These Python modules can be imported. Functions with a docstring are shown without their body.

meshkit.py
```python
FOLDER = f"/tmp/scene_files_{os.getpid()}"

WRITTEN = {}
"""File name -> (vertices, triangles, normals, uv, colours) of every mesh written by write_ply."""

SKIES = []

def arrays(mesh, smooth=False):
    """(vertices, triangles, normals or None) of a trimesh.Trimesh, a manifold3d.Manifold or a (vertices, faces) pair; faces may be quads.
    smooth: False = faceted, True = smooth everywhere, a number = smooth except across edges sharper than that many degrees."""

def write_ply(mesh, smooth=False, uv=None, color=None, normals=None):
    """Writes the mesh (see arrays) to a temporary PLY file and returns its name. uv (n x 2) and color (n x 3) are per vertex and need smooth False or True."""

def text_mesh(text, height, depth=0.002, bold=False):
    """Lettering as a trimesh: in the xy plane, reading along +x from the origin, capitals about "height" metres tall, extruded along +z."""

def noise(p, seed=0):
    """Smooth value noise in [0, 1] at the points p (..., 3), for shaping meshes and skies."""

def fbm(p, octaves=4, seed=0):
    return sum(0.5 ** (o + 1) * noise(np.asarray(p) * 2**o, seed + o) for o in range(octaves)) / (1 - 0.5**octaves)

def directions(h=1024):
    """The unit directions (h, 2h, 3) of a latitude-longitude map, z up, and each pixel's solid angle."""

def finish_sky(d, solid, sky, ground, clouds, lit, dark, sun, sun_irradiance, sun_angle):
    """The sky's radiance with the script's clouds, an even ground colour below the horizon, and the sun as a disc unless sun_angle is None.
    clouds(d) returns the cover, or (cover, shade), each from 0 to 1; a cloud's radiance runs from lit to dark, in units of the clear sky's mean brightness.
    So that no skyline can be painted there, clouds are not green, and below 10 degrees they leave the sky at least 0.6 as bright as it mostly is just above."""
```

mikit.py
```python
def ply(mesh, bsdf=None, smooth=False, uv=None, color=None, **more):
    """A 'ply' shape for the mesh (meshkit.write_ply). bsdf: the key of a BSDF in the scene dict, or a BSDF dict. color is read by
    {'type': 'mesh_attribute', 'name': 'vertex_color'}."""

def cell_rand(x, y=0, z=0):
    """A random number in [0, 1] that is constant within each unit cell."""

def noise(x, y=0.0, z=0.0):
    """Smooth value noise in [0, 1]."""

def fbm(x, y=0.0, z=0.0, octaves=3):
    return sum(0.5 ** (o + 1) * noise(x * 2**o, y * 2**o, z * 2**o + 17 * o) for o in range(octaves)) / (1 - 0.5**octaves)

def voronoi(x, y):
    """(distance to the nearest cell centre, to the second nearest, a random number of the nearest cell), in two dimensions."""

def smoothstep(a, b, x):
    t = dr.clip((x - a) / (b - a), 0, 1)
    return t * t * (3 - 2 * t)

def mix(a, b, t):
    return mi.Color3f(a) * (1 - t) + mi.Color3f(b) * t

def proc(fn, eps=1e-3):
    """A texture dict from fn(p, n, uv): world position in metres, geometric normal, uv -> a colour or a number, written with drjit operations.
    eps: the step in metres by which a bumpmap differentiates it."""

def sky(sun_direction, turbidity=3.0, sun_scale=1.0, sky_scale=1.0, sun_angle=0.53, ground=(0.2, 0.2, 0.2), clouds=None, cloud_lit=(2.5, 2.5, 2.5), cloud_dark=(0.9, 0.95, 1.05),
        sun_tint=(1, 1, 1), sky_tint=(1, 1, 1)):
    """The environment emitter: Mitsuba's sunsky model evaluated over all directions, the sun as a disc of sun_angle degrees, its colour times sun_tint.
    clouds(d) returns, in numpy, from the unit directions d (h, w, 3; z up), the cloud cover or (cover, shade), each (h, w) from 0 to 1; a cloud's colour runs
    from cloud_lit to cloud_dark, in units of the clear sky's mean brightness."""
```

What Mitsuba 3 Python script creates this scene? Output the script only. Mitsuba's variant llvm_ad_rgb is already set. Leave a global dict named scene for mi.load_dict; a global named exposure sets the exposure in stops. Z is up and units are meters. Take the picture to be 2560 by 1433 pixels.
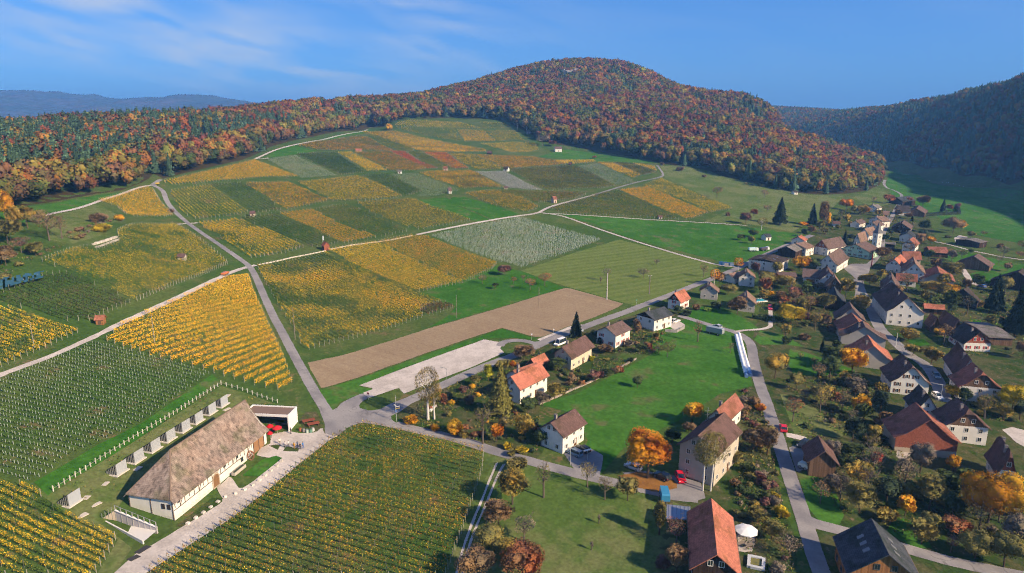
import math, random
import numpy as np, trimesh, shapely
import drjit as dr
import mitsuba as mi
import mikit, meshkit
from mikit import noise, fbm, voronoi, cell_rand, smoothstep, mix
from scipy.interpolate import RBFInterpolator, RegularGridInterpolator
from scipy.spatial import Delaunay, cKDTree
from shapely.geometry import Polygon, LineString, MultiLineString, Point
T = mi.ScalarTransform4f
scene, labels = {}, {}

# ------------------------------------------------------------------ camera, sun and sky
exposure = 2.45
S = 1.25   # metres per unit of the first survey below
CAM = np.array([0.0, 0.0, 65.0 * S]); PITCH = math.radians(14.2); F = 1707.0   # F in pixels of the 2560 wide photograph
FWD = np.array([0, math.cos(PITCH), -math.sin(PITCH)]); UP = np.array([0, math.sin(PITCH), math.cos(PITCH)])
scene['camera'] = {'type': 'perspective', 'fov': 2 * math.degrees(math.atan(1280 / F)), 'fov_axis': 'x', 'near_clip': 1.0, 'far_clip': 40000.0,
                   'to_world': T().look_at(origin=CAM.tolist(), target=(CAM + FWD * 100).tolist(), up=[0, 0, 1]), 'medium': {'type': 'ref', 'id': 'haze_air'}}
SUN = np.array([0.84 * 0.866, -0.54 * 0.866, 0.5])

def cirrus(d):
    az = np.degrees(np.arctan2(d[..., 0], d[..., 1])); el = np.degrees(np.arcsin(np.clip(d[..., 2], -1, 1)))
    def f(sx, sy, tilt, seed, o=5):
        u, v = az / sx, (el + az * tilt) / sy
        return meshkit.fbm(np.stack([u, v, u * 0 + seed], -1).reshape(-1, 3), octaves=o).reshape(az.shape)
    warp = f(9.0, 3.0, 0.15, 3.3, 3) - 0.5
    u, v = az / 7.0 + 1.2 * warp, (el + az * 0.16) / 1.25 + 2.0 * warp
    streak = meshkit.fbm(np.stack([u, v, u * 0 + 8.4], -1).reshape(-1, 3), octaves=5).reshape(az.shape)
    patch = np.clip((f(16.0, 5.0, 0.2, 5.1, 3) - 0.34) * 4.0, 0, 1)
    side = 0.05 + 0.95 / (1 + np.exp((az + 6.0) / 3.5))
    return np.clip(np.clip((streak - 0.38) * 2.8, 0, 1) * patch * side * 1.15 * np.clip((el - 0.5) / 2.0, 0, 1), 0, 0.8)

scene['sky'] = mikit.sky(SUN.tolist(), turbidity=2.6, sun_scale=1.12, sky_scale=0.82, ground=(0.08, 0.09, 0.06), clouds=cirrus,
                         cloud_lit=(2.6, 2.7, 2.9), cloud_dark=(1.5, 1.6, 1.8), sky_tint=(0.35, 0.65, 1.16), sun_tint=(1.0, 0.98, 0.95))

# ------------------------------------------------------------------ the lie of the land
def ray(px, py):
    px, py = np.asarray(px, float), np.asarray(py, float)
    return FWD + ((px - 1280) / F)[..., None] * np.array([1.0, 0, 0]) + ((716.5 - py) / F)[..., None] * UP
def at_z(px, py, z):
    d = ray(px, py); return CAM + d * ((z - CAM[2]) / d[..., 2])[..., None]
def at_y(px, py, y):
    d = ray(px, py); return CAM + d * (y / d[..., 1])[..., None]
def project(p):
    v = np.asarray(p, float) - CAM; w = v @ FWD
    return np.stack([1280 + F * v[..., 0] / w, 716.5 - F * (v @ UP) / w], -1)

# ground heights read off the photograph: (picture x, picture y, height) and, for skylines, (picture x, picture y, distance, height of the trees there)
LEVELS = [(1958,1072,0),(1800,1400,-1),(2560,1420,-3),(2150,700,-1),(2200,560,-3),(2480,600,-5),(850,1050,2),(430,1310,1.5),(700,1150,1.5),(300,1160,4.5),(560,1010,4.5),(0,1433,5),(0,1200,7),
    (0,1000,9),(250,900,10),(620,670,8),(0,850,13),(0,700,21),(100,600,24),(250,560,23),(390,460,27),(300,470,27),(480,560,14),(640,395,32),(780,350,40),(920,325,46),(1100,540,13),(1370,530,10),
    (1000,420,24),(800,450,22),(1300,470,14),(1640,425,16),(1390,376,27),(1200,400,24),(1150,340,40),(1280,312,52),(990,312,52),(1130,303,56),(1800,520,5),(1950,470,5),(2050,488,1),(2195,465,-5),(2290,445,-7),(2400,500,-7),(2530,500,-8),(1700,660,1),
    (1300,720,3),(1550,770,1),(1000,800,3),(820,620,8),(1280,600,6),(1500,560,6),(1250,1250,0),(1500,1400,-1),(1600,980,0),(1300,1150,1),(640,1400,1),(760,800,5),(1760,432,13),(1480,385,24),(2350,700,-4),(2500,900,-4),(2300,1100,-2),(2540,760,-6)]
CREST = [(0,312,560,17),(140,300,600,17),(300,292,640,16),(500,286,720,15),(640,274,820,14),(760,262,900,13),(900,262,980,12),(1000,243,1040,18),(1120,222,1130,18),(1250,186,1220,19),(1350,164,1270,19),(1450,155,1280,19),
    (1560,168,1260,19),(1650,198,1220,19),(1800,262,1120,19),(1950,306,1010,18),(2100,366,860,18),(2180,402,765,18)]
pts = [at_z(*p[:2], p[2] * S) for p in LEVELS]
for x, y, d, t in CREST:
    p = at_y(x, y, d * S) - [0, 0, t]; q = p * [1.25, 1.25, 1]; q[2] = p[2] - 56 if p[2] > 38 else -10
    pts += [p, q]
FOOT = [(1120,294,915),(1250,300,915),(1350,345,820),(1450,372,750),(1560,391,690),(1650,406,625),(1800,440,560),(1950,476,560),(2100,485,610)]
for x, y, d in FOOT:
    b = at_y(x, y, d * S); cx, cy, cd, ct = CREST[[c[0] for c in CREST].index(x)]; c = at_y(cx, cy, cd * S) - [0, 0, ct]
    for t in (0.35, 0.7): pts.append(b + (c - b) * t + [0, 0, 4 * math.sin(math.pi * t)])
# the hill on the right runs along the valley: foot, flank, crest and what lies beyond, outside the frame too
for y, foot, top, hz in [(-300,540,620,120),(0,540,620,150),(250,540,620,168),(450,545,620,162),(620,550,626,138),(760,556,632,112),(860,566,642,99),(960,580,664,91),(1100,596,690,82),(1300,600,716,70),(1550,560,740,60),(1800,460,760,54)]:
    pts += [S * np.array([foot, y, -8.0]), S * np.array([foot + (top - foot) * 0.5, y, -8 + (hz + 8) * 0.53]), S * np.array([top, y, hz]), S * np.array([top + 130, y, hz + 3]), S * np.array([top + 330, y, hz - 20])]
pts += [S * np.array(p, float) for p in [(-250,-100,9),(0,-150,1),(250,-100,-4),(-60,20,3),(0,60,1),(80,40,0),(330,150,-5),(380,350,-6),(-420,100,20),(-450,350,34),(-600,600,38),(-900,900,20),(-700,1300,10),(0,1600,60),(-300,1500,15),
    (330,1500,12),(390,1250,-2),(400,1000,-6),(470,900,-8),(500,700,-8),(500,500,-8),(480,300,-7),(500,1150,-4),(440,1400,2),(330,1900,78),(-1200,1800,0),(-800,2300,0),(-1500,900,0),(-350,2300,0),(-1500,2400,0),(-1200,500,15),(-500,1000,12),(520,2050,84),(700,2100,88),(150,1950,60),(-900,200,25)]]
pts = np.array(pts)
_rbf = RBFInterpolator(pts[:, :2], pts[:, 2], kernel='thin_plate_spline', smoothing=2.0)
def _axis(dense, far, n):
    g = np.geomspace(1, far, n)
    return g
GX = np.concatenate([-260 - np.geomspace(5, 8800, 46)[::-1], np.arange(-260, 564, 4.0), 560 + np.geomspace(6, 7000, 56)])
GY = np.concatenate([-60 - np.geomspace(8, 3000, 16)[::-1], np.arange(-60, 844, 4.0), 840 + np.cumsum(np.full(110, 10.0)), 1940 + np.geomspace(14, 9000, 44)])
_gx, _gy = np.meshgrid(GX, GY)
_r = np.hypot(_gx, _gy - 400)
_w = np.clip((_r - 2200) / 1000, 0, 1); _w = _w * _w * (3 - 2 * _w)
_cl = np.clip(np.hypot(_gx, _gy - 400) / 3200, 1, None)
_h = _rbf(np.stack([(_gx / _cl).ravel(), ((_gy - 400) / _cl + 400).ravel()], -1)).reshape(_gx.shape)
_rough = meshkit.fbm(np.stack([_gx.ravel() / 160, _gy.ravel() / 160, _gx.ravel() * 0], -1), octaves=3).reshape(_gx.shape)
GZ = _h * (1 - _w) + (-6.0) * _w + _rough * np.clip((_gy - 780) / 300, 0, 1) * 7 * (_h > 20)
_H = RegularGridInterpolator((GY, GX), GZ, bounds_error=False, fill_value=None)
def H(x, y=None):
    if y is None: x, y = np.asarray(x)[..., 0], np.asarray(x)[..., 1]
    h = _H(np.stack(np.broadcast_arrays(np.asarray(y, float), np.asarray(x, float)), -1))
    return float(h[0]) if np.ndim(x) == 0 and np.ndim(y) == 0 else h
_STEPS = np.geomspace(60, 4200, 460)
def G(px, py=None, dz=0.0):
    """The point of the ground (or of the level dz above it) that the picture shows at px, py."""
    if py is None: px, py = np.asarray(px, float)[..., 0], np.asarray(px, float)[..., 1]
    d = ray(px, py); shape = d.shape[:-1]; d = d.reshape(-1, 3); d = d / np.linalg.norm(d, axis=1, keepdims=True)
    p = CAM + d[:, None, :] * _STEPS[None, :, None]
    below = p[..., 2] < H(p[..., :2]) + dz
    k = np.where(below.any(1), below.argmax(1), len(_STEPS) - 1)
    lo, hi = _STEPS[np.maximum(k - 1, 0)], _STEPS[k]
    for _ in range(18):
        m = (lo + hi) / 2; q = CAM + d * m[:, None]; b = q[:, 2] < H(q[:, :2]) + dz
        hi = np.where(b, m, hi); lo = np.where(b, lo, m)
    q = CAM + d * hi[:, None]; q[:, 2] = H(q[:, :2])
    return q.reshape(shape + (3,))
# ------------------------------------------------------------------ mesh and naming tools
used = {}
def fresh(base):
    n = used.get(base, 0); used[base] = n + 1
    return base if n == 0 else f'{base}_{n:03d}'
def tag(key, label=None, cat=None, group=None, kind=None):
    d = labels.setdefault(key, {})
    for k, v in (('label', label), ('category', cat), ('group', group), ('kind', kind)):
        if v: d[k] = v
    return key
class MB:
    def __init__(s): s.v, s.f, s.c, s.n, s.u, s.k = [], [], [], [], [], 0
    def add(s, v, f, c=None, n=None, uv=None):
        v = np.asarray(v, float).reshape(-1, 3); f = np.asarray(f, int)
        if f.shape[1] == 4: f = np.vstack([f[:, [0, 1, 2]], f[:, [0, 2, 3]]])
        s.v.append(v); s.f.append(f + s.k); s.k += len(v)
        if c is not None: s.c.append(np.broadcast_to(np.asarray(c, float), v.shape))
        if n is not None: s.n.append(np.broadcast_to(n, v.shape))
        if uv is not None: s.u.append(np.broadcast_to(np.asarray(uv, float), (len(v), 2)))
        return s
    def box(s, c, size, rot=0.0, col=None, M=None):
        x, y, z = np.asarray(size) / 2
        v = np.array([[i * x, j * y, k * z] for i in (-1, 1) for j in (-1, 1) for k in (-1, 1)])
        ca, sa = math.cos(rot), math.sin(rot)
        v = v @ np.array([[ca, sa, 0], [-sa, ca, 0], [0, 0, 1]]) + np.asarray(c)
        if M is not None: v = v @ M[:3, :3].T + M[:3, 3]
        return s.add(v, [[0, 1, 3, 2], [4, 6, 7, 5], [0, 4, 5, 1], [2, 3, 7, 6], [0, 2, 6, 4], [1, 5, 7, 3]], col)
    def bar(s, a, b, w, h=None, col=None, sides=4, taper=1.0):
        a, b = np.asarray(a, float), np.asarray(b, float); d = b - a; d = d / np.linalg.norm(d)
        x = np.cross(d, [0, 0, 1] if abs(d[2]) < 0.95 else [1, 0, 0]); x /= np.linalg.norm(x); y = np.cross(x, d)
        t = (np.arange(sides) + 0.5) * 2 * math.pi / sides
        k = 1 / math.cos(math.pi / sides) / 2
        ring = np.cos(t)[:, None] * x * w * k + np.sin(t)[:, None] * y * (h or w) * k
        i = np.arange(sides); j = (i + 1) % sides
        f = np.vstack([np.stack([i, j, j + sides, i + sides], 1)])
        fan = [[0, q + 1, q] for q in range(1, sides - 1)] + [[sides, sides + q, sides + q + 1] for q in range(1, sides - 1)]
        v = np.vstack([a + ring, b + ring * taper])
        s.add(v, f, col); s.f.append(np.array(fan) + s.k - len(v)); return s
    def arrays(s):
        cat = lambda l: np.vstack(l) if l else None
        return cat(s.v), np.vstack(s.f), cat(s.c), cat(s.n), cat(s.u)
def put(key, mb, bsdf='paint', smooth=False, M=None):
    v, f, c, n, uv = mb.arrays()
    if M is not None: v = v @ M[:3, :3].T + M[:3, 3]
    path = meshkit.write_ply((v, f), smooth, uv, c, normals=n) if n is not None else None
    if path:
        scene[key] = {'type': 'ply', 'filename': path, 'face_normals': False, 'bsdf': {'type': 'ref', 'id': bsdf}}
    else:
        scene[key] = mikit.ply((v, f), bsdf, smooth=smooth, uv=uv, color=c)
    return key
def part(thing, base, mb, bsdf='paint', smooth=False, M=None):
    return put(fresh(thing + '__' + base), mb, bsdf, smooth, M)
def single(base, mb, label, cat, bsdf='paint', group=None, kind=None, smooth=False):
    return tag(put(fresh(base), mb, bsdf, smooth), label, cat, group, kind)
def frame(x, y, z, ang):
    c, s = math.cos(ang), math.sin(ang); M = np.eye(4); M[:2, :2] = [[c, -s], [s, c]]; M[:3, 3] = x, y, z; return M

# ------------------------------------------------------------------ materials
def c3(h):
    h = h.lstrip('#'); x = np.array([int(h[i:i + 2], 16) for i in (0, 2, 4)]) / 255.0
    return np.where(x < 0.04045, x / 12.92, ((x + 0.055) / 1.055) ** 2.4)
def mat(key, fn, rough=None, bump=None, bscale=0.02):
    d = {'type': 'diffuse', 'reflectance': mikit.proc(fn)} if rough is None else {'type': 'principled', 'base_color': mikit.proc(fn), 'roughness': rough, 'specular': 0.4}
    if bump is not None: d = {'type': 'bumpmap', 'arbitrary': mikit.proc(bump, eps=0.03), 'bsdf': d, 'scale': bscale}
    scene[key] = {'type': 'twosided', 'bsdf': d}
scene['paint'] = {'type': 'twosided', 'bsdf': {'type': 'diffuse', 'reflectance': {'type': 'mesh_attribute', 'name': 'vertex_color'}}}
scene['leaves'] = {'type': 'twosided', 'bsdf': {'type': 'diffuse', 'reflectance': {'type': 'mesh_attribute', 'name': 'vertex_color'}}}
scene['gloss'] = {'type': 'twosided', 'bsdf': {'type': 'principled', 'base_color': {'type': 'mesh_attribute', 'name': 'vertex_color'}, 'roughness': 0.28, 'specular': 0.5, 'clearcoat': 0.6}}
scene['metal'] = {'type': 'twosided', 'bsdf': {'type': 'principled', 'base_color': {'type': 'mesh_attribute', 'name': 'vertex_color'}, 'roughness': 0.38, 'metallic': 0.6}}
scene['pane'] = {'type': 'twosided', 'bsdf': {'type': 'principled', 'base_color': {'type': 'rgb', 'value': [0.02, 0.03, 0.04]}, 'roughness': 0.08, 'specular': 0.8}}

def g_rough(p, n, uv):
    a = fbm(p.x / 34, p.y / 34, 1.0); b = fbm(p.x / 5.5, p.y / 5.5, 5.0); c = fbm(p.x / 0.7, p.y / 0.7, 3.0)
    col = mix((0.050, 0.098, 0.022), (0.084, 0.120, 0.034), smoothstep(0.35, 0.68, a * 0.6 + b * 0.4))
    col = mix(col, (0.135, 0.10, 0.052), smoothstep(0.60, 0.80, b * 0.6 + c * 0.4))
    return col * (0.62 + 0.76 * c)
def g_meadow(p, n, uv):
    a = fbm(p.x / 40, p.y / 40, 2.0); b = fbm(p.x / 6, p.y / 6, 8.0); c = fbm(p.x / 0.8, p.y / 0.8, 3.0)
    col = mix((0.034, 0.118, 0.014), (0.060, 0.158, 0.025), smoothstep(0.3, 0.7, a * 0.55 + b * 0.45))
    col = mix(col, (0.10, 0.125, 0.045), smoothstep(0.62, 0.85, b))
    return col * (0.68 + 0.64 * c)
def g_mown(p, n, uv):
    w = p.x * 0.55 - p.y * 0.835
    b = fbm(p.x / 9, p.y / 9, 8.0); c = fbm(p.x / 1.0, p.y / 1.0, 3.0)
    s = 0.5 + 0.5 * dr.sin(w * 1.12 + 1.6 * fbm(p.x / 30, p.y / 30, 0.5))
    s = dr.clip(s * 0.75 + 0.5 * (fbm(w * 0.33, w * 0.05, 4.0) - 0.35), 0, 1)
    col = mix((0.086, 0.140, 0.030), (0.155, 0.188, 0.060), s * 0.62 + 0.38 * b)
    return col * (0.76 + 0.48 * c)
def g_pasture(p, n, uv):
    a = fbm(p.x / 22, p.y / 22, 2.0); b = fbm(p.x / 2.6, p.y / 2.6, 8.0); c = fbm(p.x / 0.5, p.y / 0.5, 3.0)
    col = mix((0.072, 0.125, 0.028), (0.140, 0.160, 0.062), smoothstep(0.3, 0.7, a * 0.5 + b * 0.5))
    return col * (0.66 + 0.68 * c)
def g_soil(p, n, uv):
    w = p.x * 0.86 + p.y * -0.51
    b = fbm(p.x / 7, p.y / 7, 8.0); c = fbm(p.x / 0.45, p.y / 0.45, 3.0); s = fbm((p.x * 0.51 + p.y * 0.86) * 1.5, w * 0.04, 2.0)
    col = mix((0.225, 0.165, 0.108), (0.315, 0.245, 0.165), b * 0.5 + s * 0.5)
    return col * (0.78 + 0.44 * c)
def g_gravel(p, n, uv):
    b = fbm(p.x / 3, p.y / 3, 8.0); c = fbm(p.x / 0.35, p.y / 0.35, 3.0); a = fbm(p.x / 14, p.y / 14, 3.0)
    col = mix((0.41, 0.375, 0.35), (0.53, 0.49, 0.465), smoothstep(0.3, 0.7, b * 0.5 + a * 0.5))
    return col * (0.80 + 0.40 * c)
def g_asphalt(p, n, uv):
    b = fbm(p.x / 4, p.y / 4, 8.0); c = fbm(p.x / 0.3, p.y / 0.3, 3.0); a = fbm(p.x / 25, p.y / 25, 3.0)
    crack = smoothstep(0.035, 0.0, dr.abs(fbm(p.x / 3.1, p.y / 3.1, 1.0, octaves=2) - 0.5)) * smoothstep(0.5, 0.7, a)
    col = mix((0.20, 0.195, 0.21), (0.285, 0.275, 0.28), smoothstep(0.3, 0.7, b * 0.6 + a * 0.4))
    return col * (0.88 + 0.24 * c) * (1 - 0.35 * crack)
def g_forest(p, n, uv):
    b = fbm(p.x / 6, p.y / 6, 8.0); c = fbm(p.x / 1.5, p.y / 1.5, 3.0)
    return mix((0.035, 0.030, 0.014), (0.075, 0.058, 0.026), b * 0.5 + c * 0.5)
def g_garden(p, n, uv):
    a = fbm(p.x / 7, p.y / 7, 2.0); b = fbm(p.x / 1.6, p.y / 1.6, 8.0); c = fbm(p.x / 0.35, p.y / 0.35, 3.0)
    col = mix((0.036, 0.068, 0.018), (0.085, 0.088, 0.040), smoothstep(0.35, 0.65, a * 0.5 + b * 0.5))
    col = mix(col, (0.15, 0.115, 0.075), smoothstep(0.66, 0.82, b * 0.7 + c * 0.3))
    return col * (0.6 + 0.8 * c)
def g_leaflitter(p, n, uv):
    b = fbm(p.x / 1.6, p.y / 1.6, 8.0); c = fbm(p.x / 0.25, p.y / 0.25, 3.0)
    return mix((0.12, 0.06, 0.022), (0.34, 0.17, 0.05), b * 0.5 + c * 0.5)
def g_ground(p, n, uv):
    far = smoothstep(900, 2600, dr.sqrt(p.x * p.x + p.y * p.y))
    a = fbm(p.x / 300, p.y / 300, 2.0)
    return mix(g_rough(p, n, uv), mix((0.05, 0.085, 0.03), (0.10, 0.09, 0.045), a), far)
for k, fn in dict(ground=g_ground, meadow=g_meadow, mown=g_mown, pasture=g_pasture, soil=g_soil, gravel=g_gravel, asphalt=g_asphalt, forest_floor=g_forest, garden=g_garden, litter=g_leaflitter).items():
    mat('m_' + k, fn)

def palette(i, cols):
    out = mi.Color3f(*map(float, cols[0]))
    for k, c in enumerate(cols[1:], 1): out = dr.select(i > k - 0.5, mi.Color3f(*map(float, c)), out)
    return out
ROOFS = dict(old=(0.215, 0.172, 0.150), red=(0.36, 0.135, 0.095), rust=(0.25, 0.105, 0.08), brown=(0.115, 0.072, 0.066), dark=(0.06, 0.050, 0.050), tan=(0.20, 0.132, 0.108), slate=(0.055, 0.062, 0.075), mauve=(0.125, 0.088, 0.082), grey=(0.17, 0.155, 0.155))
ROOF_ID = {k: i for i, k in enumerate(ROOFS)}
def m_roof(p, n, uv):
    i = dr.floor(uv.x / 1000.0); u = uv.x - i * 1000; v = uv.y
    row = dr.floor(v / 0.36); t = v / 0.36 - row
    col = dr.floor(u / 0.24 + 0.5 * (row - 2 * dr.floor(row / 2)))
    r = cell_rand(col, row, i + 3)
    big = fbm(u / 2.6, v / 2.2, i); mid = fbm(u / 0.55, v / 0.7, i + 9)
    patchy = mix((1, 1, 1), (0.66, 0.74, 0.62), smoothstep(0.48, 0.75, big))
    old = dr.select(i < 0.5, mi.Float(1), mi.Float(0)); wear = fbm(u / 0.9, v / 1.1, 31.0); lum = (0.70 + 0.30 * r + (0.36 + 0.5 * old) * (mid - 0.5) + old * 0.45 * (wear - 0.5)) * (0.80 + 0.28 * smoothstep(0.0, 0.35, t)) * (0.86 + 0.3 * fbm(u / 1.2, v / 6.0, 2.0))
    return palette(i, list(ROOFS.values())) * patchy * dr.maximum(lum, 0.25) * 1.22 * mix((1, 1, 1), (1.03, 0.97, 0.94), old * smoothstep(0.5, 0.7, fbm(u / 3.5, v / 3.0, 51.0)))
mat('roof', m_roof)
WALLS = dict(white=(0.74, 0.72, 0.67), cream=(0.62, 0.54, 0.41), grey=(0.42, 0.40, 0.38), stone=(0.46, 0.40, 0.32), wood=(0.11, 0.062, 0.038), darkwood=(0.05, 0.036, 0.030), pink=(0.58, 0.44, 0.38), tilered=(0.30, 0.105, 0.07), green=(0.42, 0.62, 0.50), beige=(0.50, 0.45, 0.37), orange=(0.33, 0.16, 0.07), brownwood=(0.17, 0.11, 0.075))
WALL_ID = {k: i for i, k in enumerate(WALLS)}
def m_wall(p, n, uv):
    i = dr.floor(uv.x / 1000.0); u = uv.x - i * 1000; v = uv.y
    a = fbm(u / 2.3, v / 1.5, i); b = fbm(u / 0.5, v / 2.4, i + 4); c = fbm(u / 0.22, v / 0.22, 7.0)
    foot_tone = smoothstep(0.55, 0.0, v) * 0.22 * a  # wall colour gets unevenly darker towards the foot
    lum = 0.84 + 0.16 * a + 0.10 * (b - 0.5) + 0.10 * (c - 0.5) - foot_tone
    wood = (i == 4) | (i == 5) | (i == 11) | (i == 10)
    plank = dr.floor(u / 0.22); pl = (0.72 + 0.5 * cell_rand(plank, i, 2)) * (1 - 0.4 * smoothstep(0.42, 0.5, dr.abs(u / 0.22 - plank - 0.5)))
    tile = dr.floor(v / 0.3); tl = 0.75 + 0.45 * cell_rand(dr.floor(u / 0.2 + 0.5 * tile), tile, 5)
    lum = dr.select(wood, lum * pl, dr.select(i == 7, lum * tl, lum))
    return palette(i, list(WALLS.values())) * lum
mat('wall', m_wall)
# ------------------------------------------------------------------ ground
def put_ground():
    ny, nx = GZ.shape
    v = np.stack([_gx, _gy, GZ], -1).reshape(-1, 3)
    i = (np.arange(ny - 1)[:, None] * nx + np.arange(nx - 1)).ravel()
    f = np.stack([i, i + 1, i + nx + 1, i + nx], 1)
    put('ground', MB().add(v, f), 'm_ground', smooth=True); tag('ground', kind='structure')
put_ground()
def wpoly(px, smooth=0):
    p = np.asarray(px, float)
    for _ in range(smooth): p = np.vstack([0.75 * p + 0.25 * np.roll(p, -1, 0), 0.25 * p + 0.75 * np.roll(p, -1, 0)]).reshape(2, -1, 2).transpose(1, 0, 2).reshape(-1, 2)
    return Polygon(G(p)[:, :2]).buffer(0)
def wobble(poly, amp, seed=0):
    def ring(r):
        n = max(12, int(r.length / 1.5)); q = np.array([r.interpolate(t, normalized=True).coords[0] for t in np.linspace(0, 1, n, endpoint=False)])
        w = meshkit.fbm(np.stack([q[:, 0] / 2.2, q[:, 1] / 2.2, q[:, 0] * 0 + seed], -1), octaves=3) - 0.5
        d = np.roll(q, -1, 0) - np.roll(q, 1, 0); d /= np.linalg.norm(d, axis=1, keepdims=True) + 1e-9
        return q + np.stack([d[:, 1], -d[:, 0]], -1) * (w * 2 * amp)[:, None]
    out = Polygon(ring(poly.exterior), [ring(h) for h in poly.interiors if h.length > 6]).buffer(0)
    return max(out.geoms, key=lambda g: g.area) if hasattr(out, 'geoms') else out
def drape(poly, dz, step=4.0, edge=2.0):
    polys = list(poly.geoms) if hasattr(poly, 'geoms') else [poly]; mb = MB()
    for g in polys:
        if g.area < 0.5: continue
        g = shapely.segmentize(g, edge)
        b = [np.array(r.coords)[:-1] for r in [g.exterior, *g.interiors]]
        x0, y0, x1, y1 = g.bounds
        gx, gy = np.meshgrid(np.arange(x0, x1, step), np.arange(y0, y1, step)); q = np.stack([gx.ravel(), gy.ravel()], -1) + 0.013
        q = q[shapely.contains_xy(g.buffer(-edge * 0.45), q[:, 0], q[:, 1])] if len(q) else q
        a = np.unique(np.round(np.vstack(b + [q]), 4), axis=0)
        t = Delaunay(a).simplices; c = a[t].mean(1); t = t[shapely.contains_xy(g, c[:, 0], c[:, 1])]
        ar = np.cross(a[t[:, 1]] - a[t[:, 0]], a[t[:, 2]] - a[t[:, 0]]); t[ar < 0] = t[ar < 0][:, ::-1]; t = t[np.abs(ar) > 1e-5]
        mb.add(np.column_stack([a, H(a) + dz]), t)
    return mb
def sheet(base, poly, bsdf, dz, step=4.0, edge=2.0, label=None, cat=None, kind='structure'):
    if not isinstance(poly, shapely.Geometry): poly = wpoly(poly)
    k = put(fresh(base), drape(poly, dz, step, edge), bsdf, smooth=True)
    return tag(k, label, cat, None, kind)
ROAD_POLYS = []
def curve(px, n=2):
    p = G(np.asarray(px, float))[:, :2]
    for _ in range(n): p = np.vstack([p[:1], np.stack([0.75 * p[:-1] + 0.25 * p[1:], 0.25 * p[:-1] + 0.75 * p[1:]], 1).reshape(-1, 2), p[-1:]])
    return LineString(p)
def road(base, px, width, bsdf, dz=0.07, label=None, amp=0.12):
    ln = curve(px) if not isinstance(px, LineString) else px
    poly = wobble(ln.buffer(width / 2, cap_style='flat'), amp)
    ROAD_POLYS.append(poly)
    return sheet(base, poly, bsdf, dz, step=3.0, edge=1.5, label=label), poly
def Z(x0, y0, s, pts): return [(x0 + x / s, y0 + y / s) for x, y in pts]
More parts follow.
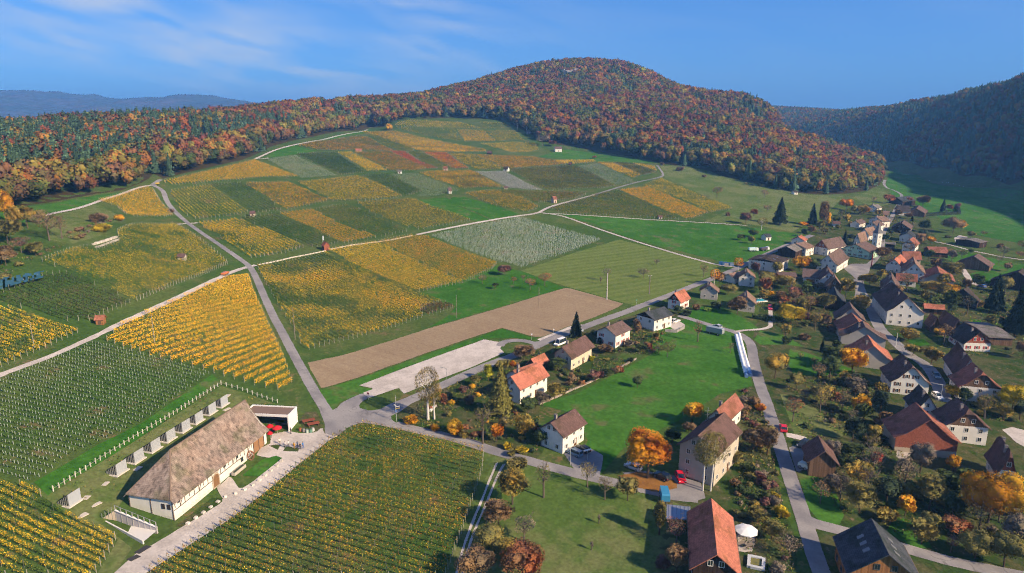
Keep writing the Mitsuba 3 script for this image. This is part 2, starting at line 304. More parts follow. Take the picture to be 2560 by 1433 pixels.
Z9 = lambda *p: Z(900, 280, 3.873, p); Z3 = lambda *p: Z(380, 280, 3.873, p); Z0 = lambda *p: Z(0, 440, 3.873, p)
Z6 = lambda *p: Z(600, 560, 3.873, p); Z13 = lambda *p: Z(1300, 360, 3.873, p)
# fields (each lies a little above the sheet below it)
sheet('meadow', [(905,1035),(975,1060),(1260,1140),(1330,1165),(1400,1180),(1640,1235),(1700,1260),(1700,1460),(1100,1460),(1150,1330),(1230,1160)], 'm_pasture', 0.03, label='pale green pasture with young fruit trees below the lane')
sheet('meadow', [(1345,1010),(1440,985),(1640,880),(1760,800),(1830,820),(1850,850),(1875,935),(1880,965),(1800,985),(1700,1050),(1640,1080),(1560,1120),(1500,1190),(1445,1170),(1470,1100),(1420,1030)], 'm_meadow', 0.035, label='bright green meadow behind the white houses')
sheet('meadow', [(1710,800),(1740,770),(1790,790),(1850,820),(1835,840),(1760,850),(1640,880),(1600,860),(1640,820)], 'm_meadow', 0.036)
sheet('meadow', [(1400,536),(1500,541),(1650,552),(1740,557),(1850,566),(1950,578),(2020,590),(2010,612),(1944,620),(1867,655),(1820,658),(1700,628),(1560,590),(1480,558)], 'm_meadow', 0.03, label='bright green pasture above the village')
sheet('meadow', [(1302,677),(1429,634),(1548,599),(1680,632),(1790,662),(1800,680),(1740,706),(1700,722),(1596,766),(1566,759),(1424,719),(1383,707)], 'm_mown', 0.034, label='pale striped mown meadow')
sheet('meadow', [(1045,735),(1245,664),(1310,680),(1383,709),(1412,720),(1282,758),(1180,788),(1072,819),(1120,790),(1140,765)], 'm_meadow', 0.031, label='green orchard meadow beside the ploughed field')
sheet('meadow', [(1650,415),(1740,421),(1800,440),(1900,465),(2020,487),(2110,490),(2060,540),(1980,580),(1870,560),(1760,555),(1830,522),(1700,460),(1662,442)], 'm_pasture', 0.03, label='hillside pasture below the forest')
sheet('meadow', [(2215,460),(2235,420),(2300,440),(2450,470),(2700,480),(2900,560),(2900,700),(2560,610),(2450,590),(2380,560),(2290,510),(2230,490)], 'm_meadow', 0.03, label='wide green valley meadow in front of the shaded hill')
sheet('meadow', [(2130,495),(2200,470),(2240,505),(2190,520)], 'm_pasture', 0.03)
sheet('meadow', [(1390,378),(1420,374),(1480,382),(1560,394),(1640,407),(1600,408),(1500,405),(1420,398),(1340,392)], 'm_meadow', 0.03, label='small green meadow by the white forest house')
sheet('meadow', Z3((1080,450),(1200,370),(1400,318),(1700,258),(2090,172),(2160,180),(2020,210),(1560,290),(1400,330),(1600,380),(1380,412)), 'm_meadow', 0.03, label='green strip of grass along the forest track')
sheet('meadow', Z9((830,870),(900,825),(1000,820),(1540,990),(1280,1040),(960,910)), 'm_meadow', 0.032, label='bright green grass plot between vineyards')
sheet('meadow', Z9((560,850),(840,830),(960,920),(1260,1045),(1110,1060),(720,930)), 'm_meadow', 0.030, label='darker grass plot between vineyards')
sheet('meadow', [(-60,545),(77,516),(181,499),(243,488),(300,482),(345,470),(305,484),(240,501),(137,530),(60,556),(-60,590)], 'm_meadow', 0.03, label='green strip of grass in front of the left wood')
sheet('meadow', [(140,535),(240,506),(300,540),(310,545),(250,590),(180,610),(120,600)], 'm_pasture', 0.031, label='rough hillside pasture beside the bushes')
sheet('meadow', [(774,972),(800,976),(905,945),(1100,875),(1200,842),(1255,822),(1300,836),(1340,848),(1280,845),(1210,847),(1010,919),(896,966),(932,974),(850,1005),(838,1019),(827,1027),(800,990)], 'm_meadow', 0.032, label='grass verge between ploughed field and gravel lot')
sheet('ploughed_field', wobble(wpoly([(768,907),(858,888),(1072,821),(1180,790),(1282,760),(1414,720),(1424,721),(1500,742),(1558,760),(1546,768),(1485,794),(1424,815),(1355,843),(1335,842),(1302,833),(1255,820),(1180,844),(1073,880),(897,944),(803,972)]), 0.25), 'm_soil', 0.036, label='bare brown ploughed field')
sheet('gravel_lot', wobble(wpoly([(898,964),(1010,921),(1122,880),(1180,860),(1210,849),(1267,859),(1249,870),(1261,882),(1180,918),(1095,950),(1009,985),(997,970),(923,995),(905,983),(936,972)]), 0.08), 'm_gravel', 0.05, label='pale gravel car park beside the ploughed field')
sheet('gravel_lot', wobble(wpoly([(1342,849),(1428,815),(1466,811),(1440,830),(1365,857)]), 0.08), 'm_gravel', 0.05, label='small gravel parking strip under the lone spruce')
sheet('garden', wobble(wpoly([(1012,1060),(985,1035),(1060,990),(1120,962),(1200,925),(1290,890),(1380,850),(1480,818),(1580,790),(1690,745),(1745,752),(1700,800),(1640,830),(1560,880),(1440,975),(1350,1010),(1345,1050),(1360,1130),(1330,1158),(1240,1132),(1120,1090)]), 0.4), 'm_garden', 0.028, label='overgrown gardens around the white houses')
sheet('garden', wobble(wpoly([(1700,1190),(1790,1110),(1860,970),(1890,965),(1915,1040),(1935,1150),(1965,1290),(1985,1330),(2000,1460),(1650,1460),(1640,1240)]), 0.4), 'm_garden', 0.029, label='garden slope between the lane and the red roof')
# roads
road('road', [(846,1062),(822,1036),(800,1003),(775,960),(753,921),(728,875),(706,832),(681,787),(660,741),(640,694),(627,668),(603,650),(568,626),(516,592),(478,563),(452,543),(431,523),(415,501),(410,480),(398,470),(381,463),(392,455),(402,449)], 3.1, 'm_asphalt', 0.07, 'narrow asphalt lane climbing between the vineyards')
sheet('road', wobble(wpoly([(792,986),(827,1028),(842,1021),(854,1007),(905,983),(923,995),(905,1005),(897,1013),(900,1021),(925,1028),(950,1024),(975,1010),(1010,997),(1040,985),(1045,998),(1000,1030),(978,1040),(978,1050),(995,1060),(1012,1069),(1004,1076),(960,1066),(905,1057),(872,1068),(842,1092),(812,1085),(812,1060),(800,1030)]), 0.06), 'm_asphalt', 0.075, label='asphalt junction in front of the old barn')
road('road', [(985,1060),(1034,1074),(1112,1090),(1171,1106),(1229,1126),(1280,1141),(1330,1155),(1400,1174),(1450,1187),(1530,1206),(1611,1223),(1680,1238),(1745,1247)], 3.4, 'm_asphalt', 0.07, 'asphalt lane along the foreground vineyard')
road('road', [(1000,1012),(1060,985),(1110,962),(1150,944),(1200,921),(1255,900),(1300,884),(1345,864),(1383,845),(1464,817),(1505,801),(1566,780),(1606,764),(1667,741),(1740,712),(1800,690),(1850,668),(1867,660),(1944,623),(2000,600),(2030,588)], 4.0, 'm_asphalt', 0.072, 'asphalt street past the houses into the village')
road('road', [(1250,866),(1256,856),(1280,851),(1312,852),(1342,861),(1360,853)], 3.0, 'm_asphalt', 0.074, 'short curved asphalt link behind the gravel lot')
road('lane', [(640,663),(607,670),(568,685),(542,698),(452,742),(361,783),(297,811),(250,836),(169,873),(115,896),(38,923),(-40,955)], 2.3, 'm_gravel', 0.066, 'pale gravel track along the yellow vineyard', amp=0.3)
road('lane', [(381,463),(348,468),(305,485),(240,503),(137,532),(110,540)], 2.2, 'm_gravel', 0.064, 'concrete farm track below the left wood')
road('lane', [(440,561),(470,559),(496,557)], 1.6, 'm_gravel', 0.066)
road('lane', [(1041,587),(1158,564),(1287,541),(1344,534),(1362,523),(1390,512),(1468,492),(1486,487)], 2.4, 'm_gravel', 0.066, 'pale concrete farm track across the vineyards')
road('lane', [(1350,532),(1403,538),(1481,567),(1548,590),(1636,618),(1752,652),(1800,664),(1850,668)], 2.2, 'm_gravel', 0.067, 'straight farm track between pasture and mown meadow')
road('lane', [(1380,534),(1481,539),(1636,550),(1765,557),(1868,564)], 1.6, 'm_gravel', 0.065, 'narrow track along the lower edge of the orange vineyard')
road('lane', [(638,397),(659,388),(690,374),(741,361),(819,346),(920,324)], 2.6, 'm_gravel', 0.066, 'pale track along the forest edge')
road('lane', [(1643,413),(1659,435),(1655,443),(1594,455),(1540,470),(1486,487)], 2.4, 'm_asphalt', 0.066, 'lane dropping from the forest corner')
road('lane', Z3((1000,455),(1080,452),(1130,446)), 2.0, 'm_gravel', 0.063)
sheet('village_ground', wobble(wpoly([(1895,650),(1960,622),(2050,560),(2120,520),(2200,500),(2290,485),(2320,530),(2340,600),(2450,655),(2640,690),(2700,1480),(2060,1480),(2005,1290),(1955,1130),(1905,985),(1880,860),(1900,760)]), 0.5), 'm_garden', 0.026, 6, 3, label='gardens and yards of the village')
sheet('meadow', [(1975,872),(2010,880),(2075,903),(2135,925),(2145,942),(2060,940),(1985,938),(1968,905)], 'm_meadow', 0.045, label='green orchard slope right of the lane')
sheet('meadow', [(1950,985),(2000,990),(2060,1040),(2125,1075),(2100,1095),(2030,1085),(1990,1100),(1970,1040)], 'm_pasture', 0.045, label='rough orchard grass above the field barn')
sheet('meadow', [(1700,792),(1745,768),(1795,764),(1870,802),(1900,824),(1840,826),(1795,814),(1745,798)], 'm_meadow', 0.046, label='lawn above the lane junction')
sheet('meadow', [(1885,850),(1900,826),(1960,838),(2010,868),(1960,862),(1900,862)], 'm_meadow', 0.046)
sheet('meadow', [(1995,1185),(2025,1175),(2080,1200),(2110,1290),(2095,1318),(2050,1305),(2020,1270)], 'm_meadow', 0.046, label='small lawn corner at the lane junction')
sheet('meadow', [(2215,1330),(2240,1290),(2300,1310),(2330,1370),(2290,1372)], 'm_meadow', 0.046)
sheet('meadow', [(2345,640),(2380,628),(2420,630),(2500,650),(2560,662),(2560,690),(2440,678),(2400,662)], 'm_meadow', 0.046, label='orchard grass around the lone brown barn')
sheet('meadow', [(2415,690),(2440,680),(2560,690),(2560,706),(2470,706),(2440,702)], 'm_meadow', 0.047)
sheet('meadow', [(2420,800),(2445,797),(2475,815),(2440,818)], 'm_meadow', 0.047)
sheet('meadow', [(2265,850),(2310,848),(2325,862),(2290,868)], 'm_meadow', 0.047)
sheet('meadow', [(2150,1090),(2200,1085),(2215,1100),(2180,1120)], 'm_meadow', 0.047)
sheet('leaf_litter', wobble(wpoly([(1545,1190),(1600,1180),(1660,1190),(1692,1205),(1690,1222),(1640,1232),(1580,1215)]), 0.5), 'm_litter', 0.085, 2, 1, label='fallen orange leaves under the big maple')
road('road', [(1697,789),(1746,804),(1794,819),(1839,830),(1867,847),(1879,862),(1885,909),(1893,939),(1902,970),(1914,1001),(1926,1040),(1942,1090),(1967,1170),(1989,1236),(2010,1298),(2034,1379),(2060,1450)], 3.5, 'm_asphalt', 0.075, 'asphalt lane down the right side of the big meadow')
road('road', [(2012,1298),(2035,1310),(2103,1327),(2190,1350),(2286,1379),(2388,1407),(2551,1440),(2640,1460)], 3.6, 'm_asphalt', 0.076, 'side road behind the slate roofed house')
road('lane', [(1839,830),(1858,826),(1905,824),(1928,817),(1926,806),(1927,786),(1925,770)], 1.7, 'm_gravel', 0.077, 'curved pale garden drive')
road('lane', [(1966,1088),(1990,1092),(2016,1099)], 2.6, 'm_gravel', 0.073)
sheet('yard', wobble(wpoly([(1972,1120),(2008,1108),(2032,1165),(1992,1182),(1985,1160)]), 0.1), 'm_asphalt', 0.073, label='tarmac yard beside the field barn')
sheet('yard', wobble(wpoly([(1688,797),(1712,812),(1712,822),(1690,828),(1668,812)]), 0.1), 'm_gravel', 0.07, label='gravel drive of the dark roofed house')
sheet('yard', wobble(wpoly([(1557,1182),(1611,1178),(1702,1193),(1752,1208),(1765,1246),(1726,1257),(1672,1250),(1593,1222)]), 0.1), 'm_asphalt', 0.080, label='tarmac yard in front of the apartment house garages')
sheet('yard', wobble(wpoly([(1410,1135),(1470,1118),(1510,1140),(1500,1190),(1440,1180)]), 0.1), 'm_asphalt', 0.079, label='tarmac parking beside the white house')
sheet('yard', wobble(wpoly([(2105,668),(2130,660),(2178,660),(2170,690),(2152,715),(2150,745),(2136,745),(2142,700)]), 0.15), 'm_asphalt', 0.070, label='asphalt village square')
road('road', [(2146,700),(2150,728),(2172,757),(2184,790),(2200,824),(2226,845),(2250,868),(2275,890),(2305,905),(2330,928),(2348,962),(2360,1005)], 4.6, 'm_asphalt', 0.073, 'village street past the great farmhouse')
road('road', [(2166,668),(2192,646),(2206,615),(2206,588),(2216,566),(2227,550),(2233,535),(2241,520),(2250,506),(2256,489),(2247,482),(2232,475),(2217,470),(2209,460),(2212,450)], 3.2, 'm_asphalt', 0.072, 'far end of the village street running out to the valley')
road('lane', [(2334,604),(2366,610),(2403,620),(2425,626),(2462,634),(2520,645),(2600,655)], 2.0, 'm_gravel', 0.068, 'pale path through the orchard meadow')
road('lane', [(2406,672),(2415,686),(2427,705),(2441,713),(2460,716)], 3.2, 'm_gravel', 0.068, 'pale curved drive to the dark barn')
sheet('yard', wobble(wpoly([(2385,596),(2398,588),(2418,592),(2416,608),(2392,612)]), 0.2), 'm_gravel', 0.066, label='pale yard in the orchard')
sheet('yard', wobble(wpoly([(2505,1075),(2530,1068),(2575,1080),(2590,1130),(2545,1110)]), 0.2), 'm_gravel', 0.066, label='gravel yard right of the twin chimney farmhouse')
sheet('yard', wobble(wpoly([(2243,1122),(2278,1105),(2290,1125),(2262,1150),(2240,1145)]), 0.2), 'm_gravel', 0.066)
# the yard, lane and plots of the old barn
sheet('lane', wobble(wpoly([(842,1092),(872,1068),(812,1085),(805,1068),(790,1082),(745,1084),(722,1078),(680,1085),(676,1110),(651,1120),(640,1140),(690,1148),(640,1200),(600,1225),(575,1190),(540,1222),(560,1252),(500,1292),(455,1318),(400,1352),(340,1385),(285,1433),(270,1450),(340,1450),(470,1365),(600,1280),(755,1155),(825,1100)]), 0.15), 'm_gravel', 0.072, 3, 1.5, label='pale gravel lane and yard in front of the old barn')
sheet('meadow', [(655,1150),(690,1140),(706,1146),(648,1192),(605,1190)], 'm_meadow', 0.078, label='square lawn plot in front of the barn')
sheet('meadow', [(440,1316),(530,1245),(558,1246),(550,1260),(455,1318)], 'm_garden', 0.078, label='flower strip along the barn wall')
sheet('meadow', [(672,1115),(690,1112),(748,1122),(745,1130),(700,1128)], 'm_garden', 0.078)
sheet('meadow', [(748,1050),(765,1030),(790,1030),(802,1045),(808,1062),(795,1078),(760,1080)], 'm_garden', 0.078, label='planted island beside the concrete shelter')
sheet('meadow', [(85,1206),(245,1112),(358,1056),(496,960),(530,936),(552,955),(470,1012),(330,1108),(136,1224),(120,1240)], 'm_meadow', 0.030, label='bright grass lane behind the young vines')
sheet('meadow', [(136,1232),(250,1156),(420,1050),(553,966),(620,985),(700,1015),(690,1010),(620,1010),(430,1150),(315,1240),(280,1290),(255,1310),(330,1370),(290,1430),(240,1440),(295,1350),(230,1318),(175,1290),(85,1226)], 'm_pasture', 0.029, label='grass roof with skylight boxes behind the barn')
road('lane', [(1243,1155),(1235,1175),(1222,1205),(1205,1250),(1188,1290),(1172,1330),(1158,1370),(1140,1440)], 0.55, 'm_gravel', 0.062, amp=0.12)
road('lane', [(1262,1158),(1250,1178),(1236,1208),(1218,1254),(1200,1294),(1184,1334),(1170,1374),(1154,1440)], 0.55, 'm_gravel', 0.062, amp=0.12)
# ------------------------------------------------------------------ vineyards
COL = dict(y=(0.85,0.55,0.04), g=(0.72,0.34,0.035), o=(0.30,0.26,0.04), n=(0.085,0.150,0.030), d=(0.040,0.078,0.022), r=(0.55,0.095,0.055), u=(0.38,0.14,0.04), p=(0.062,0.026,0.036), b=(0.16,0.105,0.038), l=(0.16,0.23,0.075), x=(0.82,0.45,0.032), w=(0.22,0.27,0.12))
rng = np.random.default_rng(7)
def leaf_colour(x, y, pal, scale, seed, spread=1.0):
    a = meshkit.fbm(np.stack([x / scale, y / scale, x * 0 + seed * 3.1], -1), octaves=3)
    b = meshkit.noise(np.stack([x / 1.3, y / 1.3, x * 0 + seed], -1))
    t = np.clip(0.5 + (a - 0.5) * 2.3 * spread + (b - 0.5) * 0.55 + rng.normal(0, 0.13, len(x)), 0, 0.999) * len(pal)
    cols = np.array([COL[k] for k in pal]); c = cols[np.floor(t).astype(int)]
    return c * rng.uniform(0.72, 1.28, len(x))[:, None]
def leaf_quads(c, size, col, out, flat=0.35, tri=False):
    """One bent leaf clump per centre, its shading normal between its own and the direction out of the foliage."""
    n = len(c); d = rng.normal(size=(n, 3)); d /= np.linalg.norm(d, axis=1, keepdims=True)
    e = np.cross(d, rng.normal(size=(n, 3))); e /= np.linalg.norm(e, axis=1, keepdims=True) + 1e-9
    f = np.cross(d, e); s = (np.broadcast_to(size, n) * rng.uniform(0.7, 1.3, n))[:, None]
    r = rng.uniform(0.55, 1.0, (4, n, 1))
    v = np.stack([c + e * s * r[0], c + f * s * r[1] * 0.8, c - e * s * r[2], c - f * s * r[3] * 0.8], 1)
    sg = np.sign((d * out).sum(1))[:, None]; nn = d * sg * flat + out; nn /= np.linalg.norm(nn, axis=1, keepdims=True) + 1e-9
    if tri: return v[:, :3].reshape(-1, 3), np.arange(3 * n).reshape(-1, 3), np.repeat(col, 3, 0), np.repeat(nn, 3, 0)
    k = np.arange(n)[:, None] * 4; fc = np.vstack([k + [0, 1, 2], k + [0, 2, 3]])
    return v.reshape(-1, 3), fc, np.repeat(col, 4, 0), np.repeat(nn, 4, 0)
def row_lines(poly, a, b, spacing):
    p, q = G([a, b])[:, :2]; d = (q - p) / np.linalg.norm(q - p); nrm = np.array([-d[1], d[0]]); c = np.array(poly.centroid.coords[0])
    pts = np.array(poly.exterior.coords) - c; s = pts @ nrm; out = []
    for o in np.arange(s.min() + spacing * 0.4, s.max(), spacing):
        m = c + nrm * o; hit = poly.intersection(LineString([m - d * 400, m + d * 400]))
        for g in getattr(hit, 'geoms', [hit]):
            if g.geom_type == 'LineString' and g.length > 3: out.append(np.array(g.coords))
    return out
def row_foliage(mb, e, per_m, size, pal, scale, seed, h0=0.45, h1=1.75, wide=0.13, spread=1.0, step=1.15):
    L = np.linalg.norm(e[1] - e[0]); n = max(6, int(L * per_m)); t = rng.uniform(0, L, n)
    if step: k = np.round(t / step) * step; t = np.clip(k + (t - k) * 0.8 + rng.normal(0, 0.07, n), 0, L)
    keep = meshkit.noise(np.stack([t / 1.6, t * 0 + seed + e[0, 0], t * 0 + e[0, 1]], -1)) > 0.13; t = t[keep]; n = len(t)
    d = (e[1] - e[0]) / L; nr = np.array([-d[1], d[0]]); lat = rng.normal(0, wide, n); hh = rng.beta(1.6, 1.3, n) * (h1 - h0) + h0
    xy = e[0] + d * t[:, None] + nr * lat[:, None]; c = np.column_stack([xy, H(xy) + hh])
    out = np.column_stack([nr * (lat / (wide * 2.2))[:, None], (hh - (h0 + h1) / 2) / (h1 - h0) * 1.2 + 0.35]) + rng.normal(0, 0.35, (n, 3)); out /= np.linalg.norm(out, axis=1, keepdims=True)
    v, f, cc, nn = leaf_quads(c, size, leaf_colour(xy[:, 0], xy[:, 1], pal, scale, seed, spread), out, 0.35, size > 0.2)
    return mb.add(v, f, cc, nn)
def row_posts(mb, e, gap=5.0, h=1.95, w=0.07, col=(0.40, 0.37, 0.32)):
    L = np.linalg.norm(e[1] - e[0]); d = (e[1] - e[0]) / L
    for t in np.linspace(0, L, max(2, int(L / gap) + 1)):
        p = e[0] + d * t; z = float(H(p[0], p[1])); end = t < 0.1 or t > L - 0.1
        mb.bar([p[0], p[1], z - 0.1], [p[0], p[1], z + h * rng.uniform(0.93, 1.05) * (1 if end else 0.86)], w * (1.15 if end else 0.8), col=np.array(col) * rng.uniform(0.8, 1.2) * (1 if end else 0.55))
    return mb
ROWS_LEFT = [300]
def vineyard(poly, ab, pal, label, scale=14.0, spacing=2.0, seed=None, rows=False, wide=0.13, spread=1.0, sparse=1.0, base='vineyard', kind='vine', h1=1.75):
    seed = seed if seed is not None else len(scene) % 97
    if not isinstance(poly, shapely.Geometry): poly = wpoly(poly)
    if hasattr(poly, 'geoms'): poly = max(poly.geoms, key=lambda g: g.area)
    R = np.hypot(*poly.centroid.coords[0]); lines = row_lines(poly, *ab, spacing)
    per, size = (42, 0.125) if R < 185 else (28, 0.165) if R < 300 else (26, 0.21) if R < 500 else (17, 0.26) if R < 770 else (12, 0.34)
    if kind == 'vine' and rows:
        for e in lines:
            k = tag(fresh('vine_row'), label, 'vine row', 'rows of the ' + rows)
            put(k + '__foliage', row_foliage(MB(), e, per * sparse, size, pal, scale, seed, wide=wide, spread=spread, h1=h1), 'leaves')
            put(k + '__post_line', row_posts(MB(), e, 5.0 if R < 200 else 8.0), 'paint'); tag(k + '__post_line', kind='stuff')
        ROWS_LEFT[0] -= len(lines); return poly
    f, p = MB(), MB()
    for e in lines:
        if kind == 'vine': row_foliage(f, e, per * sparse, size, pal, scale, seed, wide=wide, spread=spread, step=1.15 if R < 300 else 0, h1=h1)
        else: row_foliage(f, e, per * 0.30 * sparse, size, pal, scale, seed, h0=0.1, h1=0.7, wide=0.12, step=1.1)
        row_posts(p, e, 6.0 if R < 300 else 30.0, w=0.07 if R < 300 else 0.11)
    k = fresh(base); put(k + '__foliage', f, 'leaves'); put(k + '__post_line', p, 'paint')
    tag(k, label, 'vineyard', None, 'stuff'); return poly
def tubes(poly, ab, spacing, gap, label, col, h=0.75, w=0.10, lit=0.62):
    """A young vineyard: a pale sleeve round every plant."""
    if not isinstance(poly, shapely.Geometry): poly = wpoly(poly)
    mb = MB(); pts = []
    for e in row_lines(poly, *ab, spacing):
        L = np.linalg.norm(e[1] - e[0]); t = np.arange(0.3, L, gap); t = t[rng.random(len(t)) > 0.07] ; pts.append(e[0] + (e[1] - e[0]) / L * t[:, None] + rng.normal(0, 0.05, (len(t), 2)))
    q = np.vstack(pts); z = H(q); a = rng.uniform(0, 1.5, len(q)); hh = h * rng.uniform(0.85, 1.15, len(q)); cs, sn = np.cos(a) * w / 2, np.sin(a) * w / 2
    ring = np.stack([np.stack([cs, sn], -1), np.stack([-sn, cs], -1), np.stack([-cs, -sn], -1), np.stack([sn, -cs], -1)], 1) + q[:, None]
    v = np.concatenate([np.concatenate([ring, np.repeat((z - 0.05)[:, None, None], 4, 1)], -1), np.concatenate([ring, np.repeat((z + hh)[:, None, None], 4, 1)], -1)], 1)
    f = np.array([[0, 1, 5], [0, 5, 4], [1, 2, 6], [1, 6, 5], [2, 3, 7], [2, 7, 6], [3, 0, 4], [3, 4, 7], [4, 5, 6], [4, 6, 7]])
    c = np.array(col) * rng.uniform(0.75, 1.1, (len(q), 1)) * lit
    mb.add(v.reshape(-1, 3), (f[None] + np.arange(len(q))[:, None, None] * 8).reshape(-1, 3), np.repeat(c, 8, 0))
    return mb
def young(poly, ab, pal, label, spacing=2.0, gap=1.1, col=(0.75, 0.85, 0.82), h=0.75, w=0.10, sparse=1.0, lit=0.62):
    poly = poly if isinstance(poly, shapely.Geometry) else wpoly(poly)
    k = fresh('young_vineyard'); f = MB(); R = np.hypot(*poly.centroid.coords[0])
    for e in row_lines(poly, *ab, spacing):
        row_foliage(f, e, (9 if R < 200 else 4 if R < 350 else 2.2) * sparse, 0.17 if R < 200 else 0.25 if R < 350 else 0.36, pal, 12.0, 5, h0=0.05, h1=0.75, wide=0.16, step=gap)
    put(k + '__foliage', f, 'leaves'); put(k + '__plant_sleeve', tubes(poly, ab, spacing, gap, label, col, h, w, lit), 'paint')
    return tag(k, label, 'young vineyard', None, 'stuff')
D9, DM = [(814, 635), (1039, 733)], [(300, 850), (640, 762)]
DT = Z9((500, 85), (610, 160))
DF = [(905, 1062), (1213, 1131)]
vineyard([(912,1061),(1060,1094),(1210,1129),(1205,1180),(1165,1300),(1110,1450),(345,1450),(470,1372),(600,1284),(760,1155),(832,1098)], DF, 'dnouonyuoyun', 'vine row of the green, gold and reddish vineyard in front of the old barn', 9.0, 1.85, 3, rows='foreground vineyard')
vineyard([(-60,1190),(0,1203),(81,1228),(175,1291),(228,1320),(290,1347),(283,1369),(230,1450),(-60,1450)], [(0,1215),(290,1352)], 'dnnoyoxy', 'vine row of the green and yellow vineyard in the lower left corner', 8.0, 1.7, 5, rows='lower left vineyard')
vineyard([(268,855),(300,818),(452,750),(570,696),(620,687),(634,730),(672,815),(710,898),(738,982),(651,968),(529,931),(358,887)], DM, 'xygyyx', 'bright yellow vine row of the fan shaped vineyard left of the climbing lane', 16.0, 3.5, 11, rows='yellow fan shaped vineyard', wide=0.24, sparse=1.5, h1=2.0)
vineyard(Z6((165,415),(820,285),(1260,490),(1740,680),(1950,765),(1820,800),(1740,860),(1780,905),(1200,1085),(600,1235),(575,1100),(340,740)), D9, 'ndooyoyx', 'vine row of the large green and gold vineyard right of the climbing lane', 15.0, 2.0, 13, rows='large green and gold vineyard')
vineyard(Z6((1740,860),(1820,795),(1960,775),(2070,805),(2040,830),(1830,890)), D9, 'puppb', 'dark purple corner of the large green and gold vineyard', 8.0)
vineyard(Z6((840,262),(1260,190),(1330,185),(2170,570),(1740,660),(1260,475)), D9, 'yxyy', 'bright yellow vineyard below the stone walled path', 25.0, 2.0)
vineyard(Z6((1340,180),(1650,118),(1840,135),(2490,385),(2440,445),(2180,565)), D9, 'gxoxgo', 'orange yellow vineyard beside the pale young plantation', 10.0, 2.0)
vineyard(Z0((1140,545),(1300,485),(1700,475),(1900,595),(2210,850),(1900,985),(1700,1055),(1300,1230),(1010,1095),(700,940),(400,835),(700,725),(850,700),(920,725),(1160,640)), Z0((460,800),(1010,1040)), 'nooyoynn', 'green and yellow vineyard around the small hut', 22.0, 2.0)
vineyard(Z0((0,1140),(160,1085),(470,970),(700,960),(1010,1105),(1275,1235),(1040,1325),(900,1400),(560,1415),(380,1340),(0,1220)), Z0((0,1130),(640,1380)), 'dpdnpnd', 'dark green and purple vineyard at the left edge', 6.0, 2.1)
vineyard([(-40,745),(0,768),(96,790),(196,832),(115,870),(0,920),(-40,935)], Z0((0,1130),(640,1380)), 'noyyx', 'yellow vineyard at the left edge by the track', 9.0, 2.0)
vineyard(Z0((950,243),(1400,120),(1475,125),(1550,250),(1670,385),(1600,400),(1250,390),(1140,310)), Z0((1000,250),(1560,400)), 'xygyo', 'small yellow vineyard below the wood', 14.0, 2.0)
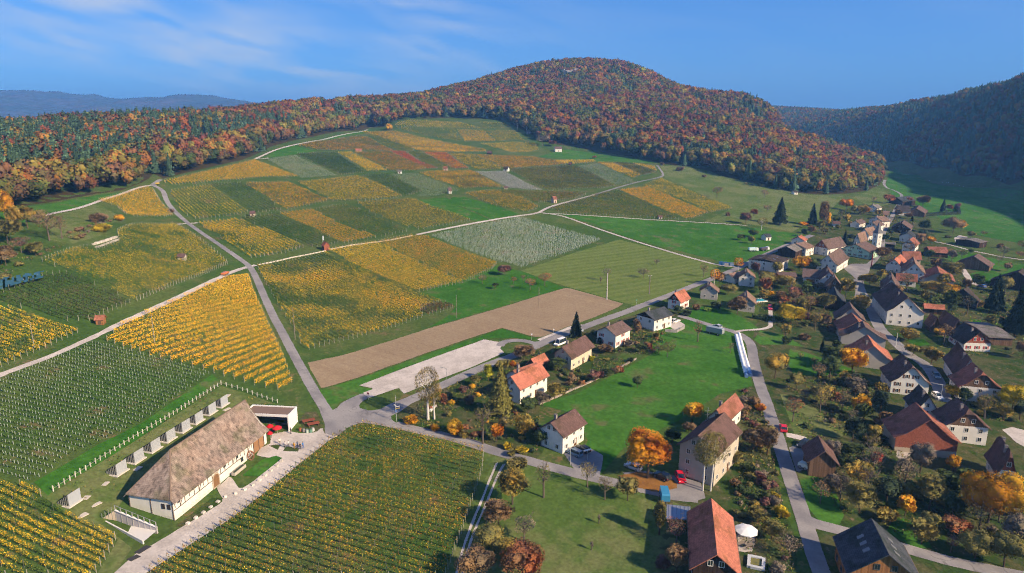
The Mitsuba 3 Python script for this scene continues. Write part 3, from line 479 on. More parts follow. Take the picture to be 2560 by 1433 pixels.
# the slope above the cross path, from front to back
far = [(Z3((440,1082),(830,1038),(1060,1130),(1490,1308),(1280,1365),(965,1415),(745,1280)), D9, 'doyxy', 'yellow and green vineyard above the junction', 10),
 (Z3((850,1032),(1230,988),(1660,1190),(1830,1268),(1690,1308),(1510,1308)), D9, 'ddndo', 'dark green vineyard left of the brick shrine', 12),
 (Z3((1240,988),(1560,952),(1850,1110),(2180,1218),(1850,1278)), D9, 'oxggx', 'orange vineyard behind the brick shrine', 12),
 (Z3((1570,952),(1900,902),(2470,1160),(2200,1216),(1900,1110)), D9, 'dndon', 'dark vineyard patch beyond the orange one', 14),
 (Z9((-30,882),(520,848),(720,935),(1090,1053),(600,1145),(430,1110),(120,990)), D9, 'bobyob', 'brown and yellow vineyard below the grass bank', 14),
 (Z3((170,775),(560,710),(900,950),(935,980),(400,1040),(285,970)), D9, 'nooyo', 'olive and yellow vineyard right of the lane bend', 16),
 (Z3((572,708),(880,693),(1265,948),(1000,980),(945,958)), D9, 'ddnd', 'dark green vineyard with the small slope hut', 14),
 (Z3((890,697),(1330,684),(1640,830),(1715,868),(1305,950),(1100,830)), D9, 'buxgo', 'rusty yellow vineyard in the middle of the slope', 12),
 (Z3((1405,684),(2000,625),(2200,703),(2430,823),(2100,856),(1745,866)), D9, 'oybyo', 'olive and yellow vineyard beside the pale green one', 14),
 (Z9((25,622),(270,608),(600,770),(445,818)), D9, 'dndn', 'dark green strip of vines', 14),
 (Z3((110,682),(480,594),(1000,468),(1420,632),(1100,636),(500,686),(205,710)), D9, 'xygyx', 'yellow vineyard below the forest edge', 14),
 (Z3((1400,412),(1780,398),(2060,588),(1830,612)), D9, 'dddn', 'dark green vineyard on the upper slope', 20),
 (Z3((1795,397),(1930,393),(2285,573),(2085,577)), D9, 'xyo', 'narrow yellow vineyard on the upper slope', 14),
 (Z9((-60,391),(283,388),(645,553),(560,572),(290,572)), D9, 'onugo', 'olive and rusty vineyard left of the red one', 14),
 (Z9((293,386),(428,386),(590,490),(755,550),(660,557),(480,480)), D9, 'rrru', 'bright red strip of vineyard', 14),
 (Z9((443,388),(600,393),(790,490),(925,558),(785,553),(600,485)), D9, 'nodo', 'olive green vineyard right of the red one', 14),
 (Z9((614,395),(838,398),(940,480),(1055,553),(900,557),(785,490)), D9, 'urgu', 'reddish orange vineyard on the upper slope', 14),
 (Z9((853,401),(1100,418),(1368,545),(1355,562),(1130,562),(985,495)), D9, 'odyob', 'green to gold vineyard on the upper slope', 12),
 (Z9((1105,418),(1670,438),(1855,473),(2000,510),(1480,552),(1385,543)), D9, 'gbxob', 'orange brown vineyard below the forest house', 12),
 (Z9((1885,474),(2265,468),(2285,488),(2040,512),(1905,490)), Z9((1900,475),(2000,510)), 'xyo', 'thin yellow vine strip below the forest meadow', 12),
 (Z9((565,593),(760,578),(1085,573),(1395,738),(1190,737),(1000,747),(725,660)), D9, 'buoxg', 'brown and gold vineyard left of the pale rows', 12),
 (Z9((1445,563),(2000,528),(2100,533),(2470,718),(2330,742),(1785,757)), D9, 'bobdb', 'dark brown vineyard right of the pale rows', 12),
 (Z13((743,183),(880,183),(1175,308),(1090,333),(933,270)), D9, 'yxo', 'yellow vine strip near the forest corner', 12),
 (Z13((903,181),(1080,192),(1315,275),(1190,308),(1003,240)), D9, 'obd', 'dark vine strip near the forest corner', 12),
 (Z13((1093,192),(1300,222),(1328,272)), D9, 'yxo', 'small yellow vine corner at the forest lane', 12),
 (Z9((1015,793),(1300,763),(1560,833),(1735,930),(1620,975),(1285,910)), D9, 'boxbo', 'brown and yellow vineyard above the bright grass plot', 12),
 (Z9((1325,766),(2130,781),(2190,802),(2080,848),(1850,868),(1700,886),(1560,830)), D9, 'bunob', 'rusty green vineyard beside the hut at the cross track', 12),
 (Z13((285,630),(730,494),(930,454),(1200,563),(1550,736),(1000,706),(400,676)), Z13((960,450),(1580,735)), 'ndobd', 'dark green vineyard beside the track fork', 16),
 (Z13((965,453),(1240,418),(1500,533),(1820,670),(1650,730),(1585,732),(1230,570)), Z13((960,450),(1580,735)), 'gxgxo', 'orange vineyard above the pasture', 12),
 (Z13((1195,402),(1370,338),(1700,482),(2065,630),(1845,668),(1465,500)), Z13((960,450),(1580,735)), 'onyoy', 'olive yellow vineyard at the pasture corner', 12),
 (Z9((15,193),(330,188),(760,283),(1210,366),(1220,388),(1000,392),(600,387),(425,330),(200,250)), DT, 'xyxgo', 'broad golden vineyard high on the slope', 14),
 (Z3((1420,327),(1600,288),(2000,238),(2100,248),(2370,388),(2050,372),(1750,377),(1600,368)), D9, 'bobgb', 'brown vineyard around the red roofed hut', 12),
 (Z3((2040,205),(2180,193),(2510,330),(2540,388),(2405,388),(2155,260)), D9, 'nonoo', 'olive vineyard left of the golden one', 14),
 (Z9((335,117),(490,81),(830,98),(960,103),(1185,163),(900,162),(560,148),(345,138)), DT, 'xyoy', 'topmost vineyard in yellow below the forest', 14),
 (Z9((1155,100),(1415,113),(1460,150),(1395,163),(1192,165)), DT, 'onyo', 'olive end of the topmost vineyard', 14),
 (Z9((340,147),(560,158),(915,171),(995,287),(860,272),(600,222),(405,175)), DT, 'nodyn', 'dark green vineyard below the topmost one', 12),
 (Z9((940,173),(1198,183),(1325,287),(1015,287)), DT, 'xgyx', 'orange yellow vineyard in the upper tier', 12),
 (Z9((1220,188),(1495,184),(1590,278),(1345,286)), DT, 'oynx', 'olive yellow vineyard at the tier end', 12),
 (Z9((1160,310),(1500,298),(1695,303),(1730,368),(1640,396),(1445,396),(1335,360)), DT, 'xyoy', 'yellow vineyard left of the forest house', 12)]
for poly, ab, pal, label, sc in far: vineyard(poly, ab, pal, label, sc * 1.6, 2.5 if abs(ab[0][0] - DT[0][0]) > 1 else 3.2, spread=0.65)
young(wpoly([(-60,960),(0,950),(130,897),(250,850),(268,862),(525,933),(494,956),(356,1053),(242,1110),(173,1141),(85,1204),(0,1194),(-60,1185)]), [(130,897),(470,985)], 'nlndn', 'young vineyard of pale plant sleeves left of the barn', 1.9, 1.0, sparse=1.6)
young(wpoly([(1078,590),(1303,544),(1504,600),(1440,625),(1302,670),(1255,656),(1165,625)]), D9, 'lnwl', 'young vineyard of pale posts above the mown meadow', 1.9, 1.1, h=1.3, w=0.13, lit=0.72)
young(wpoly(Z9((1118,582),(1398,577),(1770,762),(1445,738))), D9, 'wl', 'pale grey young rows on the upper slope', 2.6, 0.6, col=(0.7, 0.7, 0.66), h=1.0, w=0.24)
young(wpoly(Z3((1110,460),(1385,418),(1800,618),(1455,646))), D9, 'wwl', 'pale green young vineyard on the upper slope', 2.2, 1.3, h=1.1, w=0.11, col=(0.55, 0.62, 0.52))
young(wpoly(Z13((565,217),(740,189),(1095,350),(1085,388),(922,402),(700,290))), D9, 'lwn', 'pale green young vineyard near the forest corner', 2.2, 1.3, h=1.1, w=0.11, col=(0.55, 0.62, 0.52))
young(wpoly(Z9((295,603),(550,593),(980,758),(760,812),(545,828),(610,770))), D9, 'lwnw', 'pale green young vineyard beside the slope track', 2.2, 1.4, h=1.0, w=0.10, col=(0.5, 0.6, 0.48))
# ------------------------------------------------------------------ trees
ICO = trimesh.creation.icosphere(subdivisions=1); ICO2 = trimesh.creation.icosphere(subdivisions=2)
def lumps(mb, centre, rad, col, seed, ico=ICO, amp=0.25):
    n = ico.vertices; k = 1 + amp * 2 * (meshkit.fbm(n * 1.7 + seed * 7.3, octaves=2) - 0.5)
    mb.add(np.asarray(centre) + n * k[:, None] * rad, ico.faces, np.broadcast_to(col, n.shape) * (0.85 + 0.3 * rng.random((len(n), 1))), n / np.linalg.norm(n, axis=1, keepdims=True))
def shade_out(c, mid, rad):
    o = (c - mid) / rad; o[:, 2] += 0.25; return o / (np.linalg.norm(o, axis=1, keepdims=True) + 1e-9)
def crown(h, r, base, n, size, cols, seed, lobes=7, bare=0.0, core=True, shape=1.0, jitter=0.2):
    """Foliage of a broadleaf tree: leaf clumps in the shells of several overlapping lobes."""
    g = np.random.default_rng(seed); mb = MB(); cols = np.atleast_2d(cols)
    mid = np.array([0, 0, (h + base) / 2]); rad = np.array([r, r, (h - base) / 2])
    cs, rs = [mid], [rad * 0.72]
    for i in range(lobes):
        a = 2 * math.pi * (i / lobes + g.uniform(-0.08, 0.08)) * 1.62; z = g.uniform(-0.55, 0.72)
        w = math.sqrt(max(0.08, 1 - z * z)) * g.uniform(0.42, 0.62)
        if shape != 1.0: w *= (1 - z) ** (shape - 1) if shape > 1 else 1
        cs.append(mid + rad * [w * math.cos(a), w * math.sin(a), z * 0.62]); rs.append(rad * g.uniform(0.36, 0.52) * [1, 1, 0.85])
    cs, rs = np.array(cs), np.array(rs); vol = rs.prod(1) ** (2 / 3); which = g.choice(len(cs), n, p=vol / vol.sum())
    d = g.normal(size=(n, 3)); d /= np.linalg.norm(d, axis=1, keepdims=True)
    c = cs[which] + rs[which] * d * (g.uniform(0.62, 1.06, n) ** 0.7)[:, None]
    inside = np.zeros(n, int)
    for q, s in zip(cs, rs): inside += (((c - q) / (s * 0.86)) ** 2).sum(1) < 1
    c, which, d = c[inside < 2], which[inside < 2], d[inside < 2]; n = len(c)
    ci = g.integers(0, len(cols), len(cs)); cc = cols[np.where(g.random(n) < 0.7, ci[which], g.integers(0, len(cols), n))] * g.uniform(1 - jitter * 1.3, 1 + jitter * 1.3, n)[:, None]
    o = d * 0.75 + shade_out(c, mid, rad) * 0.6; o /= np.linalg.norm(o, axis=1, keepdims=True)
    mb.add(*leaf_quads(c, size, cc, o, 0.75))
    if core:
        for q, s, k in zip(cs, rs, ci): lumps(mb, q, s * 0.66, cols[k] * 0.9, seed, ICO)
    return mb
def conifer(h, r, n, size, col, seed, base=0.08, tiers=9):
    g = np.random.default_rng(seed); mb = MB(); t = g.random(n) ** 0.62
    k = np.floor(t * tiers) / tiers; z = h * (base + (1 - base) * (1 - t)); frac = (h - z) / (h * (1 - base))
    step = 0.72 + 0.38 * ((frac * tiers) % 1.0)
    a = g.uniform(0, 2 * math.pi, n); lob = 1 + 0.16 * np.sin(a * 5 + np.floor(frac * tiers) * 2.1)
    q = r * (frac ** 0.85) * step * lob * g.uniform(0.72, 1.05, n)
    c = np.stack([q * np.cos(a), q * np.sin(a), z - 0.05 * q], -1)
    o = np.stack([np.cos(a), np.sin(a), 0.55 + 0 * a], -1); o /= np.linalg.norm(o, axis=1, keepdims=True)
    cc = np.asarray(col) * g.uniform(0.65, 1.4, n)[:, None] * (0.75 + 0.4 * g.random((n, 1)))
    mb.add(*leaf_quads(c, size * (0.55 + 0.6 * frac), cc, o, 0.35))
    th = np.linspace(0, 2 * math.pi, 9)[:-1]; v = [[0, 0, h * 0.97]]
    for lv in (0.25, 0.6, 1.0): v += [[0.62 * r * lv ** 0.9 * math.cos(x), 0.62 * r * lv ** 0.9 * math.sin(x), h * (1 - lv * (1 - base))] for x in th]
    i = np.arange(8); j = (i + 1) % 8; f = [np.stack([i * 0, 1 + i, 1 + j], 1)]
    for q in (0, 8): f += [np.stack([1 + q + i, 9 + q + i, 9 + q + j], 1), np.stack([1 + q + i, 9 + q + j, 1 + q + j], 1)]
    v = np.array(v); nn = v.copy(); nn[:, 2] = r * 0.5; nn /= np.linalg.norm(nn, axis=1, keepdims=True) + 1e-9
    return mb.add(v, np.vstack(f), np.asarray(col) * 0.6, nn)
BARK = np.array((0.10, 0.075, 0.055))
def trunk(h, r, seed, col=BARK, limbs=5, reach=1.0, lean=0.0, twigs=0, top=0.9):
    g = np.random.default_rng(seed); mb = MB(); p = np.array([0, 0, -0.3]); q = np.array([g.normal(0, lean + 0.02) * h, g.normal(0, lean + 0.02) * h, h * 0.5])
    mb.bar(p, q, r * 2, col=col, sides=7, taper=0.7); e = np.array([q[0] * 1.5, q[1] * 1.5, h * top]); mb.bar(q, e, r * 1.35, col=col, sides=6, taper=0.3)
    for i in range(limbs):
        s = g.uniform(0.30, 0.8); b = q * (s / 0.5) if s < 0.5 else q + (e - q) * (s - 0.5) / 0.5
        a = 2.4 * i + g.uniform(-0.4, 0.4); L = reach * g.uniform(0.5, 0.95); t = b + np.array([math.cos(a) * L, math.sin(a) * L, h * g.uniform(0.12, 0.3)])
        m = (b + t) / 2 + g.normal(0, 0.08 * L, 3); mb.bar(b, m, r * 0.8, col=col, sides=5, taper=0.7); mb.bar(m, t, r * 0.55, col=col, sides=4, taper=0.4)
        for _ in range(twigs):
            u = m + (t - m) * g.uniform(-0.4, 1); w = u + g.normal(0, 0.30 * L, 3) + [0, 0, 0.16 * L]; mb.bar(u, w, max(0.035, r * 0.28), col=col * 1.2, sides=3, taper=0.5)
            for _ in range(2): mb.bar(u + (w - u) * g.uniform(0.3, 0.9), w + g.normal(0, 0.16 * L, 3), max(0.028, r * 0.16), col=col * 1.3, sides=3, taper=0.5)
    return mb
# ---- the woods: a set of tree shapes and colours, copied over the hills
RUST, GOLD, OLIVE, GREEN, BROWN, SPRUCE, PLUM, LIME = (0.150,0.058,0.032), (0.205,0.125,0.034), (0.115,0.098,0.030), (0.052,0.066,0.024), (0.115,0.072,0.040), (0.020,0.036,0.022), (0.10,0.042,0.036), (0.20,0.17,0.040)
def forest_kind(name, mb):
    v, f, c, n, u = mb.arrays(); p = meshkit.write_ply((v, f), False, None, c, normals=n)
    scene[name] = {'type': 'shapegroup', 'tree': {'type': 'ply', 'filename': p, 'face_normals': False, 'bsdf': {'type': 'ref', 'id': 'leaves'}}}
KINDS = {}
def make_kinds():
    tone = dict(rust=RUST, gold=GOLD, olive=OLIVE, green=GREEN, brown=BROWN, plum=PLUM, lime=LIME, orange=(0.185, 0.080, 0.026))
    for k, c in tone.items():
        for j in range(5):
            g = np.random.default_rng(100 + j); c2 = np.array(c) * (1.0 + 0.12 * j); alt = np.array([c2, c2 * [1.15, 0.92, 0.85], c2 * [0.85, 1.12, 0.95]])
            mb = crown(1.0, 0.30, 0.10, 330, 0.050, alt, 31 + j * 7 + len(KINDS), lobes=8, jitter=0.22)
            name = f'forest_kind_{k}_{j}'; forest_kind(name, mb); KINDS.setdefault(k, []).append(name)
    for j in range(6):
        mb = conifer(1.0, 0.19 + 0.015 * (j % 3), 190, 0.050, np.array(SPRUCE) * [(0.9 + 0.12 * j)] * 3, 77 + j, base=0.06, tiers=8 + j % 3); name = f'forest_kind_spruce_{j}'
        forest_kind(name, mb); KINDS.setdefault('spruce', []).append(name)
make_kinds()
def instance(key, kind, p, h, wide):
    scene[key] = {'type': 'instance', 'shapegroup': {'type': 'ref', 'id': kind}, 'to_world': T().translate([float(x) for x in p]).rotate([0, 0, 1], float(rng.uniform(0, 360))).scale([float(h * wide), float(h * wide), float(h)])}
def pick(weights):
    k = list(weights); w = np.array([weights[x] for x in k], float); return k[rng.choice(len(k), p=w / w.sum())]
EDGE_L = [(-200,560),(-60,535),(77,512),(181,495),(243,484),(307,475),(352,458),(372,447)]
EDGE_M = [(408,447),(440,438),(500,424),(560,410),(605,400),(640,386),(680,366),(740,350),(800,338),(860,328),(925,318),(975,318),(990,304),(1060,297),(1130,294),(1200,297),(1262,302),(1290,316),(1330,338),(1350,352),(1395,362),(1430,366),(1480,376),(1560,389),(1641,405),(1687,414),(1739,418),(1778,430),(1814,442),(1842,448),(1894,461),(1932,472),(1965,480),(2010,484),(2060,487),(2120,484),(2170,477),(2198,463),(2208,444)]
def wood(edge, behind): return Polygon(np.vstack([G(edge)[:, :2], behind])).buffer(0)
W_LEFT = wood(EDGE_L, S * np.array([(-235,470),(-290,620),(-520,640),(-700,420),(-420,240)]))
W_MAIN = wood(EDGE_M, S * np.array([(440,830),(430,960),(400,1130),(330,1300),(160,1420),(-150,1330),(-300,1150),(-430,980),(-480,720),(-400,560),(-250,450)]))
W_RIGHT = Polygon(S * np.array([(535,380),(542,640),(552,760),(562,860),(576,960),(592,1100),(596,1300),(556,1500),(500,1650),(520,2000),(600,2200),(950,2200),(950,380)]))
W_COL = Polygon(S * np.array([(330,1300),(140,1420),(-60,1500),(-60,2150),(600,2250),(540,1900),(500,1650),(556,1500),(560,1400),(430,1430)]))
def scatter(poly, gap, seed):
    g = np.random.default_rng(seed); x0, y0, x1, y1 = poly.bounds
    xx, yy = np.meshgrid(np.arange(x0, x1, gap), np.arange(y0, y1, gap * 0.88)); xx[1::2] += gap / 2
    q = np.stack([xx.ravel(), yy.ravel()], -1) + g.uniform(-0.36, 0.36, (xx.size, 2)) * gap
    return q[shapely.contains_xy(poly, q[:, 0], q[:, 1])]
def visible(p, top):
    """Whether the picture could show a tree's top: the ground and the wood in front do not hide it."""
    q = np.column_stack([p, H(p) + top]); t = np.linspace(0.04, 0.985, 90); ok = np.ones(len(q), bool)
    for s in t: a = CAM + (q - CAM) * s; ok &= a[:, 2] > H(a[:, :2]) - 3
    return ok
MIX_A = dict(rust=5, orange=2.4, gold=2.2, olive=3.2, brown=5, plum=2.6, green=1.6, spruce=1.0, lime=0.2)
MIX_B = dict(gold=4, olive=5, orange=1.4, brown=4, rust=1.6, green=2.4, lime=0.9)
MIX_C = dict(spruce=10, rust=0.7, gold=0.5, olive=0.5)
counts = {}
def tree_in(base, q, d_edge, mixfn, hmin, hmax, label=None):
    n = counts[base] = counts.get(base, 0) + 1
    return f'{base}__{n:04d}'
def forest(base, poly, gap, mixfn, hh, seed, label, edge=None, edge_group=None, margin=30):
    q = scatter(poly, gap, seed); x, y = q[:, 0], q[:, 1]; pr = project(np.column_stack([q, H(q) + 15]))
    inv = (pr[:, 0] > -260) & (pr[:, 0] < 2820); q = q[inv]; q = q[visible(q, 24)] if base != 'distant_forest' else q[H(q) > 40]
    a = meshkit.fbm(np.column_stack([q / 70, np.full(len(q), seed)]), octaves=3); b = meshkit.fbm(np.column_stack([q / 26, np.full(len(q), seed + 5)]), octaves=2)
    de = shapely.distance(LineString(edge), shapely.points(q)) if edge is not None else np.full(len(q), 99.0)
    near = np.argsort(de); single_ones = set(near[:0])
    z = H(q); R = np.hypot(q[:, 0], q[:, 1])
    for i in range(len(q)):
        kind = pick(mixfn(a[i], b[i], de[i], q[i])); h = rng.uniform(*hh) * (1.0 if kind == 'spruce' else 1.0) * (0.72 if de[i] < 5 else 0.9 if de[i] < 10 else 1)
        key = tree_in(base, q[i], de[i], None, *hh); instance(key, KINDS[kind][rng.integers(len(KINDS[kind]))], (q[i, 0], q[i, 1], z[i] - 0.4), h, rng.uniform(0.78, 1.36) * (1.12 if kind == 'spruce' else 1.05))
    tag(base, label, 'forest', None, 'stuff')
def mix_left(a, b, de, q):
    if de < 22: return MIX_B
    return MIX_C if (a > 0.40) else MIX_A
def mix_main(a, b, de, q):
    dark = q[0] < -210 * S and q[1] < 720 * S
    if dark and de > 26: return MIX_C if a > 0.44 else MIX_A
    if b > 0.66: return dict(spruce=4, green=2, olive=2)
    if de < 14: return MIX_B
    m = dict(MIX_A); 
    if a > 0.55: m.update(gold=6, olive=5, orange=5, rust=2)
    if b < 0.36: m.update(rust=10, plum=4)
    return m
def mix_right(a, b, de, q):
    return dict(rust=4, brown=3, olive=2, gold=1, spruce=2) if a > 0.56 or b > 0.68 else MIX_C
forest('left_wood', W_LEFT, 7.8, mix_left, (19, 26), 3, 'mixed wood of dark spruces and autumn trees at the left', G(EDGE_L)[:, :2])
forest('hill_forest', W_MAIN, 9.0, mix_main, (19, 27), 4, 'rust and gold autumn forest covering the rounded hill', G(EDGE_M)[:, :2])
forest('shaded_hill_forest', W_RIGHT, 8.6, mix_right, (14, 21), 6, 'dark spruce forest on the shaded hill at the right')
forest('distant_forest', W_COL, 11.0, lambda a, b, d, q: dict(rust=4, brown=4, spruce=3, plum=2), (14, 20), 8, 'far reddish forest in the gap between the hills')
for nm, p in (('forest_floor', W_LEFT), ('forest_floor', W_MAIN), ('forest_floor', W_RIGHT), ('forest_floor', W_COL)): sheet(nm, p, 'm_forest_floor', 0.02, 14, 8)
print('forest', counts)
# ------------------------------------------------------------------ houses
def uvid(i, u, v): return np.column_stack([np.asarray(u, float) + 1000 * i + 300, np.asarray(v, float)])
def profile(w, he, hr, flare):
    k = 0.70 * w; kz = he + (hr - he) * (0.30 - 0.10 * flare)
    return [(-w, he), (-k, kz), (0, hr), (k, kz), (w, he)] if flare else [(-w, he), (0, hr), (w, he)]
def roof_mesh(L, w, he, hr, roof, ov=0.55, oe=0.5, flare=0, hip=(0, 0), th=0.2):
    """Two tiled slabs with their thickness, cut back at the ends where the gable is half hipped."""
    i = ROOF_ID[roof]; mb = MB(); sl = (hr - he) / w
    p = profile(w, he, hr, flare); drop = (p[1][1] - p[0][1]) / (p[1][0] - p[0][0]) * oe
    p = [(p[0][0] - oe, p[0][1] - drop)] + p[1:-1] + [(p[-1][0] + oe, p[-1][1] - drop)]
    m = len(p) // 2; side = np.array(p[m:][::-1])     # eave .. ridge of the right half
    d = np.r_[0, np.cumsum(np.linalg.norm(np.diff(side, axis=0), axis=1))]; zr = side[-1, 1]
    cut = [zr - (zr - he) * h * 0.5 for h in hip]; ins = [(zr - he) * h * 0.5 * 1.05 for h in hip]
    lv = sorted(set(list(side[:, 1]) + [c for c, h in zip(cut, hip) if h])); yy = np.interp(lv, side[:, 1], side[:, 0]); dd = np.interp(lv, side[:, 1], d); lv = np.array(lv)
    def xe(e): return L / 2 + ov - (np.clip((lv - cut[e]) / max(zr - cut[e], 1e-6), 0, 1) * (ins[e] + ov * 0.3) if hip[e] else 0)
    xa, xb = -xe(0) * np.ones(len(lv)), xe(1) * np.ones(len(lv))
    for sgn in (1, -1):
        for k in range(len(lv) - 1):
            q = np.array([[xa[k], sgn * yy[k], lv[k]], [xb[k], sgn * yy[k], lv[k]], [xb[k + 1], sgn * yy[k + 1], lv[k + 1]], [xa[k + 1], sgn * yy[k + 1], lv[k + 1]]])
            u = uvid(i, q[:, 0] + 40 + sgn * 20, d[-1] - dd[[k, k, k + 1, k + 1]]); f = [[0, 1, 2, 3]] if sgn > 0 else [[3, 2, 1, 0]]
            mb.add(q, f, uv=u); mb.add(q - [0, 0, th], [f[0][::-1]], uv=u)
            if k == 0: mb.add(np.vstack([q[:2], q[:2] - [0, 0, th]]), [[0, 2, 3, 1]], uv=u[[0, 1, 0, 1]])
            for a, b in ((0, 3), (1, 2)): mb.add(np.vstack([q[[a, b]], q[[a, b]] - [0, 0, th]]), [[0, 1, 3, 2]], uv=u[[a, b, a, b]])
    for e in (0, 1):
        if hip[e]:
            y0 = np.interp(cut[e], lv, yy); x0 = (-1, 1)[e] * (L / 2 + ov); x1 = (xa[-1], xb[-1])[e]
            t = np.array([[x0, y0, cut[e]], [x0, -y0, cut[e]], [x1, 0, zr]]); u = uvid(i, [0, 2 * y0, y0], [ins[e] * 1.4, ins[e] * 1.4, 0]); mb.add(t, [[0, 1, 2]], uv=u)
            mb.add(t - [0, 0, th], [[0, 2, 1]], uv=u); mb.add(np.vstack([t[:2], t[:2] - [0, 0, th]]), [[0, 1, 3, 2]], uv=u[[0, 1, 0, 1]])
    mb.bar([xa[-1], 0, zr + 0.04], [xb[-1], 0, zr + 0.04], 0.28, 0.12) if False else None
    return mb
def wall_mesh(L, w, he, hr, wall, flare=0, hip=(0, 0), base=-1.2, gable=None, sink=0.16, gz=None):
    """Outer walls with their gables; the gables may be clad otherwise than the storeys below."""
    lo, hi = MB(), [MB(), MB()]; i = WALL_ID[wall]; g = WALL_ID[gable or wall]
    p = [(y, z - sink) for y, z in profile(w, he, hr, flare)]
    for s in (-1, 1):
        v = [[-L / 2, s * w, base], [L / 2, s * w, base], [L / 2, s * w, p[0][1]], [-L / 2, s * w, p[0][1]]]
        lo.add(v, [[0, 1, 2, 3]] if s < 0 else [[3, 2, 1, 0]], uv=uvid(i, [0, L, L, 0], [base, base, p[0][1], p[0][1]]))
    for e, s in enumerate((-1, 1)):
        x = s * L / 2; q = np.array([[x, -w, base], [x, w, base], [x, w, p[0][1]], [x, -w, p[0][1]]]); lo.add(q, [[0, 1, 2, 3]] if s > 0 else [[3, 2, 1, 0]], uv=uvid(i, q[:, 1] + w, q[:, 2]))
        top = hr - sink; c = top - (top - he) * hip[e] * 0.5; zz = np.array([a[1] for a in p[:len(p) // 2 + 1]]); yy = np.array([a[0] for a in p[:len(p) // 2 + 1]])
        pts = [(y, z) for y, z in zip(yy, zz) if z <= c + 1e-6]
        if hip[e]: pts.append((np.interp(c, zz, yy), c))
        poly = pts + [(-y, z) for y, z in pts[::-1] if abs(y) > 1e-6]; xo = x + s * (0.03 if gable else 0.0)
        v = np.array([[xo, y, z] for y, z in poly]); n = len(v); f = np.array([[0, k, k + 1] for k in range(1, n - 1)]); f = f if s < 0 else f[:, ::-1]
        hi[e].add(v, f, uv=uvid(g, v[:, 1] + w, v[:, 2]))
        if gable and gz is not None: q = np.array([[xo, -w, gz], [xo, w, gz], [xo, w, p[0][1]], [xo, -w, p[0][1]]]); hi[e].add(q, [[0, 1, 2, 3]] if s > 0 else [[3, 2, 1, 0]], uv=uvid(g, q[:, 1] + w, q[:, 2]))
    return lo, hi
def window_set(h, M, mb_at, rows, col_frame, shutter=None, big=1.0, pane_only=False):
    """Windows of one wall: each is a frame with its pane set back in it."""
    for (o, t, n, z) in rows:
        wd, ht = 0.95 * big, 1.2 * big; t, n = np.asarray(t), np.asarray(n); c = np.asarray(o) + n * 0.03; up = np.array([0, 0, 1.0])
        k = fresh(h + '__window'); f = MB()
        for s in (-1, 1):
            f.bar(c + t * s * wd / 2 - up * ht / 2, c + t * s * wd / 2 + up * ht / 2, 0.11, col=col_frame); f.bar(c - t * wd / 2 + up * s * ht / 2, c + t * wd / 2 + up * s * ht / 2, 0.11, col=col_frame)
        f.bar(c - up * ht / 2, c + up * ht / 2, 0.06, col=col_frame)
        if shutter is not None:
            for s in (-1, 1): q = c + t * s * wd * 0.8; f.add(*plate(q, t, up, n, wd * 0.46, ht, 0.05), shutter)
        put(k, f, 'paint', M=M)
        p = MB(); q = np.array([c - t * wd / 2 - up * ht / 2, c + t * wd / 2 - up * ht / 2, c + t * wd / 2 + up * ht / 2, c - t * wd / 2 + up * ht / 2]) - n * 0.015; p.add(q, [[0, 1, 2, 3]]); put(k + '__pane', p, 'pane', M=M)
def plate(c, t, up, n, w, h, d):
    v = [c + a * t * w / 2 + b * up * h / 2 + e * n * d for a in (-1, 1) for b in (-1, 1) for e in (0, 1)]
    return np.array(v), np.array([[0, 1, 3, 2], [4, 6, 7, 5], [0, 4, 5, 1], [2, 3, 7, 6], [1, 5, 7, 3]])
HOUSES = []
def ridge_frame(A, B, hr, E, he):
    A, B, E = (np.asarray(x, float) for x in (A, B, E)); z = float(G((A + B) / 2 + [0, 20])[2])
    for _ in range(5):
        a, b = at_z(*A, z + hr), at_z(*B, z + hr); m = (a + b) / 2; z = float(H(m[0], m[1]))
    e = at_z(*E, z + he); d = (b - a)[:2]; L = np.linalg.norm(d); d /= L; w = abs((e - a)[:2] @ np.array([-d[1], d[0]]))
    return m, z, math.atan2(d[1], d[0]), L, w
GREEN_SH, RED_SH, BROWN_SH, BLUE_SH = (0.06, 0.12, 0.08), (0.45, 0.04, 0.04), (0.14, 0.07, 0.04), (0.20, 0.30, 0.40)
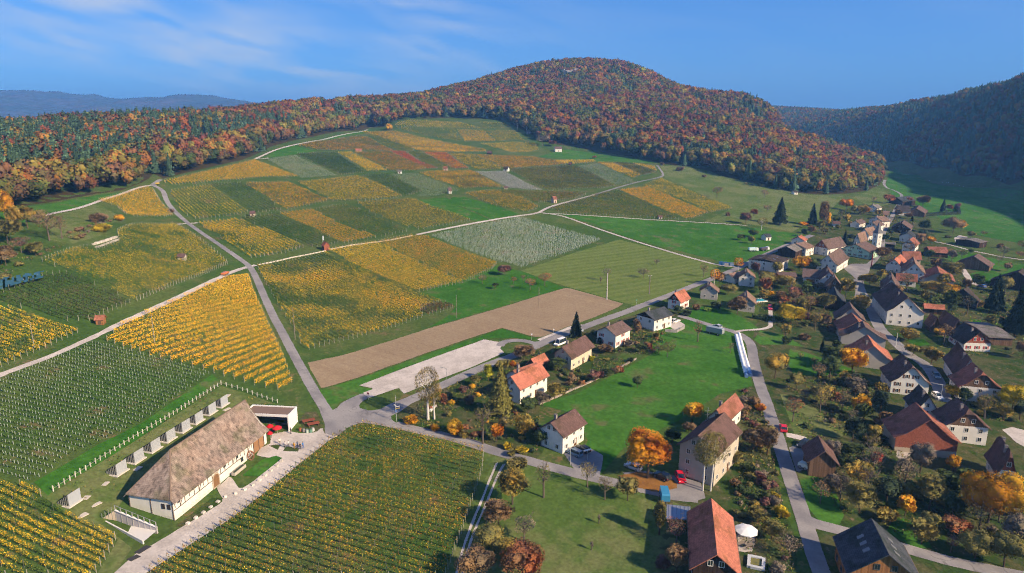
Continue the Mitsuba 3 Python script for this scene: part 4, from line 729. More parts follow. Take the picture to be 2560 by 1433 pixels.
def house(name, label, cat, A, B, hr, E, he, roof, wall, gable=None, flare=0, hip=(0, 0), shutter=None, chimney=1, windows=True, ov=0.6, oe=0.6, L=None, w=None, door=True, floors=None, frame_col=(0.65, 0.63, 0.6), skylights=0, gz=None):
    m, z, ang, L0, w0 = ridge_frame(A, B, hr, E, he); L = L or max(3.0, L0 - 2 * ov); w = w or min(max(1.6, w0 - oe), 10.5); M = frame(m[0], m[1], z, ang)
    h = fresh(name); tag(h, label, cat); HOUSES.append((h, m, label, L, w))
    lo, hi = wall_mesh(L, w, he, hr, wall, flare, hip, gable=gable, gz=gz); put(h + '__wall', lo, 'wall', M=M); put(h + '__gable', hi[0], 'wall', M=M); put(h + '__gable_001', hi[1], 'wall', M=M)
    put(h + '__roof', roof_mesh(L, w, he, hr, roof, ov, oe, flare, hip), 'roof', M=M)
    eav = MB()
    for s in (-1, 1): eav.bar([-L / 2 - ov, s * (w + oe + 0.05), he - oe * (hr - he) / w * (0.75 if flare else 1) - 0.08], [L / 2 + ov, s * (w + oe + 0.05), he - oe * (hr - he) / w * (0.75 if flare else 1) - 0.08], 0.14, col=(0.16, 0.12, 0.10), sides=5)
    put(h + '__gutter', eav, 'paint', M=M)
    g = np.random.default_rng(len(HOUSES))
    for k in range(chimney):
        x, y = L * (-0.22 + 0.5 * k), w * 0.22 * (-1) ** k; zt = hr - (hr - he) * 0.22; c = MB()
        c.box([x, y, zt + 0.35], [0.65, 0.6, 1.9], col=(0.30, 0.26, 0.24)); c.box([x, y, zt + 1.34], [0.8, 0.75, 0.10], col=(0.16, 0.15, 0.15)); put(fresh(h + '__chimney'), c, 'paint', M=M)
    for k in range(skylights):
        x = -L * 0.3 + L * 0.6 * (k + 0.5) / skylights; sl = (hr - he) / w
        for s in (1, -1):
            c = MB(); n = np.array([0, s * sl, 1]) / math.hypot(1, sl); t = np.array([1.0, 0, 0]); u = np.cross(n, t); o = np.array([x, s * w * 0.45, hr - sl * w * 0.45])
            c.add(*plate(o, t, u, n, 0.9, 1.3, 0.07), (0.12, 0.13, 0.15)); k2 = fresh(h + '__skylight'); put(k2, c, 'gloss', M=M)
    if windows:
        fl = floors or max(1, int(round((he - 0.5) / 2.5))); rows = []
        for f in range(fl):
            zf = 1.35 + f * (he - 0.25) / fl if fl > 1 else min(1.5, he * 0.55)
            n = max(1, int(L / 3.1))
            for s in (-1, 1):
                for k in range(n):
                    if g.random() > 0.12: rows.append(((-L / 2 + L * (k + 0.5) / n, s * w, zf), (1.0, 0, 0), (0, s * 1.0, 0), 0))
            n = max(1, int(2 * w / 3.0))
            for s in (-1, 1):
                for k in range(n):
                    if g.random() > 0.15: rows.append(((s * L / 2, -w + 2 * w * (k + 0.5) / n, zf), (0, 1.0, 0), (s * 1.0, 0, 0), 0))
        if hr - he > 2.4:
            for s in (-1, 1):
                for y in ((-w * 0.25, w * 0.25) if w > 3.2 else (0,)): rows.append(((s * (L / 2 + (0.04 if gable else 0)), y, he + (hr - he) * 0.30), (0, 1.0, 0), (s * 1.0, 0, 0), 0))
        window_set(h, M, None, rows, frame_col, shutter, 0.95)
    if door:
        s = -1 if M[1, 1] * -1 < 0 and False else 1
        for s in (-1,):
            n = np.array([0, s * 1.0, 0]); 
            if (M[:3, :3] @ n)[1] > 0: n = -n
            d = MB(); d.add(*plate(np.array([L * 0.08, n[1] * w, 1.0]), np.array([1.0, 0, 0]), np.array([0, 0, 1.0]), n, 1.1, 2.1, 0.06), (0.13, 0.075, 0.045)); put(h + '__door', d, 'paint', M=M)
    return h, M, L, w
R_ = house
# houses among the gardens
H1 = R_('white_house', 'white two storey house with brown roof and pale shutters above the parked cars', 'house', (1376,1057), (1437,1021), 7.4, (1414,1088), 5.0, 'brown', 'white', shutter=(0.55,0.6,0.62), floors=2)
H2 = R_('row_house', 'long white house with an orange tiled roof behind the big larch', 'house', (1276,941), (1351,906), 8.0, (1387,929), 5.2, 'red', 'white', floors=2)
R_('annex', 'brown roofed wing behind the long white house', 'house', (1284,925), (1338,906), 5.6, (1360,908), 3.4, 'rust', 'white', L=9, w=3.2)
R_('garage', 'garage with an orange tiled roof behind the long white house', 'garage', (1327,897), (1361,882), 4.4, (1352,908), 2.7, 'red', 'brownwood', windows=False, chimney=0)
H3 = R_('balcony_house', 'cream house with wide brown roof, thick chimney and flower balconies', 'house', (1404,868), (1463,837), 7.6, (1436,890), 5.0, 'brown', 'cream', floors=2, ov=0.9, oe=0.9)
H4 = R_('red_shutter_house', 'white house with grey brown roof and red shutters', 'house', (1514,818), (1555,801), 7.2, (1542,838), 5.1, 'mauve', 'white', shutter=RED_SH, floors=2)
H5 = R_('dark_roof_house', 'white house with dark slate grey roof beside the street', 'house', (1612,780), (1661,766), 7.0, (1660,793), 4.9, 'slate', 'white', gable='darkwood', floors=2)
H6 = R_('timber_house', 'house with salmon red roof, dark timbers and a red gable', 'house', (1685,733), (1711,722), 7.4, (1707,752), 4.3, 'red', 'white', gable='darkwood', shutter=RED_SH)
R_('grey_house', 'pale grey gabled house with red brown roof right of the red gabled one', 'house', (1774,713), (1776,704), 6.8, (1798,727), 4.2, 'tan', 'grey')
R_('winged_house', 'pale house with long brown side wing beside the orange birch', 'house', (1869,680), (1866,669), 7.2, (1891,696), 4.5, 'tan', 'white')
R_('side_wing', 'low brown roofed side wing left of the pale gabled house', 'house', (1815,686), (1856,676), 4.4, (1850,690), 2.8, 'tan', 'white', chimney=0, L=9, w=3.4)
R_('pool_house', 'small grey gabled house beside the garden pool', 'house', (1868,742), (1867,726), 6.8, (1891,754), 4.0, 'tan', 'grey')
H10 = R_('apartment_house', 'three storey beige apartment house with brown roof and garages', 'apartment house', (1744,1089), (1811,1030), 11.3, (1808,1124), 8.0, 'brown', 'beige', floors=3, chimney=0)
H11 = R_('solar_roof_house', 'white house with rust tiled roof and a small solar panel', 'house', (1791,1024), (1839,981), 7.6, (1828,1042), 4.9, 'rust', 'white', floors=2)
H12 = R_('red_roof_house', 'dark timber house with bright red tiled roof at the bottom edge', 'house', (1793,1387), (1778,1245), 7.8, (1853,1417), 4.6, 'red', 'darkwood', chimney=0, floors=1)
H13 = R_('field_barn', 'dark wooden barn with brown roof beside the village lane', 'barn', (2063,1128), (2045,1088), 7.0, (2095,1148), 4.3, 'brown', 'brownwood', windows=False, chimney=0)
H14 = R_('slate_house', 'new timber house with dark slate roof at the lower right edge', 'house', (2223,1387), (2178,1295), 9.4, (2300,1432), 5.0, 'slate', 'orange', chimney=0, skylights=3, floors=1, frame_col=(0.1, 0.1, 0.1))
# old farmhouses, near to far
o = dict(flare=1)
R_('tile_gable_barn', 'old barn with steep roof and a brick red tile hung gable', 'barn', (2328,1049), (2289,1005), 10.0, (2396,1096), 4.6, 'rust', 'stone', gable='tilered', hip=(0, 0), windows=False, chimney=0, gz=1.6, **o)
R_('half_hipped_house', 'whitewashed farmhouse with brown half hipped roof right of the red gabled barn', 'farmhouse', (2428,1026), (2392,990), 9.6, (2480,1071), 5.0, 'brown', 'white', gable='brownwood', hip=(0.5, 0.4), **o)
R_('twin_chimney_house', 'farmhouse with dark tiled roof and two chimneys above the golden tree', 'farmhouse', (2531,1132), (2497,1085), 9.2, (2502,1177), 4.5, 'brown', 'white', gable='tilered', hip=(0.5, 0.4), chimney=2, **o)
R_('long_farmhouse', 'front half of the long white farmhouse with rusty gable', 'farmhouse', (2461,932), (2431,905), 9.8, (2507,969), 5.0, 'rust', 'white', gable='brownwood', hip=(0.3, 0), **o)
R_('long_barn', 'rear half of the long farmhouse with a huge dark roof', 'barn', (2428,898), (2394,854), 10.4, (2388,935), 5.0, 'brown', 'white', chimney=1, **o)
R_('chalet', 'chalet with dark roof and red boarded gable', 'house', (2452,830), (2408,806), 7.8, (2484,859), 3.4, 'dark', 'white', gable='tilered', shutter=RED_SH)
R_('metal_roof_annex', 'annex with flat grey metal roof right of the chalet', 'shed', (2440,819), (2505,822), 3.9, (2473,843), 3.3, 'grey', 'brownwood', chimney=0, windows=False)
HB = R_('great_farmhouse', 'great white farmhouse with very steep dark roof and flower balcony', 'farmhouse', (2271,743), (2228,703), 12.4, (2318,785), 6.2, 'brown', 'white', hip=(0.12, 0.3), floors=2, **o)
R_('barn', 'wooden gabled barn with dark roof behind the dark steep roofs', 'barn', (2092,735), (2085,715), 7.2, (2117,756), 3.6, 'slate', 'darkwood', windows=False, chimney=0, **o)
R_('barn', 'steep mauve roofed barn at the head of the street row', 'barn', (2130,769), (2123,753), 9.2, (2164,798), 4.4, 'mauve', 'grey', windows=False, chimney=0, **o)
R_('barn', 'barn with a red roof slope in the middle of the street row', 'barn', (2146,803), (2129,781), 7.8, (2096,822), 4.0, 'rust', 'grey', windows=False, chimney=0, **o)
R_('barn', 'grey gabled barn with dark roof second from the front of the street row', 'barn', (2163,817), (2156,802), 8.0, (2208,853), 3.8, 'mauve', 'grey', windows=False, chimney=1, w=7.5, **o)
R_('barn', 'grey rendered barn with bright red right roof slope', 'barn', (2184,864), (2168,836), 8.4, (2230,891), 3.6, 'red', 'grey', windows=False, chimney=1, **o)
R_('street_house', 'white farmhouse with black brown roof at the street bend', 'farmhouse', (2284,916), (2254,882), 9.8, (2327,956), 4.6, 'brown', 'white', shutter=BROWN_SH, hip=(0.2, 0.2), **o)
R_('street_house', 'small white gabled house tucked behind the red gabled barn', 'farmhouse', (2325,992), (2297,960), 8.4, (2349,1021), 4.4, 'dark', 'white', **o)
R_('village_house', 'white house with brown roof and dark gable left of the village square', 'house', (2074,680), (2067,664), 8.2, (2048,693), 4.6, 'brown', 'white', gable='white')
R_('village_house', 'narrow house with brown boarded gable behind the tall green tree', 'house', (2089,694), (2085,683), 8.0, (2101,698), 4.0, 'tan', 'brownwood')
R_('workshop', 'low workshop with broad mauve roof beside the dark gabled house', 'workshop', (2007,671), (2058,675), 5.6, (2040,695), 3.0, 'mauve', 'white', chimney=0)
R_('workshop', 'long low shed with brown roof behind the yellow hedge tree', 'shed', (1941,679), (1989,681), 3.7, (1985,691), 2.7, 'mauve', 'beige', chimney=0, windows=False)
R_('hall', 'white walled hall with dark flat pitched roof and roof lights', 'hall', (1912,647), (1933,637), 6.4, (1945,662), 5.2, 'dark', 'white', gable='darkwood', chimney=0, skylights=2, L=15)
R_('solar_barn', 'dark barn whose roof carries solar panels beside the street', 'barn', (1968,616), (1985,609), 6.4, (1986,631), 4.2, 'grey', 'darkwood', chimney=0, windows=False, L=12)
R_('village_house', 'white house with tan roof behind the solar barn', 'house', (1993,608), (2009,604), 6.8, (2013,623), 4.6, 'tan', 'white', L=10)
R_('village_house', 'small white gabled house with red roof at the village edge meadow', 'house', (1996,592), (2003,587), 5.8, (2014,602), 3.6, 'red', 'white', L=8)
R_('great_barn', 'great white barn with mauve roof and long roof window', 'barn', (2054,600), (2101,591), 9.4, (2067,622), 5.0, 'mauve', 'white', gable='tilered', chimney=0)
R_('great_barn', 'great white house with wide brown roof at the village square', 'farmhouse', (2070,637), (2101,618), 9.4, (2096,662), 4.6, 'mauve', 'white', **o)
R_('green_house', 'pale green house with grey roof beside the church tower', 'house', (2139,611), (2166,603), 7.8, (2163,634), 4.4, 'mauve', 'green', shutter=GREEN_SH)
R_('church_nave', 'church nave with salmon roof left of the tower', 'church', (2146,583), (2161,578), 8.4, (2176,593), 4.0, 'tan', 'white', chimney=0, L=13)
R_('village_house', 'house with rosy roof directly behind the church', 'house', (2162,571), (2183,566), 8.2, (2180,586), 4.2, 'tan', 'white', L=13)
R_('village_house', 'white street house with mauve roof halfway up the far street', 'house', (2189,541), (2212,540), 7.4, (2206,553), 4.7, 'tan', 'white', floors=2)
R_('village_house', 'white street house just above the church spire', 'house', (2180,556), (2196,549), 7.4, (2207,562), 4.7, 'mauve', 'white', floors=2)
R_('village_house', 'uppermost white house on the far street', 'house', (2208,527), (2225,528), 7.4, (2226,537), 5.0, 'tan', 'white', floors=2)
R_('village_house', 'small blue white house with open garage left of the far street', 'house', (2138,552), (2154,547), 5.4, (2160,557), 3.4, 'mauve', 'white')
R_('workshop', 'low white garage row with purple roof at the village back', 'garage', (2081,552), (2101,553), 3.9, (2101,560), 2.8, 'brown', 'white', chimney=0, windows=False)
R_('village_house', 'house with pale grey roof at the back of the village', 'house', (2181,512), (2193,510), 6.4, (2201,519), 4.0, 'grey', 'white', L=9)
R_('far_barn', 'dark barn furthest out at the valley meadow', 'barn', (2240,493), (2274,490), 7.4, (2284,500), 4.0, 'slate', 'darkwood', chimney=0, windows=False, w=7)
R_('far_farmhouse', 'white farmhouse with dark roof and red gable below the far barn', 'farmhouse', (2242,513), (2274,514), 8.2, (2277,529), 4.0, 'dark', 'white', gable='tilered', w=7)
R_('far_barn', 'red brown barn beside the clipped garden hedge', 'barn', (2291,521), (2298,513), 7.4, (2314,534), 3.4, 'mauve', 'brownwood', chimney=0, windows=False)
R_('chalet', 'dark timber chalet with mauve roof on the far street', 'house', (2254,558), (2261,550), 7.6, (2280,569), 4.0, 'mauve', 'darkwood')
R_('village_house', 'white gabled house with dark roof behind the red roofed school', 'house', (2268,582), (2274,575), 6.6, (2290,589), 4.2, 'slate', 'white')
R_('school_house', 'large white house with bright red roof and gable facing the church', 'house', (2274,599), (2284,592), 9.0, (2297,609), 5.8, 'rust', 'white', shutter=BROWN_SH, floors=2, L=12)
R_('workshop', 'flat roofed grey garage right of the church tower', 'garage', (2213,605), (2240,607), 4.6, (2240,611), 4.2, 'grey', 'darkwood', chimney=0, windows=False, w=3.5)
R_('open_shed', 'open shed with blue grey metal roof in the orchard', 'shed', (2419,599), (2440,595), 4.8, (2452,607), 3.8, 'grey', 'darkwood', chimney=0, windows=False)
R_('workshop', 'long low shed with rusty brown roof beside the orchard path', 'shed', (2317,616), (2366,618), 5.4, (2357,632), 3.0, 'rust', 'darkwood', chimney=0, windows=False)
R_('orchard_barn', 'brown boarded barn standing alone in the orchard meadow', 'barn', (2435,641), (2447,634), 7.6, (2485,667), 3.0, 'mauve', 'brownwood', chimney=0, windows=False, w=8)
R_('village_house', 'white gabled house with salmon roof right of the square', 'house', (2236,648), (2252,635), 7.8, (2258,665), 4.2, 'red', 'white')
R_('red_barn', 'broad red brown roof behind the two white gables', 'barn', (2255,628), (2302,629), 7.6, (2300,647), 4.0, 'rust', 'stone', chimney=0, windows=False)
R_('village_house', 'white gabled house with a row of four windows and steep brown roof', 'farmhouse', (2288,658), (2283,641), 9.4, (2315,683), 4.5, 'tan', 'white', **o)
R_('red_barn', 'rusty roofed barn half hidden by the garden trees', 'barn', (2348,681), (2342,664), 7.4, (2302,698), 3.4, 'rust', 'grey', chimney=0, windows=False)
R_('village_house', 'white house with long mauve roof behind the great farmhouse', 'farmhouse', (2230,697), (2228,679), 9.0, (2202,714), 4.5, 'mauve', 'white', **o)
R_('red_barn', 'low white walled wing with brown roof right of the mauve roof', 'barn', (2240,682), (2295,686), 6.2, (2294,698), 3.6, 'rust', 'white', chimney=0)
R_('edge_barn', 'large dark barn at the right edge', 'barn', (2545,680), (2556,672), 9.4, (2489,698), 3.2, 'dark', 'darkwood', chimney=0, windows=False, w=11)
R_('dark_barn', 'dark barn in front of the big yellow tree', 'barn', (2409,723), (2419,716), 8.4, (2450,750), 3.4, 'dark', 'darkwood', chimney=0, windows=False)
R_('red_shed', 'long low shed with red tiled roof right of the great farmhouse', 'shed', (2309,758), (2362,762), 4.2, (2364,771), 2.9, 'red', 'darkwood', chimney=0, windows=False)
R_('brown_barn', 'dark roofed barn between the great farmhouse and the chalet', 'barn', (2398,799), (2360,774), 7.6, (2376,815), 3.8, 'brown', 'brownwood', chimney=0, windows=False)
R_('brown_barn', 'brown roofed shed at the right corner of the great farmhouse', 'shed', (2345,794), (2327,782), 6.4, (2322,806), 3.2, 'brown', 'brownwood', chimney=0, windows=False)
# church tower
def church_tower():
    b = G((2188, 634)); M = frame(b[0], b[1], b[2], 0.35); h = fresh('church_tower'); tag(h, 'slim white church tower with a pointed grey spire', 'church tower'); w, t = 3.7, 13.0
    m = MB(); v = [[-w/2,-w/2,-1],[w/2,-w/2,-1],[w/2,w/2,-1],[-w/2,w/2,-1],[-w/2,-w/2,t],[w/2,-w/2,t],[w/2,w/2,t],[-w/2,w/2,t]]
    for a, c in ((0,1),(1,2),(2,3),(3,0)): m.add([v[a], v[c], v[c+4], v[a+4]], [[0,1,2,3]], uv=uvid(0, [0, w, w, 0], [0, 0, t, t]))
    put(h + '__wall', m, 'wall', M=M); s = MB(); r = w / 2 + 0.35
    c = np.array([[-r,-r,t],[r,-r,t],[r,r,t],[-r,r,t]]); k = c * [0.45, 0.45, 1] + [0, 0, 2.4]; ap = np.array([0, 0, t + 7.0])
    for a, d in ((0,1),(1,2),(2,3),(3,0)): s.add([c[a], c[d], k[d], k[a]], [[0,1,2,3]], (0.15,0.15,0.16)); s.add([k[a], k[d], ap], [[0,1,2]], (0.15,0.15,0.16))
    s.add(c - [0,0,0.05], [[3,2,1,0]], (0.1,0.1,0.1)); put(h + '__spire', s, 'paint', M=M)
    for n, tt in (((0,-1.0,0),(1.0,0,0)),((1.0,0,0),(0,1.0,0)),((-1.0,0,0),(0,1.0,0))):
        n, tt = np.array(n), np.array(tt)
        for z in (10.6, 6.4):
            p = MB(); p.add(*plate(n * w / 2 + [0, 0, z], tt, np.array([0,0,1.0]), n, 0.8, 1.5, 0.05), (0.10, 0.10, 0.11)); put(fresh(h + '__louvre'), p, 'paint', M=M)
        p = MB(); p.add(*plate(n * w / 2 + [0, 0, 8.6], tt, np.array([0,0,1.0]), n, 1.3, 1.3, 0.06), (0.62, 0.60, 0.5)); put(fresh(h + '__clock_face'), p, 'paint', M=M)
church_tower()
# small huts on the slope: (foot of the hut, width px scale, roof, wall, label)
def hut(px, L, w, he, hr, ang, roof, wall, label, name='vineyard_hut', cat='hut', door=True):
    b = G(px); M = frame(b[0], b[1], b[2], ang); h = fresh(name); tag(h, label, cat)
    lo, hi = wall_mesh(L, w, he, hr, wall, base=-0.6); put(h + '__wall', lo, 'wall', M=M); put(h + '__gable', hi[0], 'wall', M=M); put(h + '__gable_001', hi[1], 'wall', M=M); put(h + '__roof', roof_mesh(L, w, he, hr, roof, 0.35, 0.35, th=0.12), 'roof', M=M)
    if door:
        for sgn in (1,):
            n = np.array([0, -1.0, 0]) if (M[:3, :3] @ [0, -1.0, 0])[1] < 0 else np.array([0, 1.0, 0]); d = MB(); d.add(*plate(np.array([0, n[1] * w, 0.95]), np.array([1.0, 0, 0]), np.array([0, 0, 1.0]), n, 0.9, 1.9, 0.05), (0.12, 0.08, 0.06)); put(h + '__door', d, 'paint', M=M)
    HOUSES.append((h, b, label, L, w)); return h, M
hut((815,625), 2.6, 1.6, 2.9, 4.6, -0.9, 'red', 'tilered', 'little red brick hut at the edge of the yellow vineyard', 'brick_hut')
hut((632,540), 2.8, 1.6, 2.0, 3.3, 0.2, 'brown', 'stone', 'stone hut with brown roof in the dark green vineyard')
hut((456,650), 2.8, 1.6, 1.9, 3.0, 0.1, 'brown', 'beige', 'hut with flat brown roof among the green and yellow vines')
hut((253,809), 2.2, 1.2, 1.9, 2.9, 0.2, 'red', 'orange', 'overgrown little hut with red roof beside the gravel track')
hut((897,379), 6.0, 2.4, 1.6, 3.6, 0.1, 'red', 'stone', 'low red roofed hut high in the brown vineyard')
hut((1000,434), 3.2, 2.0, 2.2, 3.4, 0.0, 'grey', 'white', 'small white hut below the red vine strip')
hut((1114,427), 3.4, 2.2, 2.6, 4.4, 0.0, 'rust', 'pink', 'pink hut with brown roof below the red vine strip')
hut((1266,428), 4.6, 2.4, 2.4, 4.6, -0.4, 'dark', 'white', 'white hut with dark roof above the pale rows')
hut((1224,386), 5.0, 2.4, 2.2, 4.4, -0.3, 'brown', 'darkwood', 'dark hut with lit gable below the golden vineyard')
hut((1124,484), 2.2, 1.6, 2.8, 4.8, 0.4, 'brown', 'white', 'narrow white hut at the end of the slope track')
hut((1385,507), 2.8, 2.0, 3.2, 5.2, 0.5, 'rust', 'pink', 'pinkish tower hut at the track fork')
hut((1650,547), 2.6, 1.4, 1.8, 2.6, 0.1, 'brown', 'beige', 'hut at the lower edge of the orange vineyard')
hut((1915,600), 4.0, 2.4, 2.6, 4.2, 0.3, 'slate', 'white', 'small white shed under the meadow trees')
hut((1986,486), 4.0, 2.2, 2.4, 3.8, 0.3, 'dark', 'white', 'small white shed at the forest edge above the village')
hut((1265,473), 3.0, 1.6, 1.8, 2.6, 0.0, 'brown', 'stone', 'stone hut at the lower end of the pale rows')
hut((1395,379), 9.0, 3.4, 3.8, 6.4, 0.15, 'mauve', 'white', 'white forest house at the upper edge of the slope', 'forest_house', 'house')
hut((1321,334), 5.0, 2.6, 2.6, 4.2, 0.1, 'grey', 'grey', 'grey forest cabin beside the golden trees', 'forest_cabin', 'cabin')
hut((1427,412), 2.4, 1.6, 1.8, 3.0, 0.1, 'dark', 'darkwood', 'dark little hut in front of the thin yellow strip')
# ------------------------------------------------------------------ the old barn and what belongs to it
def old_barn():
    he, hr = 4.3, 11.0; z = float(G((520, 1215))[2]) + 0.2
    P, Q, C = at_z(434, 1253, z + he), at_z(673, 1069, z + he), at_z(315, 1229, z + he); d = (Q - P)[:2]; L = np.linalg.norm(d); d /= L; n = np.array([-d[1], d[0]]); w2 = (C - P)[:2] @ n
    oe = 0.7; w = abs(w2) / 2 - oe; m = (P + Q)[:2] / 2 + n * w2 / 2; ang = math.atan2(d[1], d[0]); M = frame(m[0], m[1], z, ang); ov = 0.5; L = L - 2 * ov
    h = fresh('old_barn'); tag(h, 'long old half timbered barn with weathered tiled hipped roof', 'barn'); HOUSES.append((h, np.array([m[0], m[1], z]), 'old half timbered barn', L, w))
    lo, hi = wall_mesh(L, w, he, hr, 'white', 1, (2, 0), base=-1.5); put(h + '__wall', lo, 'wall', M=M); put(h + '__gable', hi[0], 'wall', M=M); put(h + '__gable_001', hi[1], 'wall', M=M)
    put(h + '__roof', roof_mesh(L, w, he, hr, 'old', ov, oe, 1, (2, 0)), 'roof', M=M)
    W, s = (0.115, 0.085, 0.07), -1.0; y = s * w - 0.03; g = np.random.default_rng(5); t = np.array([1.0, 0, 0]); up = np.array([0, 0, 1.0]); nn = np.array([0, s, 0])
    def beam(a, b, wd=0.16): k = MB(); k.bar(a, b, wd, 0.10, W); put(fresh(h + '__timber_beam'), k, 'paint', M=M)
    xs = np.arange(-L / 2 + 0.4, L / 2 - 6.2, 1.45)
    for i, x in enumerate(xs):
        beam([x, y, 1.7 + 0.5 * (i % 3 == 0)], [x, y, he - 0.25], 0.15)
        if i % 4 == 1: beam([x + 0.1, y, 1.9], [x + 1.25, y, he - 0.35], 0.12)
    beam([-L / 2, y, he - 0.3], [L / 2 - 6.5, y, he - 0.3], 0.18); beam([-L / 2, y - 0.01, 1.72], [L * 0.2, y - 0.01, 1.72], 0.14)
    for x in (-w + 0.2, 0, w - 0.2): beam([-L / 2 - 0.05, x, -0.4], [-L / 2 - 0.05, x, he - 0.3], 0.16)
    def pl(name, x, zc, wd, ht, col, base='paint', dep=0.05): k = MB(); k.add(*plate(np.array([x, y, zc]), t, up, nn, wd, ht, dep), col); return put(fresh(h + '__' + name), k, base, M=M)
    # arched door, barn door, windows
    a = np.linspace(0, math.pi, 12); xd = -L / 2 + L * 0.40
    arch = Polygon([(-0.95, -0.2), (0.95, -0.2)] + [(0.95 * math.cos(q), 1.7 + 0.95 * math.sin(q)) for q in a]); ring = Polygon(np.array(arch.buffer(0.25).exterior.coords)).difference(arch)
    for nm, sh, col, dp in (('door', arch, (0.20, 0.115, 0.06), 0.08), ('door_surround', ring, (0.42, 0.36, 0.28), 0.14)):
        for gq in getattr(sh, 'geoms', [sh]):
            e = trimesh.creation.extrude_polygon(gq, dp, engine='earcut'); vv = e.vertices; k = MB(); k.add(np.column_stack([xd + vv[:, 0], y - vv[:, 2], vv[:, 1]]), e.faces[:, ::-1], col); put(fresh(h + '__' + nm), k, 'paint', M=M)
    xb = L / 2 - 3.4; pl('barn_door', xb - 1.0, 1.7, 1.9, 3.8, (0.27, 0.15, 0.08)); pl('barn_door', xb + 1.0, 1.7, 1.9, 3.8, (0.30, 0.17, 0.09))
    for x in (xb - 2.1, xb, xb + 2.1): beam([x, y - 0.06, -0.3], [x, y - 0.06, 3.8], 0.18)
    beam([xb - 2.3, y - 0.06, 3.75], [xb + 2.3, y - 0.06, 3.75], 0.2)
    for x, zc in ((-L / 2 + 1.6, 3.2), (-L / 2 + L * 0.50, 3.1), (-L / 2 + L * 0.64, 2.9), (-L / 2 + L * 0.69, 1.2)):
        k = pl('window', x, zc, 0.9, 1.1, (0.13, 0.11, 0.10)); q = MB(); o = np.array([x, y - 0.056, zc]); q.add([o + t * a_ * 0.36 + up * b_ * 0.45 for a_, b_ in ((-1, -1), (1, -1), (1, 1), (-1, 1))], [[0, 1, 2, 3]]); put(k + '__pane', q, 'pane', M=M)
    for yy in (w * 0.55, w * 0.8):
        q = MB(); q.add(*plate(np.array([-L / 2 - 0.03, -yy, 2.4]), np.array([0, 1.0, 0]), up, np.array([-1.0, 0, 0]), 0.8, 1.1, 0.06), (0.05, 0.045, 0.045)); put(fresh(h + '__window'), q, 'paint', M=M)
    rc = MB(); rc.bar([-L / 2 + (hr - he) * 1.05, 0, hr + 0.02], [L / 2 + ov, 0, hr + 0.02], 0.34, 0.16, (0.20, 0.15, 0.12), sides=6); put(h + '__ridge_cap', rc, 'paint', M=M)
    hp = MB()
    for sg in (1, -1): hp.bar([-L / 2 + (hr - he) * 1.05, 0, hr + 0.02], [-L / 2 - ov, sg * w, he + 0.1], 0.30, 0.14, (0.20, 0.15, 0.12), sides=6)
    put(h + '__hip_cap', hp, 'paint', M=M); tag(h + '__hip_cap', kind='stuff')
    # waggon wheel leaning on the wall
    wx = -L / 2 + L * 0.775; k = MB(); r = 1.05; c = np.array([wx, y - 0.45, 0.85]); tl = np.array([0, 0.35, 0.94]); ring = [c + r * (math.cos(q) * t + math.sin(q) * tl) for q in np.linspace(0, 2 * math.pi, 19)]
    wk = fresh('waggon_wheel'); tag(wk, 'big rusty brown waggon wheel leaning against the barn wall', 'wheel')
    for p, q in zip(ring[:-1], ring[1:]): k.bar(p, q, 0.2, 0.2, (0.22, 0.10, 0.06))
    put(wk + '__rim', k, 'paint', M=M); sp = MB()
    for q in np.linspace(0, 2 * math.pi, 9)[:-1]: sp.bar(c, c + r * (math.cos(q) * t + math.sin(q) * tl), 0.09, 0.09, (0.18, 0.09, 0.06))
    put(wk + '__spokes_and_hub', sp, 'paint', M=M); tag(wk + '__spokes_and_hub', kind='stuff')
    tr = MB(); tr.box([-L / 2 + L * 0.60, y - 1.1, 0.25], [4.2, 0.9, 0.7], col=(0.45, 0.42, 0.36)); tr.box([-L / 2 + L * 0.60, y - 1.1, 0.62], [3.8, 0.6, 0.05], col=(0.06, 0.08, 0.06)); k = fresh('stone_trough'); put(k, tr, 'paint', M=M); tag(k, 'long stone fountain trough in front of the barn', 'trough')
    return M, L, w, d, n
BARN_M, BARN_L, BARN_W, BARN_D, BARN_N = old_barn()
BA = math.atan2(BARN_D[1], BARN_D[0])
